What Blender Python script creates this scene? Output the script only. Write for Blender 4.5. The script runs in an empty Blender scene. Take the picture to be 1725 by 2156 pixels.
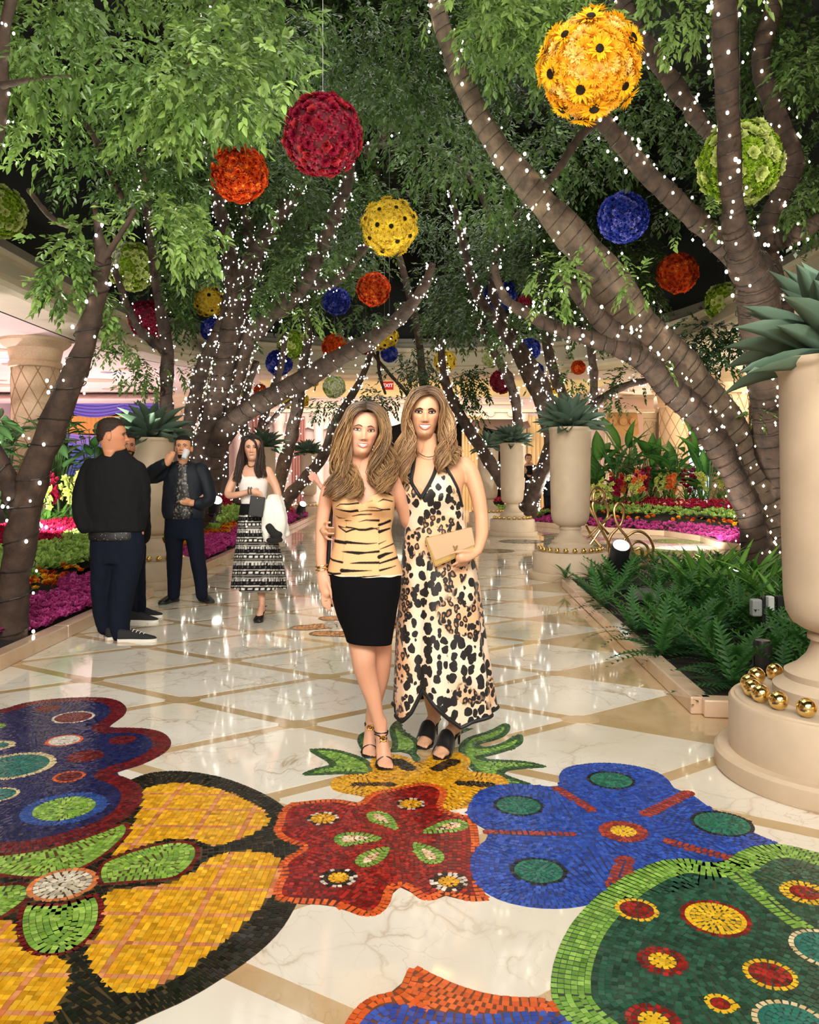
import bpy, bmesh, math, random
import numpy as np
from mathutils import Vector, Matrix, Quaternion, noise
from math import sin, cos, pi, radians as R
random.seed(7); rng = np.random.default_rng(7)
SC = bpy.context.scene; COL = SC.collection
F, H0, CH, CX = 1725.0, 995.0, 1.4, 862.5          # focal length in pixels, horizon row, camera height
def W(px, py, Y): return Vector(((px-CX)/F*Y, Y, CH-(py-H0)/F*Y))
def G(px, py, z=0.0):
    Y = (CH-z)*F/(py-H0); return Vector(((px-CX)/F*Y, Y, z))

# ---------------------------------------------------------------- camera, world, lights, exposure
cam = bpy.data.cameras.new('camera'); co = bpy.data.objects.new('camera', cam); COL.objects.link(co)
co.location = (0, 0, CH); co.rotation_euler = (R(90), 0, 0)
cam.sensor_fit = 'HORIZONTAL'; cam.sensor_width = 36; cam.lens = 36*F/1725
cam.shift_y = (H0-1078)/1725; cam.clip_end = 200; SC.camera = co
vs = SC.view_settings; SC.display_settings.display_device = 'sRGB'
vs.view_transform = 'Standard'; vs.look = 'None'; vs.gamma = 1; vs.use_curve_mapping = False; vs.exposure = 0.12
wd = bpy.data.worlds.new('world'); SC.world = wd; wd.use_nodes = True
wd.node_tree.nodes['Background'].inputs[0].default_value = (1, .94, .86, 1)
wd.node_tree.nodes['Background'].inputs[1].default_value = .62
def area(name, loc, target, size, power, colr=(1, .9, .76), sy=None):
    l = bpy.data.lights.new(name, 'AREA'); l.energy = power; l.color = colr; l.size = size
    if sy: l.shape = 'RECTANGLE'; l.size_y = sy
    o = bpy.data.objects.new(name, l); COL.objects.link(o); o.location = loc
    o.rotation_euler = (Vector(target)-Vector(loc)).to_track_quat('-Z', 'Y').to_euler(); return o
def spot(name, loc, target, power, ang, colr, rad=.08, blend=.6):
    l = bpy.data.lights.new(name, 'SPOT'); l.energy = power; l.color = colr; l.spot_size = R(ang); l.spot_blend = blend; l.shadow_soft_size = rad
    o = bpy.data.objects.new(name, l); COL.objects.link(o); o.location = loc
    o.rotation_euler = (Vector(target)-Vector(loc)).to_track_quat('-Z', 'Y').to_euler(); return o
# lobby and hall light from unseen lamps added behind the camera and along the promenade
area('lobby_fill_light', (-1.5, -4, 6.0), (0, 6, 1.0), 5, 320, (1, .94, .86), 3)
l_ = area('lobby_fill_light', (.3, -3, 5.6), (0, 13, 0), 4, 135, (1, .95, .86), 2.5); l_.data.spread = R(70)  # fill lamp added to brighten the middle of the floor
area('lobby_fill_light', (.5, -3.5, 2.6), (0, 5, 1.2), 3, 95, (1, .94, .87), 2.2)  # low frontal fill added to brighten the faces
area('lobby_fill_light', (3.5, -2, 5.0), (1.0, 5, 1.0), 2.5, 110, (1, .92, .80), 2)
for y in (6, 13, 20):
    area('promenade_fill', (0, y, 7.6), (0, y, 0), 6, 230, (1, .96, .88), 5)  # unseen area lamps added over the walk to lift the floor
for x, y, p in ((-8.4, 13.6, 500), (-10.5, 19, 800), (-9.5, 24.5, 700), (-13, 28, 700)): spot('ceiling_fill_spot', (x, y, .7), (x-.3, y+.4, 4.3), p, 150, (.98, .84, .92), .15)  # added spots, hidden low behind the shrubs, brighten the left hall ceiling
for x, y, p in ((8.8, 19, 500), (11, 25, 900), (9.5, 31.5, 700)): spot('ceiling_fill_spot', (x, y, .7), (x+.2, y+.3, 4.3), p, 150, (1, .88, .70), .15)  # the same added spots for the right hall ceiling
for x, p in ((-3.2, 130), (3.2, 110)): spot('facade_fill_spot', (x, 25.6, .5), (x, 30, 4.6), p, 130, (1, .86, .80), .15)  # added spots, out of sight, that brighten the rear facade
spot('ball_spot', (-1.6, -.5, 2.3), (-.8, 8, 5.2), 620, 70, (1, .95, .85), .12); spot('ball_spot', (2.2, -.5, 2.3), (2.4, 7.5, 5.2), 560, 70, (1, .95, .85), .12)
area('right_hall_fill', (12, 20, 4.0), (12, 20, 0), 6, 700, (1, .90, .74), 14)  # unseen area lamp added to brighten the right hall
area('rear_hall_fill', (0, 28.5, 4.0), (0, 29.5, 1), 10, 620, (1, .90, .85), 3)  # unseen area lamp added to brighten the rear hall and its floor reflection
# uplights in the planting beds and out on the walk between them
for x, y, tx, ty, tz, p, c in ((-4.2, 7.0, -3.4, 6.6, 5.2, 300, (.95, 1, .78)), (-4.5, 9.5, -2.6, 8.5, 6.5, 420, (.95, 1, .78)), (-3.6, 12.4, -2.2, 12.5, 5, 230, (1, 1, .9)),
                               (3.2, 8.0, 2.6, 8, 6, 260, (1, .97, .82)), (3.2, 9.0, 3.9, 10, 2.2, 110, (1, .93, .80)), (4.6, 12.5, 2.5, 12, 6, 420, (1, .97, .82)),
                               (-3.6, 20, -2, 18, 6, 420, (1, 1, .9)), (4.0, 20, 2.5, 18, 6, 420, (1, 1, .9)), (5.0, 14.2, 5.6, 21, 1.0, 420, (1, .97, .88)),
                               (-4.7, 10.4, -6.0, 13.4, 1.5, 330, (1, 1, .97)), (1.2, 13, .3, 12, 6.5, 300, (.97, 1, .82)), (-1.0, 9, -.8, 8.4, 7, 260, (.97, 1, .80))):
    spot('uplight', (x, y, .95 if x < -3 else .45), (tx, ty, tz), p*1.9, 95, c)
SC.cycles.sample_clamp_indirect = 4.0; SC.cycles.max_bounces = 6; SC.cycles.diffuse_bounces = 3; SC.cycles.glossy_bounces = 3
SC.cycles.transmission_bounces = 4; SC.cycles.transparent_max_bounces = 6; SC.cycles.caustics_reflective = False; SC.cycles.caustics_refractive = False

# ---------------------------------------------------------------- helpers
def tag(o, label=None, cat=None, group=None, kind=None):
    if label: o['label'] = label
    if cat: o['category'] = cat
    if group: o['group'] = group
    if kind: o['kind'] = kind
    return o
def empty(name, loc=(0, 0, 0), rz=0.0, label=None, cat=None, group=None, parent=None, kind=None):
    o = bpy.data.objects.new(name, None); COL.objects.link(o); o.location = loc; o.rotation_euler = (0, 0, rz); o.empty_display_size = .1
    if parent: o.parent = parent
    return tag(o, label, cat, group, kind)
def link(name, me, parent=None, mat=None):
    if mat is not None and not me.materials: me.materials.append(mat)
    o = bpy.data.objects.new(name, me); COL.objects.link(o)
    if parent: o.parent = parent
    return o
def meshnp(name, V, Fc, mat=None, smooth=False, col=None):
    """mesh from numpy; Fc a (M,k) array or a list of such arrays; col (N,3) point colours"""
    V = np.asarray(V, dtype=np.float32).reshape(-1, 3)
    Fs = [np.asarray(f, dtype=np.int32) for f in (Fc if isinstance(Fc, list) else [Fc])]
    Fs = [f for f in Fs if f.size]
    me = bpy.data.meshes.new(name)
    nl = sum(f.size for f in Fs); nf = sum(len(f) for f in Fs)
    me.vertices.add(len(V)); me.vertices.foreach_set('co', V.ravel())
    me.loops.add(nl); me.loops.foreach_set('vertex_index', np.concatenate([f.ravel() for f in Fs]))
    me.polygons.add(nf)
    tot = np.concatenate([np.full(len(f), f.shape[1], dtype=np.int32) for f in Fs])
    me.polygons.foreach_set('loop_start', np.concatenate([[0], np.cumsum(tot)[:-1]]).astype(np.int32))
    me.polygons.foreach_set('use_smooth', np.full(nf, smooth))
    me.update(calc_edges=True); me.validate()
    if col is not None: setcol(me, col)
    if mat: me.materials.append(mat)
    return me
def setcol(me, col):
    col = np.asarray(col, dtype=np.float32)
    a = me.color_attributes.new('Col', 'FLOAT_COLOR', 'POINT')
    a.data.foreach_set('color', np.concatenate([col, np.ones((len(col), 1), np.float32)], 1).ravel())
class MB:
    """collects simple solids, then becomes ONE mesh"""
    def __init__(s): s.V = []; s.F = []; s.C = []; s.n = 0
    def add(s, V, Fc, c=None):
        V = np.asarray(V, float).reshape(-1, 3); s.V.append(V)
        for f in Fc: s.F.append([i+s.n for i in f])
        s.C.append(np.tile(np.asarray(c if c is not None else (1, 1, 1), float), (len(V), 1))); s.n += len(V); return s
    def box(s, c, d, rot=None, col=None, bev=0.0):
        x, y, z = [q/2 for q in d]
        if bev > 0:
            b = bm_box(d, bev); M = rot if rot is not None else Matrix.Identity(3)
            return s.add([M @ v + Vector(c) for v in b[0]], b[1], col)
        P = [Vector((a, b, e)) for e in (-z, z) for a, b in ((-x, -y), (x, -y), (x, y), (-x, y))]
        M = rot if rot is not None else Matrix.Identity(3)
        return s.add([M @ p + Vector(c) for p in P], [(3, 2, 1, 0), (4, 5, 6, 7), (0, 1, 5, 4), (1, 2, 6, 5), (2, 3, 7, 6), (3, 0, 4, 7)], col)
    def tube(s, pts, r, n=8, col=None, caps=True, flat=1.0, closed=False, ref=None):
        pts = [Vector(p) for p in pts]; m = len(pts)
        rr = list(r) if hasattr(r, '__len__') else [r]*m
        V = []; up = None
        for i, p in enumerate(pts):
            if closed: t = pts[(i+1) % m]-pts[i-1]
            else: t = pts[min(i+1, m-1)]-pts[max(i-1, 0)]
            t = t.normalized() if t.length > 1e-9 else Vector((0, 0, 1))
            if up is None:
                up = Vector(ref) if ref is not None else (Vector((0, 0, 1)) if abs(t.z) < .9 else Vector((0, 1, 0)))
            a = up - t*up.dot(t)
            a = a.normalized() if a.length > 1e-6 else t.orthogonal().normalized()
            up = a; b = t.cross(a)
            fl = flat[i] if hasattr(flat, '__len__') else flat
            for k in range(n):
                th = 2*pi*k/n; V.append(p + a*(cos(th)*rr[i]*fl) + b*(sin(th)*rr[i]))
        Fc = []
        for i in range(m if closed else m-1):
            j = (i+1) % m
            for k in range(n): Fc.append((i*n+k, i*n+(k+1) % n, j*n+(k+1) % n, j*n+k))
        if caps and not closed: Fc += [tuple(range(n-1, -1, -1)), tuple((m-1)*n+k for k in range(n))]
        return s.add(V, Fc, col)
    def lathe(s, prof, c=(0, 0, 0), n=32, col=None, sx=1.0, sy=1.0):
        V = []; m = len(prof)
        for r, z in prof:
            for k in range(n): V.append((c[0]+r*sx*cos(2*pi*k/n), c[1]+r*sy*sin(2*pi*k/n), c[2]+z))
        Fc = [(i*n+k, i*n+(k+1) % n, (i+1)*n+(k+1) % n, (i+1)*n+k) for i in range(m-1) for k in range(n)]
        if prof[0][0] > 1e-5: Fc.append(tuple(range(n-1, -1, -1)))
        if prof[-1][0] > 1e-5: Fc.append(tuple((m-1)*n+k for k in range(n)))
        return s.add(V, Fc, col)
    def ball(s, c, r, n=12, m=8, col=None):
        rx, ry, rz = r if hasattr(r, '__len__') else (r, r, r)
        return s.add([(c[0]+rx*sin(pi*i/m)*cos(2*pi*k/n), c[1]+ry*sin(pi*i/m)*sin(2*pi*k/n), c[2]-rz*cos(pi*i/m)) for i in range(m+1) for k in range(n)],
                     [(i*n+k, i*n+(k+1) % n, (i+1)*n+(k+1) % n, (i+1)*n+k) for i in range(m) for k in range(n)], col)
    def grid(s, fn, nu, nv, col=None, wrapu=False):
        V = [fn(i/(nu-1) if not wrapu else i/nu, j/(nv-1)) for j in range(nv) for i in range(nu)]
        Fc = [(j*nu+i, j*nu+(i+1) % nu, (j+1)*nu+(i+1) % nu, (j+1)*nu+i) for j in range(nv-1) for i in range(nu if wrapu else nu-1)]
        return s.add(V, Fc, col)
    def prism(s, poly, z0, z1, col=None):
        n = len(poly)
        return s.add([(p[0], p[1], z0) for p in poly]+[(p[0], p[1], z1) for p in poly],
                     [tuple(range(n-1, -1, -1)), tuple(range(n, 2*n))]+[(i, (i+1) % n, n+(i+1) % n, n+i) for i in range(n)], col)
    def mesh(s, name, mat=None, smooth=False, weld=False, usecol=False):
        me = bpy.data.meshes.new(name)
        V = np.concatenate(s.V) if s.V else np.zeros((0, 3))
        me.from_pydata(V.tolist(), [], s.F); me.update()
        if usecol: setcol(me, np.concatenate(s.C))
        if weld or smooth:
            bm = bmesh.new(); bm.from_mesh(me)
            if weld: bmesh.ops.remove_doubles(bm, verts=bm.verts, dist=1e-5)
            bmesh.ops.recalc_face_normals(bm, faces=bm.faces)
            for f in bm.faces: f.smooth = smooth
            bm.to_mesh(me); bm.free()
        if mat: me.materials.append(mat)
        return me
    def build(s, name, mat, parent=None, smooth=False, usecol=False, auto=True):
        me = s.mesh(name, mat, smooth, False, usecol)
        if smooth and auto: me.set_sharp_from_angle(angle=R(40))
        return link(name, me, parent)
def bm_box(d, bev):
    bm = bmesh.new(); bmesh.ops.create_cube(bm, size=1)
    bmesh.ops.scale(bm, vec=d, verts=bm.verts)
    bmesh.ops.bevel(bm, geom=bm.edges[:], offset=bev, segments=2, affect='EDGES', profile=.5)
    bm.verts.ensure_lookup_table(); r = ([v.co.copy() for v in bm.verts], [[v.index for v in f.verts] for f in bm.faces]); bm.free(); return r
def cr(pts, n):
    """Catmull-Rom resampling of a list of tuples (any length) to n points"""
    P = np.asarray(pts, float); m = len(P)
    if m < 3:
        t = np.linspace(0, 1, n)[:, None]; return P[0]*(1-t)+P[-1]*t
    out = []
    for q in np.linspace(0, m-1-1e-9, n):
        i = int(q); t = q-i
        p0, p1, p2, p3 = P[max(i-1, 0)], P[i], P[i+1], P[min(i+2, m-1)]
        out.append(.5*((2*p1)+(-p0+p2)*t+(2*p0-5*p1+4*p2-p3)*t*t+(-p0+3*p1-3*p2+p3)*t**3))
    return np.array(out)
def lerp(a, b, t): return a+(b-a)*t

# ---------------------------------------------------------------- materials
def lin(h):
    c = [int(h[i:i+2], 16)/255 for i in (0, 2, 4)]
    return tuple(x/12.92 if x <= .04045 else ((x+.055)/1.055)**2.4 for x in c)
def newmat(name):
    m = bpy.data.materials.new(name); m.use_nodes = True; nt = m.node_tree
    return m, nt, nt.nodes['Principled BSDF'], nt.links
def N(nt, t, **kw):
    n = nt.nodes.new(t)
    for k, v in kw.items():
        if k.startswith('_'): setattr(n, k[1:], v)
        elif k.startswith('i'): n.inputs[int(k[1:])].default_value = v
        else: n.inputs[k].default_value = v
    return n
def ramp(nt, fac, stops, interp='LINEAR'):
    n = nt.nodes.new('ShaderNodeValToRGB'); n.color_ramp.interpolation = interp
    while len(n.color_ramp.elements) < len(stops): n.color_ramp.elements.new(.5)
    for e, (p, c) in zip(n.color_ramp.elements, stops): e.position = p; e.color = (*c[:3], 1)
    nt.links.new(fac, n.inputs[0]); return n
def mix(nt, fac, a, b, mode='MIX'):
    n = nt.nodes.new('ShaderNodeMix'); n.data_type = 'RGBA'; n.blend_type = mode
    for s, v in ((0, fac), (6, a), (7, b)):
        if hasattr(v, 'is_output'): nt.links.new(v, n.inputs[s])
        else: n.inputs[s].default_value = v if s == 0 else (*v[:3], 1)
    return n.outputs[2]
def mth(nt, op, a, b=None, c=None):
    n = nt.nodes.new('ShaderNodeMath'); n.operation = op
    for i, v in enumerate((a, b, c)):
        if v is None: continue
        if hasattr(v, 'is_output'): nt.links.new(v, n.inputs[i])
        else: n.inputs[i].default_value = v
    return n.outputs[0]
def coords(nt, kind='Object'): return nt.nodes.new('ShaderNodeTexCoord').outputs[kind]
def pbr(name, c, rough=.5, metal=0.0, spec=.5, var=.0, scale=8.0, bump=0.0, bscale=40.0, sss=0.0, emit=None, es=0.0, coat=0.0, trans=0.0, sheen=0.0, c2=None):
    m, nt, p, L = newmat(name)
    p.inputs['Base Color'].default_value = (*c, 1); p.inputs['Roughness'].default_value = rough; p.inputs['Metallic'].default_value = metal
    p.inputs['Specular IOR Level'].default_value = spec; p.inputs['Coat Weight'].default_value = coat; p.inputs['Sheen Weight'].default_value = sheen
    if sss: p.inputs['Subsurface Weight'].default_value = sss; p.inputs['Subsurface Radius'].default_value = (.02, .008, .005); p.inputs['Subsurface Scale'].default_value = .5
    if trans: p.inputs['Transmission Weight'].default_value = trans
    if emit: p.inputs['Emission Color'].default_value = (*emit, 1); p.inputs['Emission Strength'].default_value = es
    if var or c2:
        nz = N(nt, 'ShaderNodeTexNoise', Scale=scale, Detail=5.0); L.new(coords(nt), nz.inputs['Vector'])
        lo = c2 if c2 else tuple(x*(1-var) for x in c); hi = c if c2 else tuple(min(1, x*(1+var*.5)) for x in c)
        r = ramp(nt, nz.outputs['Fac'], [(.3, lo), (.7, hi)]); L.new(r.outputs[0], p.inputs['Base Color'])
    if bump:
        nz = N(nt, 'ShaderNodeTexNoise', Scale=bscale, Detail=6.0); L.new(coords(nt), nz.inputs['Vector'])
        b = N(nt, 'ShaderNodeBump', Strength=bump, Distance=.02); L.new(nz.outputs['Fac'], b.inputs['Height']); L.new(b.outputs[0], p.inputs['Normal'])
    return m
def vmat(name, rough=.5, spec=.5, trans=0.0, sss=0.0, bump=0.0, bscale=60.0, var=0.0, coat=0.0):
    """colour from the mesh's own Col attribute"""
    m, nt, p, L = newmat(name); a = nt.nodes.new('ShaderNodeVertexColor'); a.layer_name = 'Col'; c = a.outputs[0]
    if var:
        nz = N(nt, 'ShaderNodeTexNoise', Scale=bscale, Detail=4.0); L.new(coords(nt), nz.inputs['Vector'])
        r = ramp(nt, nz.outputs['Fac'], [(.3, (1-var,)*3), (.7, (1+var*.3,)*3)]); c = mix(nt, 1.0, c, r.outputs[0], 'MULTIPLY')
    L.new(c, p.inputs['Base Color']); p.inputs['Roughness'].default_value = rough; p.inputs['Specular IOR Level'].default_value = spec; p.inputs['Coat Weight'].default_value = coat
    if sss: p.inputs['Subsurface Weight'].default_value = sss; p.inputs['Subsurface Radius'].default_value = (.015, .006, .004); p.inputs['Subsurface Scale'].default_value = .4
    if bump:
        nz = N(nt, 'ShaderNodeTexNoise', Scale=bscale, Detail=6.0); L.new(coords(nt), nz.inputs['Vector'])
        b = N(nt, 'ShaderNodeBump', Strength=bump, Distance=.01); L.new(nz.outputs['Fac'], b.inputs['Height']); L.new(b.outputs[0], p.inputs['Normal'])
    if trans:
        t = nt.nodes.new('ShaderNodeBsdfTranslucent'); L.new(c, t.inputs[0]); mx = N(nt, 'ShaderNodeMixShader', i0=trans)
        L.new(p.outputs[0], mx.inputs[1]); L.new(t.outputs[0], mx.inputs[2]); L.new(mx.outputs[0], nt.nodes['Material Output'].inputs[0])
    return m
MAT = {}
MAT['gold'] = pbr('gold', (.95, .66, .24), .14, 1.0)
MAT['bronze'] = pbr('bronze', (.50, .32, .14), .30, 1.0)
MAT['stone'] = pbr('cast_stone', lin('CDB79C'), .55, var=.10, scale=5, bump=.05, bscale=80)
MAT['black_plastic'] = pbr('black_plastic', (.015, .015, .017), .4)
MAT['lamp'] = pbr('lamp_glow', (1, 1, 1), .3, emit=(1, .96, .86), es=6)
MAT['leaf'] = vmat('leaf', .40, .4, trans=.30)
MAT['petal'] = vmat('petal', .6, .2, trans=.25)
MAT['bark'] = pbr('bark', lin('4E3B2F'), .85, c2=lin('2C2019'), scale=9, bump=.6, bscale=22)
MAT['pale_bark'] = pbr('pale_bark', lin('74614F'), .8, c2=lin('41332A'), scale=7, bump=.5, bscale=18)
MAT['wire'] = pbr('dark_wire', (.02, .018, .015), .5)
MAT['bulb'] = pbr('bulb_glow', (1, 1, 1), .3, emit=(1, .95, .82), es=9)
MAT['warm_bulb'] = pbr('warm_bulb_glow', (1, 1, 1), .3, emit=(1, .88, .58), es=9)
for k in ('bulb', 'warm_bulb'): MAT[k].cycles.emission_sampling = 'NONE'
MAT['steel'] = pbr('steel_wire', (.5, .5, .5), .3, 1.0)
# ---------------------------------------------------------------- floor: marble slabs, tan strips, mosaics
def marble(name, base, vein, dark, scale=1.2, rough=.06, vs=.5):
    m, nt, p, L = newmat(name); oc = coords(nt)
    oi = nt.nodes.new('ShaderNodeObjectInfo')
    add = N(nt, 'ShaderNodeVectorMath', _operation='ADD'); L.new(oc, add.inputs[0])
    sc = N(nt, 'ShaderNodeVectorMath', _operation='SCALE'); sc.inputs[0].default_value = (13, 29, 7); L.new(oi.outputs['Random'], sc.inputs['Scale']); L.new(sc.outputs[0], add.inputs[1])
    n1 = N(nt, 'ShaderNodeTexNoise', Scale=scale*2.2, Detail=7.0, Distortion=1.2); L.new(add.outputs[0], n1.inputs['Vector'])
    n2 = N(nt, 'ShaderNodeTexNoise', Scale=scale*1.1, Detail=3.0); L.new(add.outputs[0], n2.inputs['Vector'])
    mixv = N(nt, 'ShaderNodeVectorMath', _operation='SCALE'); mixv.inputs['Scale'].default_value = .55; L.new(n1.outputs['Color'], mixv.inputs[0])
    a2 = N(nt, 'ShaderNodeVectorMath', _operation='ADD'); L.new(add.outputs[0], a2.inputs[0]); L.new(mixv.outputs[0], a2.inputs[1])
    vo = N(nt, 'ShaderNodeTexVoronoi', _feature='DISTANCE_TO_EDGE', Scale=scale*3.4); L.new(a2.outputs[0], vo.inputs['Vector'])
    vo2 = N(nt, 'ShaderNodeTexVoronoi', _feature='DISTANCE_TO_EDGE', Scale=scale*9); L.new(a2.outputs[0], vo2.inputs['Vector'])
    c0 = ramp(nt, n2.outputs['Fac'], [(.32, dark), (.62, base)]).outputs[0]
    f1 = ramp(nt, vo.outputs['Distance'], [(0, (1, 1, 1)), (.025, (.25, .25, .25)), (.07, (0, 0, 0))]).outputs[0]
    f2 = ramp(nt, vo2.outputs['Distance'], [(0, (.5, .5, .5)), (.03, (0, 0, 0))]).outputs[0]
    msk = ramp(nt, n1.outputs['Fac'], [(.42, (0, 0, 0)), (.65, (1, 1, 1))]).outputs[0]
    ff = mth(nt, 'MULTIPLY', mth(nt, 'MAXIMUM', f1, f2), mth(nt, 'MULTIPLY', msk, vs))
    L.new(mix(nt, ff, c0, vein), p.inputs['Base Color'])
    p.inputs['Roughness'].default_value = rough; p.inputs['Specular IOR Level'].default_value = .55
    p.inputs['Coat Weight'].default_value = .35; p.inputs['Coat Roughness'].default_value = .03
    return m
M_SLAB = marble('cream_marble', lin('F3ECE0'), lin('A8854F'), lin('DDD2BE'), .9, .07, .75)
M_STRIP = marble('tan_marble', lin('CDB089'), lin('8A6A40'), lin('B59A6C'), 1.6, .08, .5)
M_CURB = marble('curb_marble', lin('DCC0A4'), lin('A07B58'), lin('C9A889'), 1.5, .18, .4)
SX, SY0, SY1 = 16.0, -8.0, 42.0
b = MB(); b.box((0, (SY0+SY1)/2, -.06), (2*SX, SY1-SY0, .118)); floor = b.build('floor', M_STRIP); tag(floor, kind='structure')
# rhombus slabs, proud of the strips between them
E1 = Vector((.815, .575)); E2 = Vector((.775, -.485)); O0 = Vector((-.622, 4.557))
sh = 1-.095
vv = [-(E1+E2)/2*sh, (E2-E1)/2*sh*1.0, (E1+E2)/2*sh, (E1-E2)/2*sh]
V = [(p.x, p.y, -.02) for p in vv]+[(p.x*.998, p.y*.998, .0) for p in vv]
slab_me = meshnp('marble_slab', V, np.array([(4, 5, 6, 7), (0, 1, 5, 4), (1, 2, 6, 5), (2, 3, 7, 6), (3, 0, 4, 7)]), M_SLAB)
k = 16; V = [(.11*cos(2*pi*i/k), .075*sin(2*pi*i/k), z) for z in (-.02, .0008) for i in range(k)]
disc_me = meshnp('strip_disc', V, [np.array([tuple(range(k, 2*k))]), np.array([(i, (i+1) % k, k+(i+1) % k, k+i) for i in range(k)])], M_STRIP)
cnt = 0
for i in range(-14, 36):
    for j in range(-30, 30):
        c = O0 + E1*(i+.5) + E2*(j+.5)
        nd = O0 + E1*i + E2*j
        lim = lambda q: 1.6 < q.y < 17.5 and -3.0 < q.x < (1.75 if q.y < 11 else 3.4) and abs(q.x) < q.y*.56+.5
        if lim(c) and cnt < 300: o = link('marble_slab', slab_me, floor); o.location = (c.x, c.y, 0); cnt += 1
        if lim(nd) and nd.y < 14: o = link('strip_disc', disc_me, floor); o.location = (nd.x, nd.y, 0)
# far floor: one joined field of the same slabs
FV, FF = [], []
for i in range(-20, 60):
    for j in range(-60, 60):
        c = O0 + E1*(i+.5) + E2*(j+.5)
        if (17.5 <= c.y < 31 and -9 < c.x < 9) or (11 < c.y < 17.5 and 3.4 <= c.x < 9) :
            n = len(FV); FV += [(c.x+p.x, c.y+p.y, 0) for p in vv]; FF.append((n, n+1, n+2, n+3))
o = link('far_slabs', meshnp('far_slabs', FV, np.array(FF), M_SLAB), floor); tag(o, kind='stuff')

# --- mosaics -------------------------------------------------
A_ = lambda x, y: (x*.49855, 1440+y*.49855)
B_ = lambda x, y: (860+x*.50145, 1440+y*.50145)
C_ = lambda x, y: (660+x*.2551, 1200+y*.2551)
def fl(pts, f=None): return np.array([[*G(*(f(*p) if f else p))[:2]] for p in pts])
def resample(P, step=.02, closed=True):
    Q = np.vstack([P, P[:1]]) if closed else P
    d = np.linalg.norm(np.diff(Q, axis=0), axis=1); s = np.concatenate([[0], np.cumsum(d)])
    n = max(8, int(s[-1]/step)); t = np.linspace(0, s[-1], n, endpoint=not closed)
    return np.stack([np.interp(t, s, Q[:, 0]), np.interp(t, s, Q[:, 1])], 1)
def smoothpoly(P, it=2):
    for _ in range(it):
        Q = np.empty((2*len(P), 2)); Nx = np.roll(P, -1, 0); Q[0::2] = P*.75+Nx*.25; Q[1::2] = P*.25+Nx*.75; P = Q
    return P
def inpoly(pts, P):
    x, y = pts[:, 0], pts[:, 1]; c = np.zeros(len(pts), bool); x0, y0 = P[:, 0], P[:, 1]; x1, y1 = np.roll(x0, 1), np.roll(y0, 1)
    for a, b_, c_, d in zip(x0, y0, x1, y1):
        if b_ == d: continue
        m = ((b_ > y) != (d > y)) & (x < (c_-a)*(y-b_)/(d-b_)+a); c ^= m
    return c
def dist(pts, P):
    out = np.full(len(pts), 1e9); A = P; Bq = np.roll(P, -1, 0); D = Bq-A; L2 = (D**2).sum(1)+1e-12
    for s in range(0, len(pts), 4000):
        q = pts[s:s+4000]; w = q[:, None]-A[None]; t = np.clip((w*D[None]).sum(2)/L2[None], 0, 1)
        out[s:s+4000] = np.sqrt(((w-D[None]*t[..., None])**2).sum(2)).min(1)
    return out
def area2(P): return .5*np.sum(P[:, 0]*np.roll(P[:, 1], -1)-np.roll(P[:, 0], -1)*P[:, 1])
TILES = {}       # shape name -> list of (x,y,angle,w,h,rgb)
DONE = []        # outlines already laid, highest first
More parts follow.
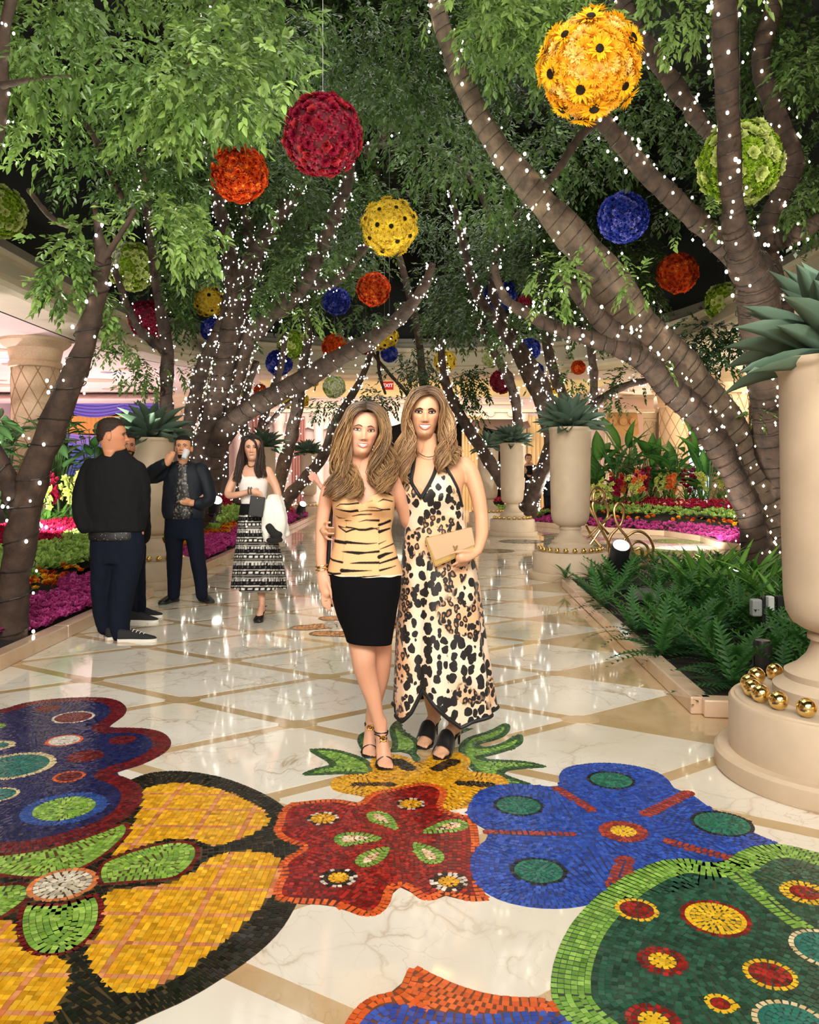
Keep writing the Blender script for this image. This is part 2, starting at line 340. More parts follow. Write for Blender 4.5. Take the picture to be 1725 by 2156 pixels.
def lay(group, P, bands, s=.017, mode='rows', ang=0.0, colf=None, raw=False):
    """bands: [(dist from the outline, colour)], ...; rows run parallel to the outline"""
    if not raw: P = smoothpoly(P)
    if area2(P) < 0: P = P[::-1]
    Q = resample(P, min(.012, s*.7))
    pts, an = [], []
    if mode == 'rows':
        T = np.roll(Q, -1, 0)-np.roll(Q, 1, 0); T /= np.linalg.norm(T, axis=1)[:, None]+1e-9; Nn = np.stack([-T[:, 1], T[:, 0]], 1)
        k = 0; ext = (P.max(0)-P.min(0)).min()/2; hsh = {}
        def free(x, y, r):
            i0, j0 = int(x//s), int(y//s)
            for a in (-1, 0, 1):
                for b_ in (-1, 0, 1):
                    for q in hsh.get((i0+a, j0+b_), ()):
                        if (q[0]-x)**2+(q[1]-y)**2 < r*r: return False
            return True
        def put(x, y, a):
            hsh.setdefault((int(x//s), int(y//s)), []).append((x, y)); pts.append((x, y)); an.append(a)
        while (k+.5)*s < ext+s:
            d = (k+.5)*s; O = Q+Nn*d; ok = inpoly(O, Q); dd = dist(O, Q); ok &= abs(dd-d) < .3*s
            acc = 1e9 if k % 2 else s*.5
            for i in range(len(O)):
                acc += np.linalg.norm(O[i]-O[i-1]) if i else 0
                if ok[i] and acc >= s*1.0 and free(O[i, 0], O[i, 1], s*.86): put(O[i, 0], O[i, 1], math.atan2(T[i, 1], T[i, 0])); acc = 0
            k += 1
        lo, hi = P.min(0), P.max(0); gx, gy = np.meshgrid(np.arange(lo[0], hi[0], s*.5), np.arange(lo[1], hi[1], s*.5)); gp = np.stack([gx.ravel(), gy.ravel()], 1)
        gp = gp[inpoly(gp, Q)]
        for x, y in gp:
            if free(x, y, s*.8): put(x, y, random.uniform(0, 1.5))
    else:
        lo, hi = P.min(0), P.max(0); c = (lo+hi)/2; r = np.linalg.norm(hi-lo)/2; n = int(r/s)+1
        ca, sa = cos(ang), sin(ang)
        for i in range(-n, n+1):
            for j in range(-n, n+1):
                x, y = i*s, j*s; pts.append((round(c[0]/s)*s*0+c[0]+x*ca-y*sa, c[1]+x*sa+y*ca)); an.append(ang)
    if not pts: return
    pts = np.array(pts); an = np.array(an); keep = inpoly(pts, Q)
    pr = np.stack([CX+pts[:, 0]/pts[:, 1]*F, H0+CH/pts[:, 1]*F], 1)
    keep &= (pts[:, 1] > 1.75) & (abs(pr[:, 0]-CX) < 1000) & (pr[:, 1] < 2330)
    for D in DONE:
        m = keep.copy()
        if m.any(): keep[m] = ~inpoly(pts[m], D)
    pts, an = pts[keep], an[keep]
    dd = dist(pts, Q) if len(pts) else []
    lst = TILES.setdefault(group, [])
    for p, a, d in zip(pts, an, dd):
        if colf: c = colf(p, d)
        else:
            c = bands[-1][1]
            for dm, cc in bands:
                if d < dm: c = cc; break
        if isinstance(c, list): c = random.choice(c)
        lst.append((p[0], p[1], a+random.uniform(-.04, .04), s*.975, s*.975*random.uniform(.95, 1.03), c))
    DONE.append(Q)
    TILES.setdefault(group+'_o', []).append((Q, bands[-1][1] if bands else None))
def circ(x, y, rx, f, n=28, k=1.0):
    c = G(*f(x, y)); e = G(*f(x+rx, y)); r = (e-c).length
    return np.array([(c.x+r*cos(2*pi*i/n), c.y+k*r*sin(2*pi*i/n)) for i in range(n)])
def capsule(x0, y0, x1, y1, w, f, n=8):
    a, b_ = G(*f(x0, y0)), G(*f(x1, y1)); e = G(*f((x0+x1)/2+w, (y0+y1)/2)); m_ = G(*f((x0+x1)/2, (y0+y1)/2)); r = (e-m_).length
    t = math.atan2(b_.y-a.y, b_.x-a.x)
    return np.array([(b_.x+r*cos(t-pi/2+pi*i/n), b_.y+r*sin(t-pi/2+pi*i/n)) for i in range(n+1)]+[(a.x+r*cos(t+pi/2+pi*i/n), a.y+r*sin(t+pi/2+pi*i/n)) for i in range(n+1)])
H = lin
NAVY = [H('1B2152'), H('20275E'), H('171B45'), H('262B5C')]; MAROON = [H('6A1518'), H('7C1A1C'), H('5A1114'), H('70201E')]
WHITE = [H('E9E2D6'), H('D9CFC0')]; ORANGE = [H('E5672A'), H('DB5A22')]; CREAM = [H('E8D3A6'), H('DFC48F')]; TEAL = [H('1F6E63'), H('237A6C')]
LBLUE = [H('2C4F97'), H('335AA8')]; GREEN = [H('8FB84A'), H('7EA93C'), H('A2C65C'), H('76A043')]; YEL = [H('EDB021'), H('E5A51A'), H('F2B92E'), H('D99A16')]
BLACK = [H('14140F'), H('1C1C17'), H('0E0E0C')]; RED = [H('8E1414'), H('A31A17'), H('79100F'), H('B0241C'), H('6E0D10')]; ROYAL = [H('2347A8'), H('2A50B4'), H('1D3E9A'), H('3059BC')]
DGREEN = [H('1F4B38'), H('275843'), H('183E2F'), H('2E6049')]; BRICK = [H('A63A26'), H('96301F'), H('B4452D')]; YELL = [H('F2C22B'), H('EBB81F')]; PGRN = [H('2B7A5E'), H('23694F')]
MOSS = [H('2F5B2C'), H('23491F'), H('3A6A34')]; LGRN = [H('7FAE45'), H('93BE55'), H('6D9C3A')]
# green leaf fragment at the right, with its red and yellow dots
g = 'green_leaf_mosaic'
def dot(g, x, y, r, f, c1, c2, k=.36, s=.016, k2=1.0):
    P = circ(x, y, r, f); lay(g, P, [(np.linalg.norm(P[0]-P.mean(0))*k, c1), (9, c2)], s, raw=True)
for x, y, r, c1, c2, k in ((960, 950, 92, YELL, RED, .34), (1290, 985, 145, RED, YELL, .2), (1067, 1165, 105, RED, YELL, .52), (1520, 1222, 110, YELL, RED, .3), (1310, 1345, 66, YELL, RED, .42), (1030, 1420, 118, RED, YELL, .4), (1665, 878, 100, YELL, RED, .32), (1760, 1115, 150, CREAM, TEAL, .18), (1610, 1430, 158, CREAM, TEAL, .16)):
    dot(g, x, y, r, B_, c1, c2, k)
vein = [(1330, 745), (1400, 770), (1480, 850), (1590, 950), (1725, 1040), (1900, 1140), (1860, 1190), (1700, 1085), (1560, 990), (1440, 890), (1330, 800), (1270, 765)]
lay(g, fl(vein, B_), [(9, LGRN)], .018)
lay(g, fl([(600, 1340), (596, 1230), (625, 1120), (680, 1010), (760, 920), (870, 830), (980, 770), (1080, 738), (1170, 733), (1280, 755), (1340, 745), (1400, 695), (1480, 678), (1560, 672), (1650, 690), (1900, 760), (2100, 1100), (2000, 1600), (1300, 1700), (900, 1600), (700, 1460)], B_), [(.105, LGRN), (9, DGREEN)], .018)
# blue flower
g = 'blue_flower_mosaic'
for x, y, r in ((852, 405, 100), (463, 512, 107), (547, 787, 120), (1318, 588, 128)): dot(g, x, y, r, B_, BLACK, PGRN, .16, .015)
dot(g, 903, 620, 103, B_, BRICK, YELL, .42, .015)
for a in ((625, 440, 770, 530, 24), (1175, 460, 1000, 548, 30), (330, 622, 690, 632, 19), (912, 742, 872, 850, 42), (1100, 665, 1345, 732, 30)): lay(g, capsule(*a, B_), [(9, BRICK)], .016, raw=True)
lay(g, fl([(245, 520), (280, 462), (340, 430), (430, 418), (530, 425), (600, 435), (640, 428), (628, 385), (660, 350), (750, 334), (850, 331), (960, 345), (1050, 370), (1100, 410), (1112, 442), (1190, 462), (1265, 522), (1400, 600), (1500, 650), (1580, 675), (1560, 740), (1350, 800), (1200, 860), (1000, 900), (850, 900), (760, 930), (650, 947), (520, 942), (400, 917), (310, 872), (258, 800), (255, 740), (290, 680), (335, 655), (335, 612), (280, 590), (250, 560)], B_), [(9, ROYAL)], .0175)
# red flower
g = 'red_flower_mosaic'
def checker(P0):
    def f(p, d):
        c = P0.mean(0); r = np.linalg.norm(P0[0]-c); a = math.atan2(p[1]-c[1], p[0]-c[0])
        return YEL if d > r*.34 else (WHITE if int((a+pi)/(2*pi)*26) % 2 else BLACK)
    return f
for x, y, r, f in ((1365, 570, 68, A_), (1430, 820, 82, A_), (170, 832, 82, B_), (10, 505, 62, B_)):
    P = circ(x, y, r, f); lay(g, P, [(9, YEL)], .015, colf=checker(P), raw=True)
for pts, f in (([(1692, 626), (1640, 608), (1560, 585), (1540, 556), (1570, 537), (1630, 540), (1670, 575)], A_), ([(1632, 656), (1560, 632), (1480, 624), (1420, 637), (1407, 660), (1425, 685), (1470, 690), (1550, 672)], A_), ([(1656, 684), (1580, 697), (1510, 725), (1494, 755), (1520, 778), (1580, 772), (1630, 740)], A_),
               ([(32, 632), (110, 590), (180, 566), (240, 575), (260, 600), (225, 622), (150, 628)], B_), ([(9, 662), (60, 672), (130, 695), (158, 730), (135, 758), (80, 760), (35, 735)], B_)):
    lay(g, fl(pts, f), [(.03, LGRN), (9, [H('EBC79C'), H('E8B98A'), H('F0DCC0')])], .015)
redout = [(606, 1692), (648, 1687), (688, 1683), (723, 1684), (758, 1694), (768, 1679), (788, 1667), (818, 1662), (850, 1655), (880, 1648), (915, 1650), (940, 1661), (943, 1678), (930, 1700), (960, 1715), (1010, 1720), (1010, 1880), (1045, 1894), (1015, 1898), (985, 1899), (955, 1889), (935, 1884), (918, 1896), (890, 1897), (872, 1885), (860, 1874), (843, 1866), (828, 1874), (823, 1904), (798, 1929), (763, 1931), (733, 1919), (698, 1906), (648, 1904), (593, 1901), (571, 1889), (576, 1864), (593, 1839), (583, 1824), (603, 1804), (641, 1784), (598, 1774), (571, 1752), (583, 1734), (586, 1712)]
lay(g, fl(redout), [(.026, ORANGE), (9, RED)], .0165)
# yellow flower with black ovals under the feet
g = 'yellow_flower_mosaic'
for a in ((345, 1772, 630, 1772, 40), (690, 1580, 790, 1640, 62), (1030, 1640, 1150, 1585, 62), (1220, 1762, 1450, 1775, 52)): lay(g, capsule(*a, C_), [(9, BLACK)], .015, raw=True)
lay(g, fl([(135, 1770), (180, 1712), (300, 1688), (440, 1690), (500, 1660), (455, 1600), (500, 1545), (640, 1518), (770, 1540), (860, 1600), (920, 1580), (970, 1525), (1070, 1495), (1190, 1500), (1290, 1545), (1305, 1610), (1250, 1660), (1400, 1675), (1540, 1690), (1640, 1760), (1560, 1850), (1400, 1930), (1100, 2000), (700, 1960), (400, 1865), (230, 1842), (150, 1812)], C_), [(9, YEL)], .016)
g = 'leaf_spray_mosaic'
for pts, f in (([(1290, 275), (1400, 272), (1500, 298), (1570, 330), (1600, 392), (1480, 380), (1370, 385), (1253, 390), (1330, 355), (1410, 345), (1345, 308)], A_), ([(1505, 245), (1515, 215), (1545, 200), (1570, 205), (1560, 250), (1580, 300), (1540, 300)], A_),
               ([(620, 1330), (650, 1265), (740, 1218), (722, 1290), (770, 1350), (870, 1400), (890, 1470), (830, 1500), (900, 1560), (840, 1600), (800, 1520), (730, 1500), (620, 1515), (660, 1440)], C_),
               ([(200, 290), (230, 228), (340, 200), (400, 163), (432, 172), (425, 207), (370, 237), (290, 252), (300, 268), (385, 255), (452, 213), (482, 213), (486, 247), (450, 272), (350, 302), (290, 314), (400, 320), (500, 324), (606, 352), (500, 354), (380, 368), (440, 395), (550, 430), (430, 430), (300, 400)], B_), ([(225, 190), (290, 183), (240, 200), (215, 215)], B_)):
    lay(g, fl(pts, f), [(.032, MOSS), (9, LGRN)], .016)
# blue cloud with a dark red border, at the left
g = 'navy_cloud_mosaic'
for x, y, r, c1, c2, k in ((310, 142, 86, WHITE, MAROON, .2), (272, 240, 76, ORANGE, WHITE, .24), (200, 105, 52, MAROON, MAROON, .3), (517, 238, 56, MAROON, MAROON, .3), (360, 307, 76, MAROON, MAROON, .3), (292, 393, 67, ORANGE, MAROON, .22), (272, 527, 174, LBLUE, GREEN, .27), (60, 347, 166, CREAM, TEAL, .2), (-5, 470, 82, CREAM, TEAL, .25), (-5, 262, 66, CREAM, TEAL, .3), (-10, 180, 36, GREEN, GREEN, .3)):
    dot(g, x, y, r, A_, c1, c2, k)
lay(g, fl([(-400, 180), (-200, 140), (0, 112), (100, 80), (230, 62), (400, 55), (490, 65), (537, 95), (532, 130), (490, 160), (450, 187), (520, 185), (620, 188), (692, 205), (728, 242), (715, 278), (660, 315), (590, 345), (510, 368), (480, 382), (530, 395), (582, 420), (608, 458), (596, 510), (555, 556), (480, 602), (380, 640), (250, 680), (120, 706), (0, 718), (-300, 725), (-500, 500)], A_), [(.095, MAROON), (9, NAVY)], .018)
# green flower over the yellow disc
g = 'green_flower_mosaic'
dot(g, 266, 848, 143, A_, [H('E08A55'), H('D87B45')], [H('D8CDB6'), H('CFC2A8'), H('E2D8C4')], .17, .02)
for pts in ([(400, 765), (520, 715), (640, 680), (760, 660), (835, 673), (852, 715), (830, 762), (775, 812), (720, 832), (600, 842), (480, 850), (405, 862)], [(-100, 730), (150, 705), (300, 668), (430, 622), (520, 583), (557, 598), (548, 640), (480, 705), (390, 768), (300, 800), (130, 835), (-100, 800)],
            [(100, 920), (200, 932), (310, 918), (410, 878), (442, 920), (442, 1000), (402, 1070), (330, 1127), (250, 1157), (150, 1157), (88, 1120), (64, 1050), (66, 980)], [(-200, 850), (0, 848), (130, 835), (145, 900), (70, 958), (0, 1002), (-100, 1050), (-300, 1080)]):
    lay(g, fl(pts, A_), [(.024, MAROON), (9, GREEN)], .019)
# yellow gridded disc in a black frame
g = 'yellow_disc_mosaic'
_d = G(*A_(1000, 960))-G(*A_(440, 950)); ga = math.atan2(_d.y, _d.x)
PINK = [H('D98A55'), H('CF7B46'), H('E29A62')]
def gridcol(p, d):
    x = p[0]*cos(ga)+p[1]*sin(ga); y = -p[0]*sin(ga)+p[1]*cos(ga)
    return PINK if (x % .19) < .022 or (y % .16) < .022 else YEL
for pts in ([(596, 445), (700, 418), (830, 424), (960, 453), (1060, 498), (1133, 550), (1137, 592), (1080, 632), (980, 670), (880, 692), (835, 655), (700, 655), (560, 700), (440, 745), (545, 650), (575, 560), (608, 500)], [(430, 872), (600, 860), (720, 845), (830, 790), (880, 735), (960, 713), (1080, 704), (1185, 728), (1195, 800), (1140, 900), (1060, 990), (960, 1080), (840, 1180), (700, 1272), (560, 1314), (480, 1312), (420, 1262), (345, 1112), (440, 1020)],
            [(-300, 1020), (0, 1010), (62, 985), (70, 1080), (140, 1155), (290, 1150), (302, 1250), (262, 1350), (212, 1436), (100, 1500), (-100, 1600), (-400, 1500)]):
    lay(g, fl(pts, A_), [(9, YEL)], .02, mode='grid', ang=ga, colf=gridcol)
lay(g, fl([(540, 410), (640, 372), (780, 367), (930, 391), (1060, 438), (1160, 488), (1230, 545), (1290, 640), (1300, 740), (1290, 850), (1245, 950), (1190, 1042), (1100, 1132), (960, 1232), (800, 1332), (640, 1402), (560, 1438), (450, 1520), (0, 1700), (-500, 1500), (-500, 800), (0, 650)], A_), [(9, BLACK)], .02)
# orange and blue fragment at the bottom
g = 'orange_fragment_mosaic'
lay(g, fl([(1440, 1600), (1470, 1480), (1520, 1436), (1560, 1388), (1640, 1350), (1730, 1358), (1830, 1385), (2025, 1400), (2345, 1375), (2420, 1440), (2600, 1600), (2000, 1700)], A_), [(9, ROYAL)], .02)
lay(g, fl([(1380, 1600), (1455, 1436), (1500, 1370), (1560, 1322), (1640, 1305), (1680, 1298), (1700, 1262), (1727, 1195), (1760, 1188), (1830, 1230), (1980, 1292), (2130, 1325), (2330, 1325), (2380, 1400), (2600, 1700), (2000, 1800)], A_), [(9, ORANGE)], .02)
# flowers farther along the walk
g = 'orange_flower_mosaic'; OR2 = [H('D98B3C'), H('C97A2C'), H('E09A4C')]
lay(g, fl([(250, 440), (130, 420), (70, 455), (180, 490), (260, 490)], C_), [(9, [H('CFC6B4')])], .03)
for a in ((640, 1322, 690, 1318), (700, 1302, 770, 1300), (800, 1312, 822, 1318), (680, 1334, 750, 1336)):
    lay(g, capsule(*a, 30, lambda x, y: (x, y)), [(.035, [H('7A5A35')]), (9, OR2)], .03, raw=True)
g = 'dark_flower_mosaic'
for x, y, r, c in ((1100, 1140, 50, [H('55606A'), H('4A535C')]), (1180, 1128, 40, [H('7A8A4A')]), (1040, 1160, 44, [H('8A7648')])): lay(g, circ(x, y, r, lambda a, b: (a, b)), [(.08, [H('3A3A30')]), (9, c)], .045, raw=True)
g = 'side_walk_mosaic'
for x, y, r, c in ((1350, 1165, 62, [H('C8A23C')]), (1430, 1140, 60, [H('6B7A3A')]), (1520, 1172, 55, [H('B87A6A')]), (1290, 1150, 40, [H('7A6A8A')])): lay(g, circ(x, y, r, lambda a, b: (a, b)), [(.10, [H('5A5A48')]), (9, c)], .045, raw=True)

M_TILE = vmat('glass_tile', .2, .45, var=.25, bscale=30)
GROUT = {'blue_flower_mosaic': '1B2C5E', 'green_leaf_mosaic': '2A3A2C', 'red_flower_mosaic': '4A1512', 'yellow_flower_mosaic': '6B4A12', 'leaf_spray_mosaic': '2A3A20', 'navy_cloud_mosaic': '1E1B36', 'green_flower_mosaic': '3A4422', 'yellow_disc_mosaic': '4B3A18', 'orange_fragment_mosaic': '6A3A22'}
unit = {}
def tile_mesh(c):
    if c not in unit:
        V = [(-.5, -.5, 0), (.5, -.5, 0), (.5, .5, 0), (-.5, .5, 0), (-.48, -.48, 1), (.48, -.48, 1), (.48, .48, 1), (-.48, .48, 1)]
        unit[c] = meshnp('tile', V, np.array([(4, 5, 6, 7), (0, 1, 5, 4), (1, 2, 6, 5), (2, 3, 7, 6), (3, 0, 4, 7)]), M_TILE, col=np.tile(c, (8, 1)))
    return unit[c]
allt = [(p[1]/p[0+0] if False else p[1], gk, i) for gk, L_ in TILES.items() if not gk.endswith('_o') for i, p in enumerate(L_)]
inview = lambda p: abs(p[0])/p[1]*F < 855 and H0+CH/p[1]*F < 2150
cand = sorted([(y, gk, i) for y, gk, i in allt if inview(TILES[gk][i])])
big = {(gk, i) for y, gk, i in cand[:290]}
print('tiles', len(allt))
for gk, L_ in [(a, b_) for a, b_ in TILES.items() if not a.endswith('_o')]:
    gm = pbr(gk+'_grout', lin(GROUT.get(gk, '5A4A36')), .35)
    base = MB()
    for zi, (Q, _) in enumerate(TILES[gk+'_o']):
        Q2 = resample(Q, .05); base.prism([tuple(q) for q in Q2], -.01, .0012+.00003*zi)
    me = base.mesh(gk); bmq = bmesh.new(); bmq.from_mesh(me); bmesh.ops.triangulate(bmq, faces=[f for f in bmq.faces if len(f.verts) > 4]); bmq.to_mesh(me); bmq.free()
    base_o = link(gk, me, floor, gm)
    ar = [(p) for i, p in enumerate(L_) if (gk, i) not in big]
    if ar:
        xy = np.array([(p[0], p[1]) for p in ar]); an = np.array([p[2] for p in ar]); w = np.array([p[3] for p in ar])/2; h = np.array([p[4] for p in ar])/2; cc = np.array([p[5] for p in ar])
        n = len(ar); sh_ = np.clip(rng.normal(1, .13, n), .6, 1.4); cc = cc*sh_[:, None]
        ca, sa = np.cos(an), np.sin(an); tx, ty = rng.normal(0, .03, n), rng.normal(0, .03, n)
        V = np.zeros((n, 8, 3)); zt = .0026
        for k_, (sx, sy) in enumerate(((-1, -1), (1, -1), (1, 1), (-1, 1))):
            for lev, q in ((0, 1.0), (4, .96)):
                x, y = sx*w*q, sy*h*q
                V[:, k_+lev, 0] = xy[:, 0]+x*ca-y*sa; V[:, k_+lev, 1] = xy[:, 1]+x*sa+y*ca
                V[:, k_+lev, 2] = .0 if lev == 0 else zt+x*tx+y*ty
        Fq = np.array([(4, 5, 6, 7), (0, 1, 5, 4), (1, 2, 6, 5), (2, 3, 7, 6), (3, 0, 4, 7)])
        Fa = (Fq[None]+np.arange(n)[:, None, None]*8).reshape(-1, 4)
        o = link('tiles', meshnp('tiles', V.reshape(-1, 3), Fa, M_TILE, col=np.repeat(cc, 8, axis=0)), base_o); tag(o, kind='stuff')
    for i, p in enumerate(L_):
        if (gk, i) in big:
            o = link('tile', tile_mesh(p[5]), base_o); o.location = (p[0], p[1], 0); o.scale = (p[3], p[4], .0027); o.rotation_euler = (random.gauss(0, .02), random.gauss(0, .02), p[2])
# ---------------------------------------------------------------- room shell
M_CREAM = pbr('cream_plaster', lin('E6D6BE'), .7, var=.05, scale=3)
M_PINK = pbr('pink_plaster', lin('E8CFC6'), .75, var=.05, scale=2)
M_CEILW = pbr('hall_ceiling', lin('EBD3C4'), .8, var=.04, scale=1)
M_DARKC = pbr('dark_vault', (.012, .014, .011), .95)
M_MOULD = pbr('moulding', lin('D9CBAC'), .6, var=.05, scale=3)
M_YEL = pbr('yellow_cove_wash', lin('E8CE90'), .7, emit=(1, .75, .35), es=.2)  # yellow colour and faint glow stand in for the cove's warm light
M_COL = pbr('column_stone', lin('DFC29C'), .6, var=.12, scale=30)
M_GROOVE = pbr('lattice_groove', lin('A78760'), .7)
def opening(off, n=10):
    """plan outline of the opening over the garden, pushed outwards by off"""
    x, y1, r = 6.5+off, 24.5+off, 6.0+off; P = [(-x, SY0)]
    P += [(-x+r-r*cos(pi/2*i/n), y1-r+r*sin(pi/2*i/n)) for i in range(n+1)]
    P += [(x-r+r*sin(pi/2*i/n), y1-r+r*cos(pi/2*i/n)) for i in range(n+1)]+[(x, SY0)]
    return P
def sweep(prof, name, mat):
    V, Fc = [], []; m = len(opening(0))
    for o_, z in prof: V += [(p[0], p[1], z) for p in opening(o_)]
    for i in range(len(prof)-1):
        for j in range(m-1): Fc.append((i*m+j, i*m+j+1, (i+1)*m+j+1, (i+1)*m+j))
    o = link(name, meshnp(name, V, np.array(Fc), mat)); tag(o, kind='structure'); return o
sweep([(.9, 4.3), (0, 4.3), (-.06, 4.36), (-.06, 4.46), (.05, 4.5), (.05, 4.56), (.02, 4.6)], 'trim_1', M_MOULD)
sweep([(.02, 4.6), (.14, 4.75), (.30, 4.95), (.36, 5.02), (.30, 5.06), (.30, 5.16), (.42, 5.2)], 'trim_2', M_MOULD)
sweep([(.42, 5.2), (.5, 5.25), (.5, 5.34), (.62, 5.38), (.62, 5.5), (.9, 5.55)], 'trim_3', pbr('dim_moulding', lin('8E8878'), .7))
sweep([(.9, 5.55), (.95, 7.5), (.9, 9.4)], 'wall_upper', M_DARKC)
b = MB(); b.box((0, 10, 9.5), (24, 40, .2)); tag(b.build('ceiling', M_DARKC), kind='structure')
# hall ceiling around the opening, with shallow oval reliefs
P = opening(.85); outer = [(-16, SY0)]+[(-16, 41)]+[(16, 41)]+[(16, SY0)]
bm = bmesh.new()
m = len(P); half = m//2
V = [(p[0], p[1], 4.3) for p in P]+[(-16, SY0, 4.3), (-16, 41, 4.3), (16, 41, 4.3), (16, SY0, 4.3)]
vs_ = [bm.verts.new(v) for v in V]
def tri(a, b_, c): bm.faces.new((vs_[a], vs_[b_], vs_[c]))
for j in range(m-1):
    c = m if j < 3 else (m+1 if j < half else (m+2 if j < m-3 else m+3)); tri(j, j+1, c)
tri(3, m, m+1); tri(half, m+1, m+2); tri(m-3, m+2, m+3)
me = bpy.data.meshes.new('ceiling_hall'); bm.to_mesh(me); bm.free(); hall = link('ceiling_hall', me, None, M_CEILW); tag(hall, kind='structure')
M_RELIEF = pbr('relief_edge', lin('C9A98F'), .8); M_LAV = pbr('lavender_lit_relief', lin('C9B8F0'), .8, emit=(.55, .45, 1), es=.5)  # purple lighting of some reliefs put in as lavender colour and glow
for i in range(70):
    x = random.uniform(-15, -7.6) if i % 4 else random.uniform(7.6, 14); y = random.uniform(13, 36); r = random.choice((.12, .2, .2, .45))
    b = MB(); b.lathe([(r, -.02), (r, .0), (r*.82, .0), (r*.82, -.012)], (0, 0, 0), 16, sx=1.5)
    o = b.build('oval_relief', random.choice((M_RELIEF, M_RELIEF, M_LAV)), hall); o.location = (x, y, 4.3)
# outer walls
def wall(name, c, d, mat): b = MB(); b.box(c, d); o = b.build(name, mat); return tag(o, kind='structure')
wall('wall_left', (-15.9, 16, 2.15), (.2, 50, 4.3), M_PINK); wall('wall_right', (15.9, 16, 2.15), (.2, 50, 4.3), M_CREAM)
wall('wall_rear', (0, 41, 2.5), (32, .2, 5), M_CREAM)
# rear facade, with the wide dark doorway in it
YR = 31.0
def boxes(name, L_, mat, kind='structure', parent=None):
    b = MB()
    for c, d in L_: b.box(c, d)
    o = b.build(name, mat, parent); return tag(o, kind=kind) if kind else o
boxes('wall_facade', [((-4.0, YR, 1.85), (5.6, .3, 3.7)), ((6.2, YR, 1.85), (5.2, .3, 3.7)), ((1.2, YR, 4.0), (16, .3, .6))], M_PINK)
boxes('trim_4', [((1.2, YR-.2, 3.72), (16, .25, .12)), ((1.2, YR-.25, 4.3), (16, .3, .14)), ((1.2, YR-.18, 4.22), (16, .2, .06))], M_CREAM)
boxes('wall_cove', [((1.2, YR+.2, 4.72), (18, .1, .75))], M_YEL)
boxes('ceiling_cove_wash', [((.8, 28.1, 4.27), (11, 5.2, .05))], M_YEL)  # panel added to carry the cove's light wash as colour
boxes('trim_5', [((1.2, YR-.6, 5.15), (18, 1.0, .14)), ((1.2, YR-.75, 5.3), (18, 1.0, .16)), ((1.2, YR-.9, 5.5), (18, 1.0, .2)), ((1.2, YR-1.1, 5.75), (18, 1.0, .24))], M_MOULD)
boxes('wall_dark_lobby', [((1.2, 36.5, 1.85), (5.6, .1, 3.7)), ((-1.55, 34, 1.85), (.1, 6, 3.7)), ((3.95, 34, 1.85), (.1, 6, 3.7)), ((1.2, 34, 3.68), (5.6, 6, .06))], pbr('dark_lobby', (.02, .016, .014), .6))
for i, x in enumerate((-6.4, -4.9, -3.4, -1.75, 4.2, 5.9, 7.6)):
    c = empty('pilaster', (x, YR-.35, 0), kind='structure'); b = MB(); b.lathe([(.26, 0), (.26, .25), (.2, .3), (.18, 3.1), (.2, 3.2), (.26, 3.35), (.27, 3.6)], n=16); b.build('shaft', M_PINK if x < 3 else M_CREAM, c, True)
    b = MB(); b.box((0, 0, .15), (.62, .62, .3)); b.build('base', M_PINK if x < 3 else M_CREAM, c)
M_CURT = {'pink': pbr('pink_curtain', lin('A9746B'), .8), 'cream': pbr('cream_curtain', lin('D2B27E'), .8), 'plum': pbr('plum_curtain', lin('4A2A4A'), .8)}
def pleats(name, x0, x1, z0, z1, y, nfold, amp, mat, label, cat='curtain', group=None):
    b = MB(); nu = nfold*8+1; b.grid(lambda u, v: (lerp(x0, x1, u)+.0, y+amp*sin(u*nfold*2*pi)*(.6+.4*(1-v)), lerp(z0, z1, v)), nu, 5)
    o = b.build(name, mat, None, True); return tag(o, label, cat, group)
for x0, x1, c, lb in ((-5.9, -5.3, 'pink', 'dusky pink pleated curtain in the first bay of the pink rear facade'), (-4.4, -3.9, 'pink', 'dusky pink pleated curtain in the second bay of the pink rear facade'), (-2.9, -2.3, 'pink', 'dusky pink pleated curtain beside the dark rear doorway'),
                      (1.95, 2.75, 'cream', 'cream pleated curtain hanging at the dark rear doorway'), (4.4, 5.5, 'cream', 'cream pleated curtain on the rear wall beyond the urns')):
    pleats('curtain', x0, x1, .0, 3.5, YR-.42, 5 if c == 'pink' else 7, .05, M_CURT[c], lb)
def valance(x0, x1, z, y, label, mat):
    v = empty('valance', ((x0+x1)/2, y, z), 0, label, 'awning'); w = (x1-x0)/2; b = MB(); n = 40
    b.grid(lambda u, t: (lerp(-w, w, u), -.0-.25*(1-t), lerp(-.30-.12*abs(sin(u*pi*3)), .45, t)), n, 4); b.build('scalloped_panel', mat, v, True)
    b = MB(); b.box((0, -.02, .5), (2*w+.1, .5, .1)); b.build('cap_moulding', M_MOULD, v)
    if y < 30:
        for k in (-1, 1): b = MB(); b.tube([(k*w*.97, .1, .5), (k*w*.97, .1, -z)], .05, 10); b.build('post', M_MOULD, v)
    for k in (-1, 0, 1):
        b = MB(); b.lathe([(.0, .05), (.06, .05), (.07, .03), (.12, .03), (.14, 0)], n=20); o = b.build('rosette', mat, v, True); o.location = (k*w*.66, -.2, .12); o.rotation_euler = (R(90), 0, 0)
valance(-1.3, 1.7, 3.55, YR-.12, 'lavender scalloped valance with round rosettes over the dark doorway', M_PINK)
valance(1.9, 4.2, 3.5, YR-.12, 'cream scalloped valance with round rosettes, nearer the mid-walk urns', M_CREAM)
valance(-4.6, -2.2, 3.4, YR-.12, 'pink scalloped valance above the pink curtains of the rear facade', M_PINK)
valance(7.1, 8.2, 3.1, 29.5, 'small tan scalloped awning in the side hall behind the agave urn', pbr('tan_awning', lin('C69A62'), .7))
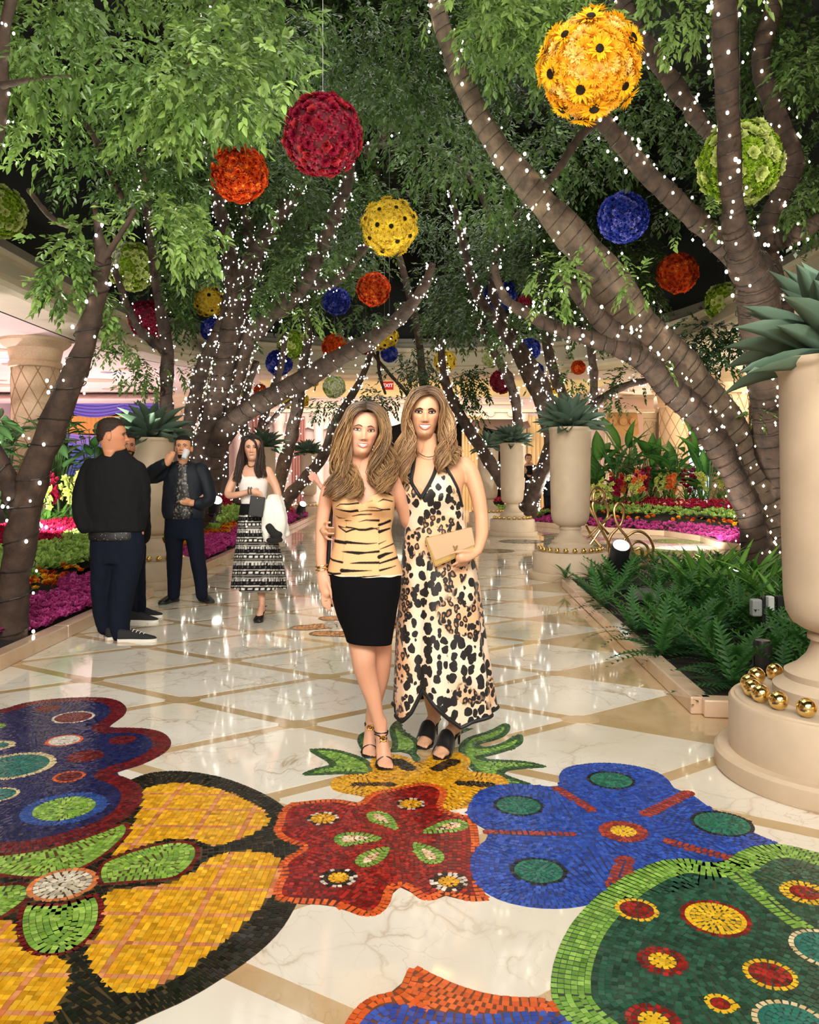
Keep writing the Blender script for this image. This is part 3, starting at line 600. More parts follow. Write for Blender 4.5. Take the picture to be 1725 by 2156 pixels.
b = MB(); b.grid(lambda u, v: (lerp(1.9, 4.4, u), YR-1.3+1.0*v, 3.05+.35*v-.1*abs(sin(u*pi*3))*(1-v)), 31, 3); tag(b.build('doorway_awning', pbr('brown_awning', lin('4A342A'), .8)), 'dark brown scalloped awning over the rear doorway', 'awning')
# lit exit sign hanging before the cove
p = W(817, 812, 24.9); s = empty('exit_sign', p, 0, 'red lit EXIT sign hanging before the yellow cove', 'sign')
b = MB(); b.box((0, 0, 0), (.34, .05, .25), bev=.01); b.build('sign_box', pbr('exit_red', (.55, .012, .012), .4, emit=(1, .03, .02), es=.3), s)
def text(name, body, size, mat, parent, loc, rot=(R(90), 0, 0), ext=.004):
    c = bpy.data.curves.new(name, 'FONT'); c.body = body; c.size = size; c.extrude = ext; c.align_x = 'CENTER'; c.align_y = 'CENTER'; c.materials.append(mat)
    t = bpy.data.objects.new(name, c); COL.objects.link(t); bpy.context.view_layer.update()
    me = bpy.data.meshes.new_from_object(t.evaluated_get(bpy.context.evaluated_depsgraph_get())); bpy.data.objects.remove(t)
    o = link(name, me, parent); o.location = loc; o.rotation_euler = rot; return o
text('lettering', 'EXIT', .15, pbr('exit_white', (1, .85, .8), .4, emit=(1, .85, .8), es=1.2), s, (0, -.03, 0))
for k in (-.12, .12): b = MB(); b.tube([(k, 0, .12), (k, 0, .24)], .008, 6); b.build('hanger', MAT['steel'], s)
# columns with lattice
def column(x, y, r, ztop, mat=M_COL, lat=True):
    c = empty('column', (x, y, 0), kind='structure')
    b = MB(); b.lathe([(r*1.15, 0), (r*1.15, .3), (r, .35), (r, ztop-.55)], n=40); b.build('shaft', mat, c, True)
    b = MB(); b.lathe([(r*1.02, ztop-.62), (r*1.12, ztop-.6), (r*1.12, ztop-.5), (r*1.05, ztop-.46), (r*1.16, ztop-.2), (r*1.34, ztop-.14), (r*1.5, ztop-.06), (r*1.5, ztop)], n=40); b.build('capital', mat, c, True)
    if lat:
        k = 9
        for i in range(k):
            for sg in (1, -1):
                pts = [(1.006*r*cos(2*pi*i/k+sg*z*1.05/r*.5), 1.006*r*sin(2*pi*i/k+sg*z*1.05/r*.5), z) for z in np.linspace(.4, ztop-.62, 22)]; b = MB(); b.tube(pts, .011, 4, caps=False); b.build('lattice_strip', M_GROOVE, c)
column(-8.22, 18, .49, 4.3); column(-8.3, 30.5, .42, 4.3); column(9.35, 24.0, .54, 4.3); column(9.35, 29, .5, 4.3); column(10.6, 37, .5, 4.3); column(9.3, 37.5, .4, 4.3, lat=False); column(12.6, 34, .5, 4.3)
# draped hall at the left: orange pleated valance, purple swags
YD = 33.0
pleats('drape', -16, -9.3, 2.95, 3.65, YD-.4, 40, .06, pbr('orange_drape', lin('E9A352'), .8, emit=(1, .55, .2), es=.15), 'orange finely pleated valance across the left hall', 'drape')  # faint glow added to the orange cloth so it looks lit
for i, (z0, z1, c, lb) in enumerate(((3.80, 4.28, '8E7BD0', 'purple swagged drape above the orange valance'), (2.55, 3.0, 'B79BE0', 'lilac swagged drape just under the orange valance'), (1.3, 2.6, '6C7FD8', 'blue violet drape low behind the leafy shrubs'))):
    b = MB(); b.grid(lambda u, v: (lerp(-16, -9.0, u), YD-.5-.06*sin(v*pi*9+u*2), lerp(z0, z1, v)-.22*sin((u*3) % 1*pi)*(1-v*.5)), 61, 30)
    tag(b.build('drape', pbr('swag_%d' % i, lin(c), .7, emit=lin(c), es=.12), None, True), lb, 'drape')  # swag cloth also glows faintly in its own colour
b = MB()
for k in range(5): b.box((-12.4, YD-3-k*.0, 4.22-.05*k), (7.4-.3*k, .4+.25*k, .06))
tag(b.build('trim_6', M_PINK), kind='structure')
# shops at the right
b = MB(); b.box((0, 0, 0), (1.5, .08, 1.3)); m_, nt, p_, L = newmat('lit_picture'); vo = N(nt, 'ShaderNodeTexVoronoi', Scale=5.0); L.new(coords(nt), vo.inputs['Vector'])
rr = ramp(nt, mth(nt, 'FRACT', vo.outputs['Color']), [(0, lin('F3E6D0')), (.3, lin('D2552F')), (.5, lin('F7F7F2')), (.75, lin('59B8D8')), (1, lin('8A3A28'))]); L.new(rr.outputs[0], p_.inputs['Emission Color']); p_.inputs['Emission Strength'].default_value = .9
sh_ = empty('shop_display', W(1272, 915, 33.5), 0, 'lit picture display with cyan surround in the far shop', 'display'); o = b.build('picture', m_, sh_)
b = MB(); b.box((0, .06, -.2), (2.4, .06, 2.6)); b.build('backing', pbr('cyan_panel', lin('9CD3E6'), .5, emit=lin('9CD3E6'), es=.5), sh_)
b = MB(); b.box((0, .0, -1.9), (2.4, .5, 2.1), bev=.02); b.build('counter', pbr('dark_counter', lin('2A3440'), .5), sh_)
sd = empty('shop_doorway', (11.6, 33.5, 0), 0, 'bright white shop doorway with a pale blue door behind the leaning trunk', 'doorway')
b = MB(); b.box((-.55, 0, 1.2), (.16, .2, 2.4)); b.box((.75, 0, 1.2), (.16, .2, 2.4)); b.box((.1, 0, 2.45), (1.46, .2, .16)); b.build('door_frame', pbr('white_frame', (.9, .92, .95), .4, emit=(.9, .95, 1), es=.6), sd)  # frame and door glow by themselves, standing in for light on them
b = MB(); b.box((.1, .1, 1.2), (1.2, .04, 2.4)); b.build('door_panel', pbr('pale_door', lin('BFD8E4'), .3, emit=lin('BFD8E4'), es=.5), sd)
sg = empty('shop_sign', W(1668, 913, 21), 0, 'wooden shop sign with dark letters over a plum curtain', 'sign')
b = MB(); b.box((0, 0, 0), (1.2, .08, .30), bev=.015); b.build('sign_board', pbr('sign_wood', lin('B98552'), .5, var=.2, scale=6), sg)
for k, ch in ((-.30, 'R'), (-.06, 'P')): text('letter', ch, .2, MAT.setdefault('sl', pbr('sign_letters', lin('3A2416'), .5)), sg, (k, -.045, 0))
b = MB(); b.box((0, .1, .0), (1.5, .1, .46)); b.box((.0, .1, -1.0), (1.5, .06, .06)); b.build('fascia', pbr('mahogany', lin('3A1C14'), .4), sg)
pleats('curtain', 9.3, 10.5, .1, 2.2, 21.1, 8, .05, M_CURT['plum'], 'plum curtain under the wooden shop sign')
# lobby lanterns deep in the dark doorway
for i, (px, lb) in enumerate(((834, 'small cream lantern glowing in the dark doorway between the two heads'), (845, 'second cream lantern in the dark doorway, beside the brown haired woman'))):
    l_ = empty('lantern', W(px, 952, 35.5), 0, lb, 'lantern'); b = MB(); b.lathe([(.11, -.12), (.13, .12)], n=12); b.build('lantern_shade', pbr('lantern_glow', (1, .9, .7), .5, emit=(1, .9, .65), es=2), l_)
    b = MB(); b.tube([(0, 0, -.12), (0, 0, -2.29)], .02, 6); b.build('pole', MAT['bronze'], l_)

# ---------------------------------------------------------------- urns, agaves, gold balls
PROF = [(.0, .36), (.30, .36), (.30, .42), (.27, .44), (.25, .46), (.25, .49), (.20, .52), (.155, .57), (.135, .62), (.135, .645), (.15, .65), (.15, .67), (.13, .685), (.17, .70), (.215, .73), (.242, .78), (.253, .86), (.262, 1.2), (.268, 1.6), (.274, 1.93), (.285, 1.955), (.297, 1.965), (.30, 1.98), (.297, 2.0), (.265, 2.0), (.25, 1.93), (.0, 1.92)]
def leafmesh(name, L_, w, cup, droop, n=7, c0=(.05, .09, .06), c1=(.12, .19, .13)):
    V, C, Fc = [], [], []
    for i in range(n):
        t = i/(n-1); ww = w*(.55+.9*t-.35*t*t)*(1-t**3.2)+.002; r = L_*t; z = -droop*t*t
        for s_, h in ((-1, cup*ww), (-.5, cup*.25*ww), (0, 0), (.5, cup*.25*ww), (1, cup*ww)):
            V.append((s_*ww/2*1.0, r, z+h*1.0)); q = .75+.25*abs(s_); C.append([lerp(a, b_, t*.6+.3*abs(s_)) for a, b_ in zip(c0, c1)])
    for i in range(n-1):
        for j in range(4): Fc.append((i*5+j, i*5+j+1, (i+1)*5+j+1, (i+1)*5+j))
    me = meshnp(name, V, np.array(Fc), MAT['agave'], True, col=C); return me
MAT['agave'] = vmat('agave_leaf', .55, .35)
AG = [leafmesh('leaf', .42, .155, .5, .05), leafmesh('leaf', .40, .14, .45, .02), leafmesh('leaf', .45, .15, .45, .10)]
def agave(loc, s, label, seed, group=None):
    rd = random.Random(seed); a = empty('agave_plant', loc, rd.uniform(0, 6), label, 'plant', group)
    k = 0
    for cnt_, el, sc_ in ((12, 6, 1.05), (13, 22, 1.12), (12, 38, 1.16), (10, 54, 1.16), (7, 68, 1.12), (3, 82, 1.05)):
        for i in range(cnt_):
            o = link('leaf', AG[k % 3], a); k += 1
            az = 2*pi*(i+.5*(k % 2))/cnt_+rd.uniform(-.15, .15); e = R(el+rd.uniform(-7, 7)); q = s*sc_*rd.uniform(.88, 1.1)
            o.rotation_euler = (e, rd.uniform(-.15, .15), az); o.scale = (q, q, q); o.location = (0, 0, .02)
gold_me = None
def gold(loc, r, label, group):
    global gold_me
    if gold_me is None: b = MB(); b.ball((0, 0, 1), 1, 24, 14); gold_me = b.mesh('gold_ball', MAT['gold'], True, True)
    o = link('gold_ball', gold_me); o.location = loc; o.scale = (r, r, r); tag(o, label, 'ornament', group)
def urn(x, y, zs, label, aglabel, seed, balls, where, r=.036, ws=1.0, pl=True):
    u = empty('urn', (x, y, 0), 0, label, 'urn')
    b = MB(); b.lathe([(p[0]*ws, p[1]*zs) for p in PROF], n=48); b.build('vase', MAT['stone'], u, True)
    if pl:
        b = MB(); b.lathe([(.0, 0), (.55*ws, 0), (.56*ws, .012), (.56*ws, .085), (.545*ws, .1), (.0, .1)], n=56); b.build('step', MAT['stone'], u, True)
        b = MB(); b.lathe([(.0, .1), (.495*ws, .1), (.495*ws, .335*zs), (.485*ws, .35*zs), (.47*ws, .352*zs), (.465*ws, .36*zs), (.0, .36*zs)], n=56); b.build('plinth', MAT['stone'], u, True)
    agave((x, y, 1.93*zs), ws*1.14, aglabel, seed)
    for a in balls: gold((x+.40*ws*cos(a), y+.40*ws*sin(a), .358*zs), r, 'polished gold ball on the round plinth of '+where, 'gold balls on '+where)
n_ = 22; ring = [2*pi*i/n_+.1 for i in range(n_) if 2.7 < (2*pi*i/n_+.1) < 6.8]
urn(2.01, 3.8, .962, 'large cast stone urn in front at the right edge, cut by the frame', 'big agave in the urn that the frame cuts off', 3, [R(a) for a in (112, 134, 158, 172, 186, 203, 222, 243, 264)], 'the frontmost urn', .042)
urn(W(1201, 0, 10.9).x, 10.9, 1.0, 'cast stone urn with agave beside the fern bed', 'agave in the urn beside the fern bed', 4, ring, 'the urn beside the fern bed')
urn(W(318, 0, 10.2).x, 10.2, .915, 'cast stone urn behind the man drinking', 'agave in the urn behind the men', 5, ring, 'the urn behind the men')
urn(W(1079, 0, 18.3).x, 18.3, 1.03, 'cast stone urn with agave seen behind the leopard dress, second in its row', 'agave in the second urn along the row', 6, ring, 'the second urn of the row')
urn(W(1028, 0, 21.5).x, 21.5, 1.02, 'cast stone urn half hidden by the second urn of the row', 'agave in the half hidden third urn of the row', 8, ring, 'the half hidden third urn')
urn(W(556, 0, 19.5).x, 19.5, 1.0, 'cast stone urn behind the walking woman with white top', 'agave showing behind the walking woman', 9, [], 'the urn behind the walking woman')
urn(W(650, 0, 25.5).x, 25.5, 1.0, 'small far cast stone urn beside the woman in tiger print', 'dark agave in the far urn beside the woman in tiger print', 10, ring, 'the far urn by the tiger print')
# ---------------------------------------------------------------- leaf and blossom builders
def leafcloud(P, D, U, Ls, wr, Cs, fold=.18, droop=.15):
    """one pointed leaf per row: base P, direction D, rough up U, length Ls, width ratio wr, colour Cs"""
    P, D, U = map(lambda a: np.asarray(a, float), (P, D, U)); n = len(P); Ls = np.broadcast_to(Ls, (n,))
    D = D/(np.linalg.norm(D, axis=1)[:, None]+1e-9); S = np.cross(D, U); S /= np.linalg.norm(S, axis=1)[:, None]+1e-9; U = np.cross(S, D)
    T = np.array([(0, 0, 0), (-.5, .38, fold), (0, .42, 0), (.5, .38, fold), (0, 1, -droop), (-.33, .72, fold*.5-droop*.5), (.33, .72, fold*.5-droop*.5)])
    w = np.broadcast_to(wr, (n,))*Ls
    V = P[:, None]+S[:, None]*(T[None, :, 0:1]*w[:, None, None])+D[:, None]*(T[None, :, 1:2]*Ls[:, None, None])+U[:, None]*(T[None, :, 2:3]*w[:, None, None])
    Fq = np.array([(0, 2, 1), (0, 3, 2), (1, 2, 5), (2, 3, 6), (2, 4, 5), (2, 6, 4)])
    Fa = (Fq[None]+np.arange(n)[:, None, None]*7).reshape(-1, 3)
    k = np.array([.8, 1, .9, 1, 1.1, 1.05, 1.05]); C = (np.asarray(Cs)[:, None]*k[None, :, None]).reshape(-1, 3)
    return V.reshape(-1, 3), Fa, C
def blossom(name, rings, r, c0, c1, centre=None, cup=.5, seed=0, w=.55, lod=0):
    """rings of petals: (count, radius factor, elevation deg)"""
    rd = np.random.default_rng(seed); P, D, U, Ls, Cs = [], [], [], [], []
    for cnt_, rf, el in rings:
        for i in range(cnt_):
            a = 2*pi*i/cnt_+rd.uniform(-.2, .2); e = R(el)+rd.uniform(-.15, .15); d = (cos(a)*cos(e), sin(a)*cos(e), sin(e))
            P.append((0, 0, 0)); D.append(d); U.append((-cos(a)*sin(e), -sin(a)*sin(e), cos(e))); Ls.append(r*rf*rd.uniform(.9, 1.1)); t = rd.random(); Cs.append([lerp(x, y, t) for x, y in zip(c0, c1)])
    if lod:   # small or far: each petal a folded pair of triangles
        P, D, U, Ls_ = np.array(P, float), np.array(D), np.array(U), np.array(Ls)[:, None]; S = np.cross(D, U); n_ = len(P)
        V = np.stack([P, P-S*Ls_*w*.5+D*Ls_*.55+U*Ls_*.06, P+D*Ls_+U*Ls_*.05, P+S*Ls_*w*.5+D*Ls_*.55+U*Ls_*.06], 1).reshape(-1, 3); q_ = np.arange(n_)[:, None]*4
        Fc = np.concatenate([q_+np.array([[0, 2, 1]]), q_+np.array([[0, 3, 2]])]); C = (np.repeat(np.array(Cs), 4, 0).reshape(-1, 4, 3)*np.array([.78, 1, 1.08, 1])[None, :, None]).reshape(-1, 3)
    else: V, Fc, C = leafcloud(P, D, U, np.array(Ls), w, Cs, .25, -cup*.3)
    Fs = [Fc]
    if centre is not None:
        rr, cc = centre; n = 10; v0 = len(V)
        W_ = [(0, 0, rr*.75)]+[(rr*.7*cos(2*pi*i/n), rr*.7*sin(2*pi*i/n), rr*.62) for i in range(n)]+[(rr*cos(2*pi*i/n), rr*sin(2*pi*i/n), rr*.1) for i in range(n)]
        V = np.vstack([V, W_]); C = np.vstack([C, np.tile(cc, (len(W_), 1))])
        Fs[0] = np.vstack([Fc, [(v0, v0+1+i, v0+1+(i+1) % n) for i in range(n)]]); Fs.append(np.array([(v0+1+i, v0+11+i, v0+11+(i+1) % n, v0+1+(i+1) % n) for i in range(n)]))
    return meshnp(name, V, Fs, MAT['petal'], False, col=C)
def merged(me_list, xf, name, mat):
    """many transformed copies joined into one mesh: for stuff"""
    cache = {}; VV, FF3, FF4, CC, n = [], [], [], [], 0
    for me, (loc, rot, sc_) in zip(me_list, xf):
        if me.name not in cache:
            v = np.empty(len(me.vertices)*3, np.float32); me.vertices.foreach_get('co', v)
            c = np.empty(len(me.vertices)*4, np.float32); me.color_attributes['Col'].data.foreach_get('color', c)
            cache[me.name] = (v.reshape(-1, 3), np.array([p.vertices[:] for p in me.polygons if len(p.vertices) == 3]).reshape(-1, 3), np.array([p.vertices[:] for p in me.polygons if len(p.vertices) == 4]).reshape(-1, 4), c.reshape(-1, 4)[:, :3])
        v, f3, f4, c = cache[me.name]; M = np.array(rot)
        VV.append((v*sc_)@M.T+np.array(loc)); FF3.append(f3+n); FF4.append(f4+n); CC.append(c); n += len(v)
    return meshnp(name, np.vstack(VV), [np.vstack(FF3).astype(int), np.vstack(FF4).astype(int)], mat, False, col=np.vstack(CC))
def frame(nrm, spin=0.0):
    n = Vector(nrm).normalized(); q = n.to_track_quat('Z', 'Y').to_matrix() @ Matrix.Rotation(spin, 3, 'Z'); return q
# ---------------------------------------------------------------- beds: curbs and soil
M_SOIL = pbr('dark_soil', lin('1E1812'), .95, bump=.5, bscale=60)
def curb(name, pts, w=.13, h=.11, seg=1.1):
    r = empty(name, (0, 0, 0), kind='structure'); k = 0
    for a, b_ in zip(pts[:-1], pts[1:]):
        a, b_ = Vector((*a, 0)), Vector((*b_, 0)); L_ = (b_-a).length; n = max(1, round(L_/seg)); an = math.atan2(b_.y-a.y, b_.x-a.x)
        for i in range(n):
            m_ = MB(); m_.box((0, 0, h/2), (L_/n-.006, w, h), bev=.008); o = m_.build('curb_stone', M_CURB, r); c = a.lerp(b_, (i+.5)/n); o.location = c; o.rotation_euler = (0, 0, an)
    return r
def soil(name, poly, hf):
    P = np.array(poly); c = P.mean(0); b = MB(); n = len(P); rings = (1, .85, .6, .3, .02)
    V = [(c[0]+(p[0]-c[0])*k, c[1]+(p[1]-c[1])*k) for k in rings for p in P]
    b.add([(x, y, hf(x, y)-.03) for x, y in V], [(i*n+j, i*n+(j+1) % n, (i+1)*n+(j+1) % n, (i+1)*n+j) for i in range(len(rings)-1) for j in range(n)])
    return tag(b.build(name, M_SOIL), kind='structure')
CL = -2.95
hl_ = lambda x, y: min(.58, .09+.22*max(0, CL-x)) if x < CL else .06
curb('curb_left', [(CL, 4.6), (CL, 9.25), (-3.86, 9.25)]); soil('ground_left_bed', [(CL-.05, 4.6), (CL-.05, 9.2), (-3.86, 9.25), (-3.86, 11.2), (-12, 11.2), (-12, 4.6)], hl_)
curb('curb_left_far', [(CL, 11.3), (CL, 27), (-7, 29)]); soil('ground_far_left_bed', [(CL-.05, 11.3), (CL-.05, 27), (-7, 29), (-12, 29), (-12, 11.1), (-3.86, 11.2)], hl_)
FB = [(1.69, 4.74), (1.92, 10.15), (2.6, 11.6), (6.5, 12.6), (6.5, 5.0), (2.7, 4.62)]
curb('curb_right', [(2.7, 4.62), (1.69, 4.74), (1.92, 10.0)], .12, .10); soil('ground_fern_bed', FB, lambda x, y: .09)
RC = [(3.2, 21.5), (4.55, 19.3), (5.68, 18.1), (5.96, 16.6), (5.74, 15.1), (6.1, 14.5), (9.5, 13.6)]
def dist_rc(x, y): return float(dist(np.array([[x, y]]), np.array(RC+[(12, 13), (12, 30), (3.2, 30)]))[0])
hr = lambda x, y: min(.62, .08+.19*dist_rc(x, y))
curb('curb_right_far', RC, .14, .12); soil('ground_far_right_bed', RC+[(12, 13.5), (12, 29), (3.2, 29)], hr)
curb('curb_second_urn', [(1.9, 21.0), (3.3, 21.3)], .14, .10)

# ---------------------------------------------------------------- flower rows
rd0 = np.random.default_rng(5)
def carpet(name, protos, pts, hf, sz, label, spread=.35, dz=.04):
    me = [protos[i] for i in rd0.integers(0, len(protos), len(pts))]; xf = []
    for x, y in pts:
        nrm = Vector((rd0.normal(0, spread), rd0.normal(-.15, spread), 1)); xf.append(((x, y, hf(x, y)+dz+rd0.uniform(-.02, .025)), frame(nrm, rd0.uniform(0, 6)), sz*rd0.uniform(.75, 1.25)))
    o = link(name, merged(me, xf, name, MAT['petal'])); return tag(o, label, 'flowers', kind='stuff')
def strip(d0, d1, y0, y1, dens, cut=None, wob=.08):
    """random points in the left bed between two distances from the curb; thinner far away"""
    out = []; n = int(dens*(d1-d0)*(y1-y0)*1.0)
    for _ in range(n):
        y = y0+(y1-y0)*rd0.random()**1.6; d = rd0.uniform(d0, d1)+wob*sin(y*2.3)+wob*.6*sin(y*5.1+1)
        out.append((CL-.09-max(d, .02), y))
    return out
MAG = [blossom('mum', [(7, 1, 15), (5, .7, 55)], .034, lin('D4509C'), lin('A83078'), lod=1, seed=i, w=.8) for i in range(3)]+[blossom('mum_deep', [(7, 1, 10), (5, .7, 50)], .032, lin('B83A84'), lin('DE66AE'), lod=1, seed=9, w=.8)]
CRI = [blossom('crimson_floret', [(5, 1, 30), (4, .8, 65)], .055, lin('B81C40'), lin('86122C'), lod=1, seed=i+20, w=.55) for i in range(3)]+[blossom('crimson_floret_light', [(5, 1, 25)], .05, lin('D0305A'), lin('A01840'), lod=1, seed=29)]
LIM = [blossom('lime_leaf_tuft', [(4, 1, 20), (4, .8, 55)], .085, lin('BAD472'), lin('86AC4C'), lod=1, seed=i+30, w=.7) for i in range(3)]+[blossom('green_leaf_tuft', [(4, 1, 15), (3, .8, 60)], .08, lin('74A04C'), lin('A4C068'), lod=1, seed=39, w=.7)]
MAR = [blossom('marigold', [(14, 1, 12), (12, .8, 38), (8, .55, 65)], .042, lin(a), lin(b_), lod=1, seed=40+i, w=.42, centre=(.009, lin(c))) for i, (a, b_, c) in enumerate((('E86A1C', 'C8460E', 'A03008'), ('F2C020', 'E8A010', 'C88008'), ('C83A12', 'A02808', '701800'), ('F0902A', 'E06A18', 'A84010')))]
wl = lambda L_: [q for q in L_ if q[1] < 9.15 or q[1] > 11.35 or q[0] < -3.86]
near = lambda y0, y1, d: (y0, y1, d)
carpet('magenta_mums', MAG, wl(strip(.0, .52, 4.7, 9.2, 1700)), hl_, .95, 'low carpet of magenta mums along the left curb', .5, .03)
carpet('magenta_mums', MAG, strip(.0, .52, 11.4, 26, 420), hl_, 1.5, 'magenta mums in the far left bed past the urn', .5, .03)
carpet('lime_foliage', LIM, wl(strip(.78, 1.55, 5.0, 12.5, 420)), hl_, 1.0, 'lime green leafy row in the left bed', .5, .07)
carpet('lime_foliage', LIM, strip(.75, 1.5, 12.5, 26, 110), hl_, 1.5, 'lime green leafy row of the far left bed', .5, .07)
carpet('crimson_florets', CRI, wl(strip(1.5, 2.5, 5.2, 13.5, 560)), hl_, 1.0, 'crimson flowers behind the lime leaves of the left bed', .5, .07)
carpet('crimson_florets', CRI, strip(1.5, 2.5, 13.5, 26, 120), hl_, 1.6, 'crimson flowers of the far left bed', .5, .07)
carpet('marigold_row', MAR, strip(.5, .78, 11.4, 26, 200), hl_, 1.1, 'orange and yellow marigold row in the far left bed', .5, .06)
def marigold(x, y, z, sc_, label, group):
    k = int(rd0.integers(0, 4)); o = link('marigold', MAR[k]); o.location = (x, y, z); o.rotation_euler = frame((rd0.normal(0, .4), rd0.normal(-.4, .4), 1)).to_euler(); o.scale = (sc_,)*3
    nm = ('orange', 'yellow', 'dark rust', 'light orange')[k]; tag(o, nm+' '+label, 'flower', nm+' '+group)
for x, y in wl(strip(.50, .80, 5.2, 9.4, 150, wob=.05)): marigold(x, y, hl_(x, y)+.08+rd0.uniform(-.02, .03), rd0.uniform(.8, 1.15), 'marigold between magenta mums and lime leaves in the left bed', 'marigolds of the left bed')
# right far bed rows, following its curved curb
def rc_pts(d0, d1, n, xr=(3.3, 8.2)):
    out = []; i = 0
    while len(out) < n and i < n*30:
        i += 1; x, y = rd0.uniform(*xr), rd0.uniform(13.8, 25)
        P_ = RC+[(12, 13), (12, 30), (3.2, 30)]
        if not inpoly(np.array([[x, y]]), np.array(P_))[0]: continue
        d = float(dist(np.array([[x, y]]), np.array(RC))[0]) if False else min(float(np.hypot(*(np.array([x, y])-np.array(a)-(lambda t: t*(np.array(b_)-np.array(a)))(np.clip(np.dot(np.array([x, y])-np.array(a), np.array(b_)-np.array(a))/np.dot(np.array(b_)-np.array(a), np.array(b_)-np.array(a)), 0, 1))))) for a, b_ in zip(RC[:-1], RC[1:]))
        if d0 < d < d1: out.append((x, y))
    return out
carpet('magenta_mums', MAG, rc_pts(.06, .75, 1100), hr, 1.6, 'magenta mums along the curved curb on the right', .5, .03)
carpet('lime_foliage', LIM, rc_pts(1.3, 1.95, 420), hr, 1.3, 'lime leafy row of the far right bed', .5, .07)
carpet('crimson_florets', CRI, rc_pts(1.95, 2.9, 900), hr, 1.5, 'crimson flowers of the far right bed', .5, .07)
for x, y in rc_pts(.8, 1.3, 120): marigold(x, y, hr(x, y)+.07, rd0.uniform(1.0, 1.5), 'marigold in the curved bed beyond the scroll fence', 'marigolds of the curved bed')
carpet('magenta_mums', MAG, [(rd0.uniform(1.95, 3.25), rd0.uniform(21.2, 22.2)) for _ in range(260)], lambda x, y: .1, 1.7, 'small patch of magenta mums behind the second urn', .5, .03)
carpet('lime_foliage', LIM, [(rd0.uniform(2.0, 3.6), rd0.uniform(23.2, 24.5)) for _ in range(120)], lambda x, y: .3, 1.6, 'lime leaves beyond the second urn', .5, .05)
carpet('crimson_florets', CRI, [(rd0.uniform(2.0, 3.8), rd0.uniform(24.5, 26)) for _ in range(160)], lambda x, y: .5, 1.6, 'crimson flowers beyond the second urn', .5, .05)

# ---------------------------------------------------------------- leafy plants made of single leaves
def bigleaf(name, L_, w, c0, c1, n=8, droop=.25, rib=True, lob=0.0):
    V, C, Fc = [], [], []
    for i in range(n):
        t = i/(n-1); ww = w*sin(pi*min(1, .06+t*.94)**.75)*(1+lob*(i % 2)); y = L_*t; z = -droop*L_*t*t
        for s_ in (-1, -.5, 0, .5, 1): V.append((s_*ww/2, y, z+abs(s_)*ww*.12)); q = .85+.3*(abs(s_) == .5); C.append([lerp(a, b_, abs(s_))*q for a, b_ in zip(c1, c0)])
    for i in range(n-1):
        for j in range(4): Fc.append((i*5+j, i*5+j+1, (i+1)*5+j+1, (i+1)*5+j))
    return meshnp(name, V, np.array(Fc), MAT['leaf'], True, col=C)
LV = {'broad': [bigleaf('leaf', .34, .15, lin('3F7038'), lin('7FA868')), bigleaf('leaf', .30, .13, lin('2E5A2C'), lin('5C8C4C'))], 'paddle': [bigleaf('leaf', .62, .20, lin('3F7A36'), lin('78B058'), 9, .25), bigleaf('leaf', .52, .17, lin('346A30'), lin('609A4A'), 9, .35)],
      'strap': [bigleaf('leaf', .42, .05, lin('4F8A34'), lin('86B850'), 7, .5), bigleaf('leaf', .36, .06, lin('3F7A2C'), lin('78AC48'), 7, .35)], 'feather': [bigleaf('leaf', .5, .11, lin('2C5C34'), lin('4F8A50'), 15, .3, lob=-.45)]}
M_STEM = pbr('green_stem', lin('4A6A34'), .6)
def plant(name, kind, loc, n, s, label, cat='plant', group=None, el=(10, 80), rise=.45, seed=0):
    rd = random.Random(seed); p = empty(name, loc, rd.uniform(0, 6), label, cat, group); stems = MB()
    for i in range(n):
        az = i*2.4+rd.uniform(-.3, .3); e = R(rd.uniform(*el)); h = rise*rd.uniform(.25, 1)*s; r = .06*s+.16*s*rd.random()*(1 if kind == 'broad' else .5)
        o = link('leaf', rd.choice(LV[kind]), p); o.location = (-r*sin(az), r*cos(az), h); o.rotation_euler = (e, rd.uniform(-.4, .4), az); q = s*rd.uniform(.75, 1.15); o.scale = (q, q, q)
        stems.tube([(0, 0, 0), (-r*.5*sin(az), r*.5*cos(az), h*.6), tuple(o.location)], .006*s, 4, caps=False)
    stems.build('stem', M_STEM, p); return p
k = 0
for x, y, s in ((-5.8, 13.4, 1.9), (-6.4, 12.6, 1.9), (-7.2, 14.6, 2.0), (-5.9, 15.3, 1.9), (-6.4, 11.4, 1.8), (-7.0, 16.5, 2.1), (-8.0, 15.6, 2.1), (-7.6, 13.0, 2.0)):
    plant('leafy_shrub', 'broad', (x, y, .55), 46, s*.62, 'broad leaved green shrub behind the crimson flowers at the left, %s' % ('just behind the dark jacket', 'left of the leaning trunk', 'beside the lattice column base', 'next to the drinking man', 'at the frame edge', 'under the purple drapes', 'under the orange valance', 'farthest out at the edge')[k], 'shrub', 'shrubs in the left bed', (-25, 60), 1.45, k); k += 1
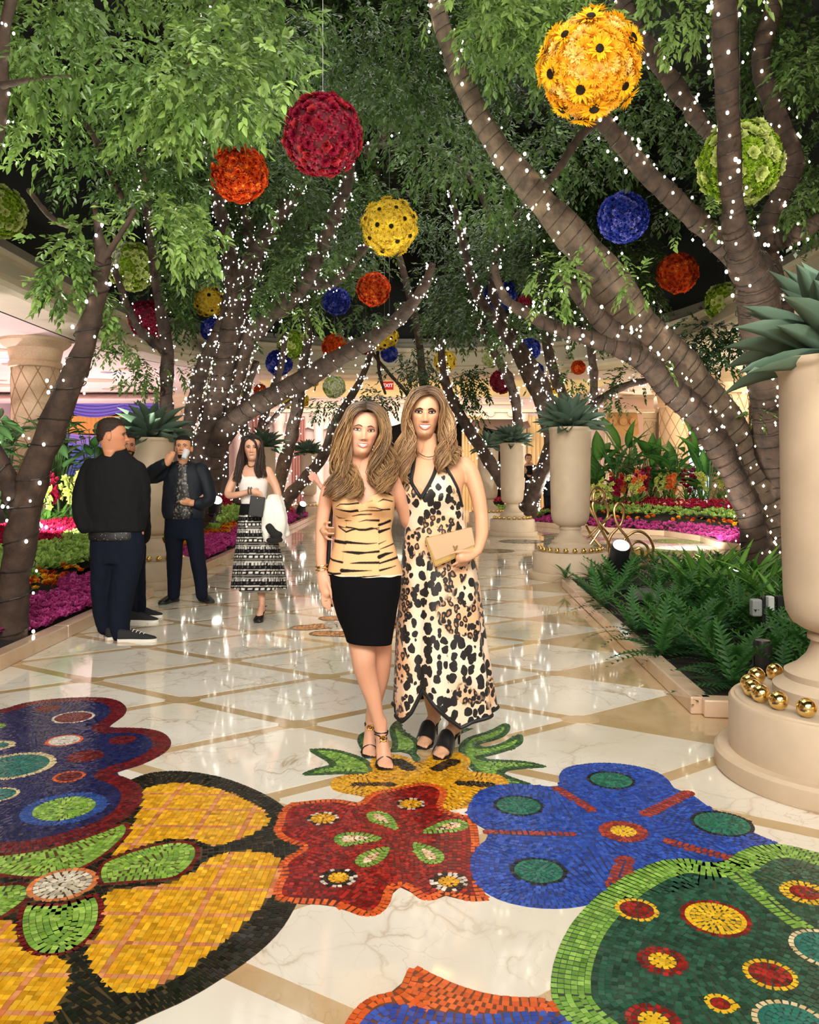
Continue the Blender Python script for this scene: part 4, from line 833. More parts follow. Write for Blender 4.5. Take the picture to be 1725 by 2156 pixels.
for i, (px, py, Y, s, kd, lb) in enumerate(((1262, 1010, 23.4, 1.7, 'paddle', 'at its urn end'), (1318, 1005, 23.6, 1.9, 'paddle', 'with the tallest upright leaf'), (1372, 1010, 23.2, 1.8, 'paddle', 'right of the tallest leaf'), (1418, 1008, 22.2, 1.9, 'paddle', 'with one thin upright leaf'), (1475, 1012, 21.9, 1.7, 'paddle', 'just before the leaning trunk'), (1545, 1010, 21.8, 1.7, 'paddle', 'between the trunks'), (1300, 1030, 22.5, 1.5, 'feather', 'with feathery fronds near the urn'), (1400, 1030, 22.5, 1.5, 'feather', 'with feathery fronds at mid bed'), (1492, 1030, 21.5, 1.6, 'feather', 'with drooping feathery fronds by the trunk'), (1345, 1035, 22.4, 1.6, 'feather', 'feathery, low between two orchids'))):
    p = W(px, py, Y); g0 = hr(p.x, p.y); plant('tropical_plant', kd, (p.x, p.y, g0), 18, s, 'large leaved tropical plant in the curved bed, '+lb, 'plant', 'tropical plants in the curved bed', (5, 80), .8, 50+i)
# orchid sprays
ORC = {k_: blossom('orchid_bloom', [(5, 1, 25), (3, .6, 60)], .05, lin(a), lin(b_), seed=70+i, w=.75) for i, (k_, a, b_) in enumerate((('yellow green', 'D8DC7A', 'B0BE50'), ('crimson', 'A81838', '701028'), ('orange', 'E88040', 'C85A28'), ('magenta', 'B02870', '801850'), ('pale yellow', 'EBE6A0', 'D0C870')))}
def orchid(loc, kind, s, label, seed):
    rd = random.Random(seed); o = empty('orchid', loc, 0, label, 'flower', 'orchids in the beds'); st = MB()
    for j in range(3):
        az = rd.uniform(0, 6); L_ = s*rd.uniform(.4, .6); pts = [(0, 0, 0), (.03*s*cos(az), .03*s*sin(az), L_*.6), (.12*s*cos(az), .12*s*sin(az)-.05*s, L_)]; st.tube(pts, .006*s, 4, caps=False)
        for q in range(6):
            t = .45+.55*q/5; x, y, z = cr(pts, 20)[min(19, int(t*19))]; b = link('bloom', ORC[kind], o); b.location = (x+rd.gauss(0, .035*s), y-.03*s+rd.gauss(0, .02*s), z+rd.gauss(0, .02*s)); b.rotation_euler = frame((rd.gauss(0, .5), -1, rd.gauss(.2, .4))).to_euler(); b.scale = (s*1.25,)*3
    for j in range(7): l_ = link('leaf', LV['strap'][j % 2], o); l_.rotation_euler = (R(rd.uniform(35, 75)), 0, j*.9); l_.scale = (s*.9,)*3
    st.build('stem', M_STEM, o)
for i, (px, py, Y, kd, s) in enumerate(((72, 1055, 12.2, 'crimson', 1.1), (58, 1062, 12.0, 'pale yellow', 1.0), (88, 1060, 12.4, 'yellow green', 1.1), (102, 1052, 12.6, 'crimson', 1.2), (125, 1055, 12.8, 'crimson', 1.2), (148, 1052, 13.0, 'yellow green', 1.2), (168, 1050, 13.6, 'pale yellow', 1.1))):
    p = W(px, py, Y); orchid((p.x, p.y, hl_(p.x, p.y)), kd, s*1.15, kd+' orchid spray below the shrubs left of the dark jacket, place %s' % ('one', 'two', 'three', 'four', 'five', 'six', 'seven')[i], 80+i)
for i, (px, kd) in enumerate(((1255, 'yellow green'), (1278, 'yellow green'), (1304, 'orange'), (1335, 'yellow green'), (1334, 'magenta'), (1352, 'crimson'), (1345, 'orange'), (1388, 'yellow green'), (1410, 'yellow green'), (1420, 'orange'), (1446, 'crimson'), (1462, 'magenta'), (1480, 'yellow green'), (1515, 'yellow green'), (1530, 'pale yellow'), (1655, 'pale yellow'), (1300, 'crimson'))):
    Y = 21.5+.35*(i % 3); p = W(px, 1050, Y); orchid((p.x, p.y, hr(p.x, p.y)), kd, 1.45, kd+' orchid spray in the curved bed, number %s' % ('one two three four five six seven eight nine ten eleven twelve thirteen fourteen fifteen sixteen seventeen eighteen'.split()[i]), 100+i)
# ---------------------------------------------------------------- fern bed
def frondmesh(L_, w, c0, c1, n=12):
    V, Fc, C = [], [], []
    def pt(t): return Vector((0, L_*t, L_*(.30*t-.55*t*t)))
    for i in range(n):
        t = .1+.88*i/(n-1); p = pt(t); l_ = w*sin(pi*min(1, .18+t*.8))**.7; dw = L_/n*.42
        for s_ in (-1, 1):
            k_ = len(V); V += [p-Vector((0, dw, 0)), p+Vector((0, dw, 0)), p+Vector((s_*l_, dw*1.4+l_*.25, -.12*l_))]; Fc.append((k_, k_+1, k_+2) if s_ < 0 else (k_, k_+2, k_+1)); C += [c0, c0, c1]
    return meshnp('frond', V, np.array(Fc), MAT['leaf'], False, col=C)
FR = [frondmesh(.34, .05, lin('1F4A22'), lin('3F7A3A')), frondmesh(.30, .045, lin('184020'), lin('2F6A34')), frondmesh(.38, .05, lin('2A5A26'), lin('548C44'))]
fern_p = empty('fern'); 
for i in range(15):
    o = link('frond', FR[i % 3], fern_p); o.rotation_euler = (R((8, 30, 52)[i % 3]+random.uniform(-8, 8)), random.uniform(-.2, .2), i*2.4); q = random.uniform(.85, 1.2); o.scale = (q, q, q)
def copy_tree(root, loc, rz, sc_):
    r = root.copy(); COL.objects.link(r); r.location = loc; r.rotation_euler = (0, 0, rz); r.scale = (sc_,)*3
    for ch in root.children:
        c = ch.copy(); COL.objects.link(c); c.parent = r
    return r
fspots = [(1.97, 5.0), (2.25, 4.95), (2.52, 5.02), (2.78, 4.98), (2.1, 5.25), (2.42, 5.3), (2.7, 5.35)]
PB = np.array(FB)
while len(fspots) < 96:
    y = 4.9+6.9*random.random()**1.25; x = random.uniform(1.8, 5.2)
    if not inpoly(np.array([[x, y]]), PB)[0] or (x < 2.75 and y < 4.72) or (x-2.01)**2+(y-3.8)**2 < .62 or (x-2.15)**2+(y-10.9)**2 < .5 or (x-2.45)**2+(y-8.3)**2 < .09: continue
    if x/y > .53 or min([9]+[(x-a)**2+(y-b_)**2 for a, b_ in fspots]) < .055: continue
    fspots.append((x, y))
for i, (x, y) in enumerate(fspots):
    f = fern_p if i == 0 else copy_tree(fern_p, (0, 0, 0), 0, 1)
    f.location = (x, y, .09); f.rotation_euler = (0, 0, random.uniform(0, 6)); f.scale = (random.uniform(1.0, 1.35)*(1 if y < 9.3 else .62),)*3
    tag(f, 'dark green sword fern growing in the marble edged bed on the right', 'fern', 'sword ferns in the right bed')
for i, (px, py, Y) in enumerate(((1500, 1215, 9.2), (1545, 1225, 8.8), (1580, 1215, 9.0), (1560, 1255, 8.0), (1480, 1240, 8.6), (1620, 1240, 8.2), (1655, 1290, 6.9), (1690, 1255, 7.0), (1715, 1300, 6.4))):
    p = W(px, py, Y); plant('strap_leaf_plant', 'strap', (p.x, p.y, .1), 24, 1.15, 'bright green strap leaved plant in the fern bed, %s' % ('before the trunk base', 'second before the trunk', 'at the foot of the trunk', 'nearer than the trunk plants', 'outermost toward the path', 'behind the white device', 'close to the big urn', 'behind the big urn', 'at the frame edge')[i], 'plant', 'strap leaved plants', (25, 80), .15, 200+i)
# spotlights, device, stone cover
def canlight(loc, s, yaw, tilt, label, lit=True):
    c = empty('spotlight', loc, yaw, label, 'lamp'); b = MB(); b.lathe([(.0, -.11*s), (.055*s, -.11*s), (.06*s, -.1*s), (.062*s, .09*s), (.055*s, .11*s), (.05*s, .1*s), (.0, .095*s)], n=20)
    o = b.build('housing', MAT['black_plastic'], c, True); o.location = (0, 0, .16*s); o.rotation_euler = (R(tilt), 0, 0)
    b = MB(); b.lathe([(.0, .104*s), (.05*s, .104*s), (.05*s, .108*s), (.0, .112*s)], n=20); o = b.build('lens', MAT['lamp'] if lit else MAT['steel'], c, True); o.location = (0, 0, .16*s); o.rotation_euler = (R(tilt), 0, 0)
    b = MB(); b.tube([(0, 0, 0), (0, .0, .1*s)], .014*s, 8); b.lathe([(.04*s, 0), (.04*s, .015*s)], n=12); b.build('stake', MAT['black_plastic'], c)
    for sx in (-1, 1): b = MB(); b.tube([(sx*.066*s, 0, .16*s), (sx*.066*s, 0, .09*s), (0, 0, .08*s)], .007*s, 6); b.build('bracket', MAT['black_plastic'], c)
canlight(W(1303, 1226, 9.2), 1.75, 0, 38, 'black spotlight with white lit lens among the ferns')
canlight(W(1606, 1428, 4.9), .85, 0, 0, 'black cylinder spotlight beside the gold balls in front', False)
for px, py, Y, lb in ((452, 1100, 13.2, 'small lit spotlight in the flowers behind the walking woman'), (634, 1092, 20, 'small lit spotlight in the flowers by the far urn'), (236, 1268, 8.8, 'small lit spotlight in the magenta mums between the men'), (1178, 1072, 21, 'small black spotlight in the flowers behind the second urn')):
    canlight(W(px, py, Y), 1.6, .5, 50, lb, 'black' not in lb)
dv = empty('bed_sensor', W(1622, 1330, 6.2), 0, 'black stake mounted devices with white and grey boxes in the fern bed', 'device')
b = MB(); b.box((.0, 0, .15), (.045, .06, .24), bev=.008); b.build('white_box', pbr('white_box', (.8, .8, .8), .4), dv)
b = MB(); b.box((-.10, .02, .18), (.075, .07, .13), bev=.012); b.build('grey_box', pbr('grey_box', (.45, .46, .46), .35), dv)
b = MB(); b.box((.0, .05, .05), (.10, .05, .42), bev=.01); b.box((.09, .04, .12), (.05, .05, .30), bev=.01); b.tube([(0, .05, -.25), (0, .05, .0)], .012, 8); b.build('stake', MAT['black_plastic'], dv)
b = MB(); b.lathe([(.0, 0), (.2, 0), (.205, .02), (.205, .06), (.195, .075), (.0, .078)], n=36); o = b.build('stone_cover', pbr('grey_stone', lin('5E675E'), .8, var=.15, scale=20, bump=.2), None, True); o.location = (2.45, 8.3, .13); tag(o, 'round grey stone cover lying among the ferns', 'cover')
# scroll fence
Zf = lambda x, y: W(1050+.3914*x, 780+.3914*y, 12.2)
fc = empty('scroll_fence', (0, 0, 0), 0, 'bronze scroll fence of looping rods beyond the ferns, left of the leaning trunk', 'fence')
for pts in ([(440, 1000), (520, 900), (590, 780), (562, 690), (505, 720), (540, 830), (610, 960), (640, 1010)], [(470, 760), (500, 650), (540, 632), (572, 668), (548, 712), (510, 700), (512, 660), (540, 650)], [(585, 1000), (600, 900), (662, 825), (676, 750), (650, 714), (620, 750), (640, 832), (690, 900), (722, 970), (745, 1012)],
            [(655, 1008), (672, 920), (740, 866), (800, 888), (830, 950), (822, 1012)], [(812, 1008), (800, 945), (752, 920), (712, 950), (716, 1000), (752, 1006), (775, 980), (758, 955), (735, 966)], [(470, 830), (510, 900), (560, 960), (600, 1010)], [(480, 900), (560, 820), (610, 780)], [(460, 700), (520, 790), (590, 880)]):
    b = MB(); P = cr([tuple(Zf(*p)) for p in pts], 40); b.tube([(p[0], p[1]+.02*math.sin(i*.16), p[2]) for i, p in enumerate(P)], .021, 8, flat=1.0); b.build('scroll_rod', MAT['bronze'], fc, True)
b = MB(); b.tube([tuple(Zf(430, 1016)), tuple(Zf(840, 1018))], .022, 8); b.build('bottom_rail', MAT['bronze'], fc, True)
for x in (460, 600, 720, 822): b = MB(); p = Zf(x, 1016); b.tube([p, (p.x, p.y, .05)], .02, 8); b.build('post', MAT['bronze'], fc, True)
b = MB(); P = [Zf(660, 1026), Zf(780, 1026)]; b.box((P[0]+P[1])/2+Vector((0, .2, 0)), (.8, .3, .06), bev=.01); tag(b.build('slate_plate', pbr('slate', lin('56666A'), .6)), 'flat blue grey slate plate under the scroll fence', 'slab')
# ---------------------------------------------------------------- hanging flower balls
def fib(n):
    i = np.arange(n)+.5; ph = np.arccos(1-2*i/n); th = pi*(1+5**.5)*i
    return np.stack([np.cos(th)*np.sin(ph), np.sin(th)*np.sin(ph), np.cos(ph)], 1)
BL = {}
BLL = {}
def bl(key, *a, **k): BL[key] = blossom(*a, **k); BLL[key] = blossom(*a, lod=1, **k)
bl('mum_y', 'mum', [(16, 1, 8), (13, .85, 32), (9, .6, 58), (4, .4, 80)], .085, lin('FFCB3C'), lin('FDB528'), w=.3); bl('mum_p', 'mum', [(14, 1, 10), (11, .8, 38), (8, .55, 65)], .08, lin('FFE08A'), lin('FCC65A'), seed=1, w=.45)
bl('sun_y', 'sunflower', [(17, 1.05, 10), (15, .9, 26)], .118, lin('FFD22E'), lin('FFBE1C'), centre=(.050, lin('231307')), seed=2, w=.28)
bl('mum_l', 'mum', [(15, 1, 8), (12, .85, 32), (8, .6, 60)], .085, lin('FAE160'), lin('F2D03C'), seed=3, w=.35); bl('sun_l', 'sunflower', [(16, 1.05, 10), (12, .9, 28)], .105, lin('FCE04A'), lin('F6CE2E'), centre=(.046, lin('1E1208')), seed=4, w=.3)
bl('car_c', 'carnation', [(12, 1, 10), (10, .8, 38), (7, .6, 62), (4, .4, 82)], .075, lin('A81C3E'), lin('7C0E2A'), seed=5, w=.7); bl('flo_c', 'floret', [(8, 1, 20), (8, .8, 50), (5, .6, 75)], .06, lin('C03A52'), lin('8E1A34'), seed=6, w=.45); bl('ros_c', 'rose', [(7, 1, 25), (6, .75, 50), (5, .5, 72), (3, .3, 85)], .075, lin('8C1626'), lin('B8323A'), seed=7, w=.95)
bl('ros_o', 'rose', [(8, 1, 18), (7, .78, 45), (6, .52, 68), (4, .3, 85)], .085, lin('F0641E'), lin('D04410'), seed=8, w=.95); bl('dai_o', 'daisy', [(15, 1, 8), (11, .8, 28)], .075, lin('F06A22'), lin('D8481A'), centre=(.022, lin('E8A020')), seed=9, w=.3); bl('car_o', 'carnation', [(12, 1, 12), (9, .75, 42), (6, .5, 70)], .075, lin('D84A14'), lin('B8360C'), seed=10, w=.6)
bl('hyd_b', 'hydrangea', [(9, 1, 12), (8, .85, 40), (6, .6, 65), (3, .4, 85)], .075, lin('3A4FC0'), lin('1E2878'), seed=11, w=.75); bl('hyd_v', 'hydrangea', [(9, 1, 12), (8, .8, 42), (5, .6, 70)], .075, lin('8C8FE0'), lin('4A52B8'), seed=12, w=.75)
bl('mum_g', 'mum', [(14, 1, 8), (11, .8, 34), (8, .55, 62)], .08, lin('A9C83A'), lin('7EA028'), seed=13, w=.4); bl('ran_g', 'ranunculus', [(9, 1, 15), (8, .8, 42), (6, .55, 66)], .085, lin('DCE59A'), lin('BCCB62'), centre=(.018, lin('2C4A14')), seed=14, w=.95)
bl('whi_g', 'carnation', [(10, 1, 12), (9, .8, 42), (6, .5, 70)], .08, lin('F1F3D8'), lin('D8E0B0'), seed=15, w=.8)
KINDS = {'yellow': (['mum_y', 'mum_y', 'mum_p', 'sun_y'], lin('E5A524'), 'golden yellow flower ball with dark centred sunflowers'), 'lemon': (['mum_l', 'mum_l', 'sun_l'], lin('D0AC2A'), 'lemon yellow flower ball with dark flower centres'), 'crimson': (['car_c', 'flo_c', 'flo_c', 'ros_c'], lin('5A0A1C'), 'crimson flower ball'),
         'orange': (['ros_o', 'dai_o', 'car_o'], lin('8A2A08'), 'orange flower ball of roses and daisies'), 'blue': (['hyd_b', 'hyd_b', 'hyd_v'], lin('141A50'), 'deep blue hydrangea flower ball'), 'lime': (['mum_g', 'ran_g', 'mum_g'], lin('5A7A1C'), 'lime green flower ball with pale rosettes'), 'pale': (['whi_g', 'ran_g', 'whi_g'], lin('A8B078'), 'pale green white flower ball'), 'two': (['mum_g', 'ran_g', 'whi_g'], lin('7A8A3C'), 'lime flower ball with a white flowered patch')}
CORE = {k: pbr(k+'_core', v[1], .8) for k, v in KINDS.items()}
BALLS = [(1243, 140, 214, 'yellow', 1, 'largest of all, near the top'), (680, 285, 178, 'crimson', 1, 'largest crimson one, up beside an orange ball'), (503, 365, 128, 'orange', 1, 'up left of the large crimson ball'), (820, 478, 120, 'lemon', 1, 'over the two women'), (1313, 458, 112, 'blue', 1, 'on a long wire below the largest ball'), (1558, 342, 176, 'lime', 1, 'behind the upright trunk'),
         (-2, 445, 112, 'lime', 1, 'cut by the frame edge, by the cornice'), (275, 560, 104, 'two', 1, 'behind the slender leaning trunk'), (312, 673, 84, 'crimson', 0, 'under the white patched ball'), (438, 632, 68, 'lemon', 0, 'beside the brightest cluster of trunks'), (448, 694, 54, 'blue', 0, 'just under a lemon ball'), (455, 735, 40, 'crimson', 0, 'small, half behind the lit trunks'), (360, 740, 54, 'orange', 0, 'split by a dark stem'),
         (616, 727, 64, 'lime', 0, 'above the walking woman'), (588, 764, 58, 'blue', 0, 'partly hidden under the lime ball'), (709, 635, 60, 'blue', 0, 'hanging free left of an orange ball'), (787, 609, 74, 'orange', 0, 'under the lemon ball over the women'), (705, 730, 56, 'orange', 0, 'behind the long dark bough'), (810, 711, 56, 'lemon', 0, 'crossed by the bough tip'), (770, 728, 40, 'crimson', 0, 'small, behind the long dark bough'),
         (704, 815, 48, 'pale', 0, 'above the head of the woman in tiger print'), (820, 745, 38, 'blue', 0, 'small, above the exit sign'), (1057, 803, 55, 'crimson', 0, 'above the second urn of the row'), (1147, 828, 50, 'lemon', 0, 'beside the fern bed agave'), (1427, 575, 88, 'orange', 0, 'hanging clear on the right'), (1470, 520, 66, 'lemon', 0, 'mostly behind leaves above an orange ball'), (1527, 637, 84, 'lime', 0, 'against the upright trunk on the right'),
         (1050, 618, 76, 'blue', 0, 'behind leaves at the end of a lit bough'), (1116, 735, 48, 'blue', 0, 'among the lit stems, upper of two'), (1126, 782, 42, 'blue', 0, 'among the lit stems, lower of two'), (1218, 774, 32, 'orange', 0, 'tiny, above the agave of the fern bed urn'), (1105, 634, 30, 'crimson', 0, 'tiny, peeping beside a blue ball'), (937, 762, 46, 'lemon', 0, 'far, before the rear cornice'), (1030, 757, 30, 'pale', 0, 'tiny, before the rear cornice'),
         (607, 845, 30, 'lemon', 0, 'tiny, low among the far stems'), (636, 843, 30, 'lemon', 0, 'tiny, second low among the far stems'), (548, 822, 28, 'orange', 0, 'tiny, low between lit boughs'), (662, 805, 18, 'lemon', 0, 'tiniest, by the long dark bough')]
BALLPX = []
for i, (px, py, d, kd, big_, where) in enumerate(BALLS):
    D_ = .88 if d > 62 else (.74 if d > 50 else (.6 if d > 36 else (.40 if d > 20 else .28))); Y = min(D_*F/d, 21.8); D_ = Y*d/F; Rr = D_/2*.93
    BALLPX.append((px, py, d/2, Y)); c = W(px, py, Y)
    keys, cc, lb = KINDS[kd]; root = empty('flower_ball', c, 0, lb+', '+where, 'flower ball', 'hanging flower balls')
    b = MB(); b.ball((0, 0, 0), Rr*.93, 24, 16); b.build('core', CORE[kd], root, True)
    b = MB(); b.tube([(0, 0, Rr), (0, 0, 9.4-c.z)], .0025, 5); b.tube([(.015*cos(t), 0, Rr+.03+.03*sin(t)) for t in np.linspace(0, 2*pi, 12)], .004, 5); b.build('hanging_wire', MAT['steel'], root)
    rd = random.Random(i+3); n = 210 if big_ else 120; pts = fib(n); ml, xf = [], []
    sunlike = [k for k in keys if k[:3] in ('sun', 'ran')]; oth = [k for k in keys if k not in sunlike]
    order = list(range(n)); rd.shuffle(order); suns = []
    for q in order:
        if all(pts[q] @ pts[w] < cos(.52 if kd == 'yellow' else .50) for w in suns): suns.append(q)
    for q in range(n):
        nv = pts[q]+np.array([rd.gauss(0, .04) for _ in range(3)]); nv /= np.linalg.norm(nv)
        if kd == 'two': k_ = 'whi_g' if nv[0] < -.05 and nv[2] > -.35 else rd.choice(('mum_g', 'mum_g', 'ran_g'))
        elif kd in ('yellow', 'lemon'): k_ = sunlike[0] if q in suns else rd.choice(oth)
        else: k_ = rd.choice(keys)
        sc_ = (D_/.88)*rd.uniform(.85, 1.12)*(1.0 if big_ else 1.3); M = frame(nv, rd.uniform(0, 6)); rr = Rr*(.92+(.05 if k_[:3] in ('sun', 'ran') else 0)+(.045 if k_[:3] == 'sun' else 0)+rd.uniform(-.02, .02))
        if big_ and nv[1] < .45: o = link('blossom', BL[k_], root); o.location = Vector(nv)*rr; o.rotation_euler = M.to_euler(); o.scale = (sc_,)*3
        else: ml.append(BLL[k_]); xf.append((nv*rr, M, sc_))
    o = link('blossoms', merged(ml, xf, 'blossoms', MAT['petal']), root); tag(o, kind='stuff')

# ---------------------------------------------------------------- trees
BRANCHPX = []
class Tree:
    def __init__(s, name, base, label, strings):
        s.root = empty(name, base, 0, label, 'tree'); s.base = Vector(base); s.paths = []; s.k = 0; s.strings = strings
    def branch(s, pts, Y0, Y1, mat='bark', clear=True, name=None, bulbs=1.0, nseg=26, wire=True):
        L_ = []; n = len(pts)
        for i, p in enumerate(pts):
            Y = lerp(Y0, Y1, i/(n-1)); q = W(p[0], p[1], Y); L_.append((q.x, q.y, q.z, p[2]/2/F*Y))
            if clear and i and py_ok(p): BRANCHPX.append((pts[i-1][0], pts[i-1][1], p[0], p[1], p[2]/2, Y))
        C = cr(L_, nseg); C[:, :3] += rng.normal(0, 1, (nseg, 3))*C[:, 3:4]*.05
        b = MB(); P = [tuple(c[:3]-np.array(s.base)) for c in C]; rr = [max(.006, c[3]*(1+.07*sin(i*1.7)+.05*sin(i*4.1))) for i, c in enumerate(C)]
        if s.k == 0: rr[0] *= 1.25
        b.tube(P, rr, 12); b.build(name or ('trunk' if s.k < 1 else 'bough'), MAT[mat], s.root, True, auto=False); s.k += 1
        if bulbs: s.paths.append((C, bulbs, wire))
    def light(s, label, spacing, rad, turns, wires=True, glow='bulb'):
        s.glow = glow
        st = empty('light_string', s.base, 0, label, 'fairy lights'); s.st = st; wb = MB(); out = []
        for C, dens, wire in s.paths:
            d = np.linalg.norm(np.diff(C[:, :3], axis=0), axis=1); Ln = d.sum(); cum = np.concatenate([[0], np.cumsum(d)])/Ln
            nt = max(2, Ln*turns); m_ = int(nt*12); hp = []
            for i in range(m_+1):
                t = i/m_; p = np.array([np.interp(t, cum, C[:, k]) for k in range(4)]); p2 = np.array([np.interp(min(1, t+.02), cum, C[:, k]) for k in range(3)])-np.array([np.interp(max(0, t-.02), cum, C[:, k]) for k in range(3)])
                ax = Vector(p2).normalized(); a = ax.orthogonal().normalized(); bq = ax.cross(a); th = 2*pi*nt*t+.5*sin(t*37)
                hp.append(Vector(p[:3])+(a*cos(th)+bq*sin(th))*(p[3]*1.06+.006)-s.base)
            if wires and wire: wb.tube(hp, .0045, 4, caps=False)
            nb = int(Ln/spacing*dens)
            for i in range(nb):
                t = random.random(); k = int(t*m_); p = hp[k]; c = np.array([np.interp(k/m_, cum, C[:, q]) for q in range(3)]); o_ = (p-(Vector(c)-s.base)); o_ = o_.normalized() if o_.length > 1e-6 else Vector((0, 0, 1))
                out.append(p+o_*random.uniform(.0, .04)+Vector((random.uniform(-.015, .015), 0, random.uniform(-.07, .07))))
        if wb.n: o = wb.build('wire', MAT['wire'], st)
        s.bulbpos = out; s.rad = rad; return st
py_ok = lambda p: True
bulb_me = None
def octa(r): return [(r, 0, 0), (-r, 0, 0), (0, r, 0), (0, -r, 0), (0, 0, r*1.3), (0, 0, -r*1.3)], [(0, 2, 4), (2, 1, 4), (1, 3, 4), (3, 0, 4), (2, 0, 5), (1, 2, 5), (3, 1, 5), (0, 3, 5)]
TR = {}
t = TR['R'] = Tree('light_wrapped_tree', (W(1640, 0, 10.2).x, 10.2, .09), 'massive leaning tree wound with fairy lights at the fern bed', 1)
t.branch([(1640, 1218, 130), (1638, 1120, 100), (1590, 1000, 84), (1510, 870, 80), (1430, 770, 84), (1345, 690, 88), (1272, 575, 84), (1190, 480, 68), (1110, 390, 58), (1030, 280, 48), (965, 150, 42), (925, 30, 34), (905, -80, 28), (880, -200, 18), (860, -320, 6)], 10.2, 8.8, 'pale_bark', nseg=40)
t.branch([(1605, 1210, 80), (1585, 1100, 58), (1545, 1000, 54), (1490, 900, 56), (1410, 815, 56), (1340, 745, 48), (1280, 690, 44), (1235, 640, 36), (1180, 575, 20)], 9.9, 8.9)
t.branch([(1345, 752, 44), (1250, 715, 34), (1170, 690, 29), (1100, 655, 25), (1060, 622, 19), (1040, 560, 14)], 9.2, 9.0)
t.branch([(1655, 1200, 100), (1645, 1050, 86), (1628, 900, 82), (1612, 780, 74), (1602, 700, 84), (1592, 600, 88), (1565, 530, 70), (1545, 460, 50), (1536, 300, 47), (1529, 150, 50), (1525, -60, 52), (1515, -220, 34), (1490, -380, 10)], 10.3, 6.6, nseg=36)
t.branch([(1630, 620, 60), (1612, 500, 42), (1640, 420, 40), (1672, 340, 42), (1630, 230, 40), (1600, 130, 38), (1622, 40, 36), (1640, -40, 32), (1655, -180, 20), (1650, -300, 6)], 9.6, 9.2)
t.branch([(1530, 310, 30), (1480, 265, 32), (1440, 205, 38), (1385, 130, 38), (1335, 60, 38), (1300, -30, 34), (1270, -150, 18), (1255, -260, 6)], 9.4, 9.0)
t.branch([(1565, 560, 50), (1505, 500, 46), (1440, 440, 44), (1360, 362, 42), (1300, 292, 38), (1262, 245, 36)], 9.5, 8.8)
t.branch([(1630, 512, 38), (1680, 492, 34), (1760, 445, 30)], 9.3, 8.9, bulbs=.6)
t.branch([(1690, 1190, 60), (1672, 1000, 46), (1660, 860, 42), (1655, 740, 40), (1648, 640, 40)], 10.5, 9.8)
t.branch([(1262, 250, 22), (1220, 290, 18), (1180, 350, 16), (1150, 390, 14)], 8.8, 8.6, bulbs=0)
t = TR['CL'] = Tree('light_wrapped_tree', (W(425, 0, 14.2).x, 14.2, .2), 'many stemmed tree thick with fairy lights behind the man drinking', 1)
t.branch([(405, 1100, 56), (415, 1000, 46), (440, 900, 44), (468, 790, 42), (484, 700, 44), (494, 620, 36), (480, 520, 28), (462, 430, 26), (445, 330, 20), (430, 230, 14)], 14.2, 13)
t.branch([(430, 1090, 50), (450, 960, 46), (490, 890, 44), (560, 842, 42), (640, 800, 42), (720, 750, 36), (790, 710, 32), (850, 660, 28), (890, 610, 22), (912, 555, 14)], 14.1, 12.5, bulbs=.55)
t.branch([(420, 1000, 36), (480, 860, 34), (518, 730, 34), (560, 672, 40), (620, 620, 38), (660, 560, 30), (700, 470, 28), (728, 400, 24), (742, 340, 16)], 14.3, 13)
t.branch([(500, 700, 40), (520, 570, 36), (560, 500, 30), (600, 440, 26), (640, 380, 18)], 14.0, 13.4)
t.branch([(560, 660, 26), (640, 600, 26), (700, 595, 22), (760, 530, 18), (800, 470, 12)], 14, 13.2, bulbs=.7)
t.branch([(380, 1060, 34), (398, 900, 30), (425, 780, 30), (478, 650, 26), (484, 540, 24)], 14.6, 14.0)
t.branch([(452, 1000, 32), (470, 850, 30), (500, 760, 34), (500, 640, 30), (540, 560, 26), (510, 430, 22), (525, 300, 14)], 14.8, 14.2)
t.branch([(365, 1000, 30), (350, 860, 28), (352, 740, 28), (330, 600, 22), (310, 430, 18), (290, 300, 14)], 14.4, 13.8, bulbs=.35)
t.branch([(352, 740, 24), (300, 700, 20), (270, 650, 16), (240, 560, 12)], 14.2, 13.6, bulbs=.4)
t = TR['CL2'] = Tree('light_wrapped_tree', (W(575, 0, 21).x, 21, .2), 'farther light wrapped tree behind the walking woman', 1)
t.branch([(570, 1085, 30), (600, 970, 28), (622, 880, 27), (636, 790, 22), (650, 700, 16), (640, 600, 10)], 21, 20)
t.branch([(578, 1088, 32), (610, 1045, 28), (650, 1000, 25), (684, 955, 22), (705, 890, 18), (760, 800, 14), (785, 730, 10)], 20.6, 20)
t.branch([(560, 1080, 22), (545, 960, 20), (560, 860, 18), (590, 780, 14), (600, 700, 10)], 21.2, 20.5)
t.branch([(500, 1060, 24), (520, 960, 22), (512, 860, 18), (540, 760, 14)], 21.4, 20.6)
t.branch([(560, 900, 10), (600, 855, 10), (640, 830, 9)], 20.5, 20.5)
t = TR['CR'] = Tree('light_wrapped_tree', (W(1108, 0, 20).x, 20, .25), 'slender stemmed tree covered in fairy lights behind the second urn', 1)
t.branch([(1105, 1078, 44), (1135, 1000, 32), (1160, 945, 30), (1152, 880, 32), (1120, 800, 32), (1085, 730, 28), (1056, 690, 24), (1000, 610, 20), (972, 500, 15), (950, 400, 10)], 20, 17.5)
t.branch([(1100, 1075, 36), (1060, 1015, 28), (1010, 940, 25), (965, 865, 22), (938, 800, 18), (925, 700, 12)], 20, 19)
t.branch([(1165, 930, 28), (1150, 820, 24), (1110, 750, 22), (1066, 680, 20), (1035, 600, 18), (1060, 500, 16), (1110, 430, 12)], 19.6, 18.5)
t.branch([(1178, 920, 24), (1190, 850, 22), (1165, 780, 22), (1148, 700, 20), (1145, 620, 16), (1120, 500, 10)], 19.4, 18.8)
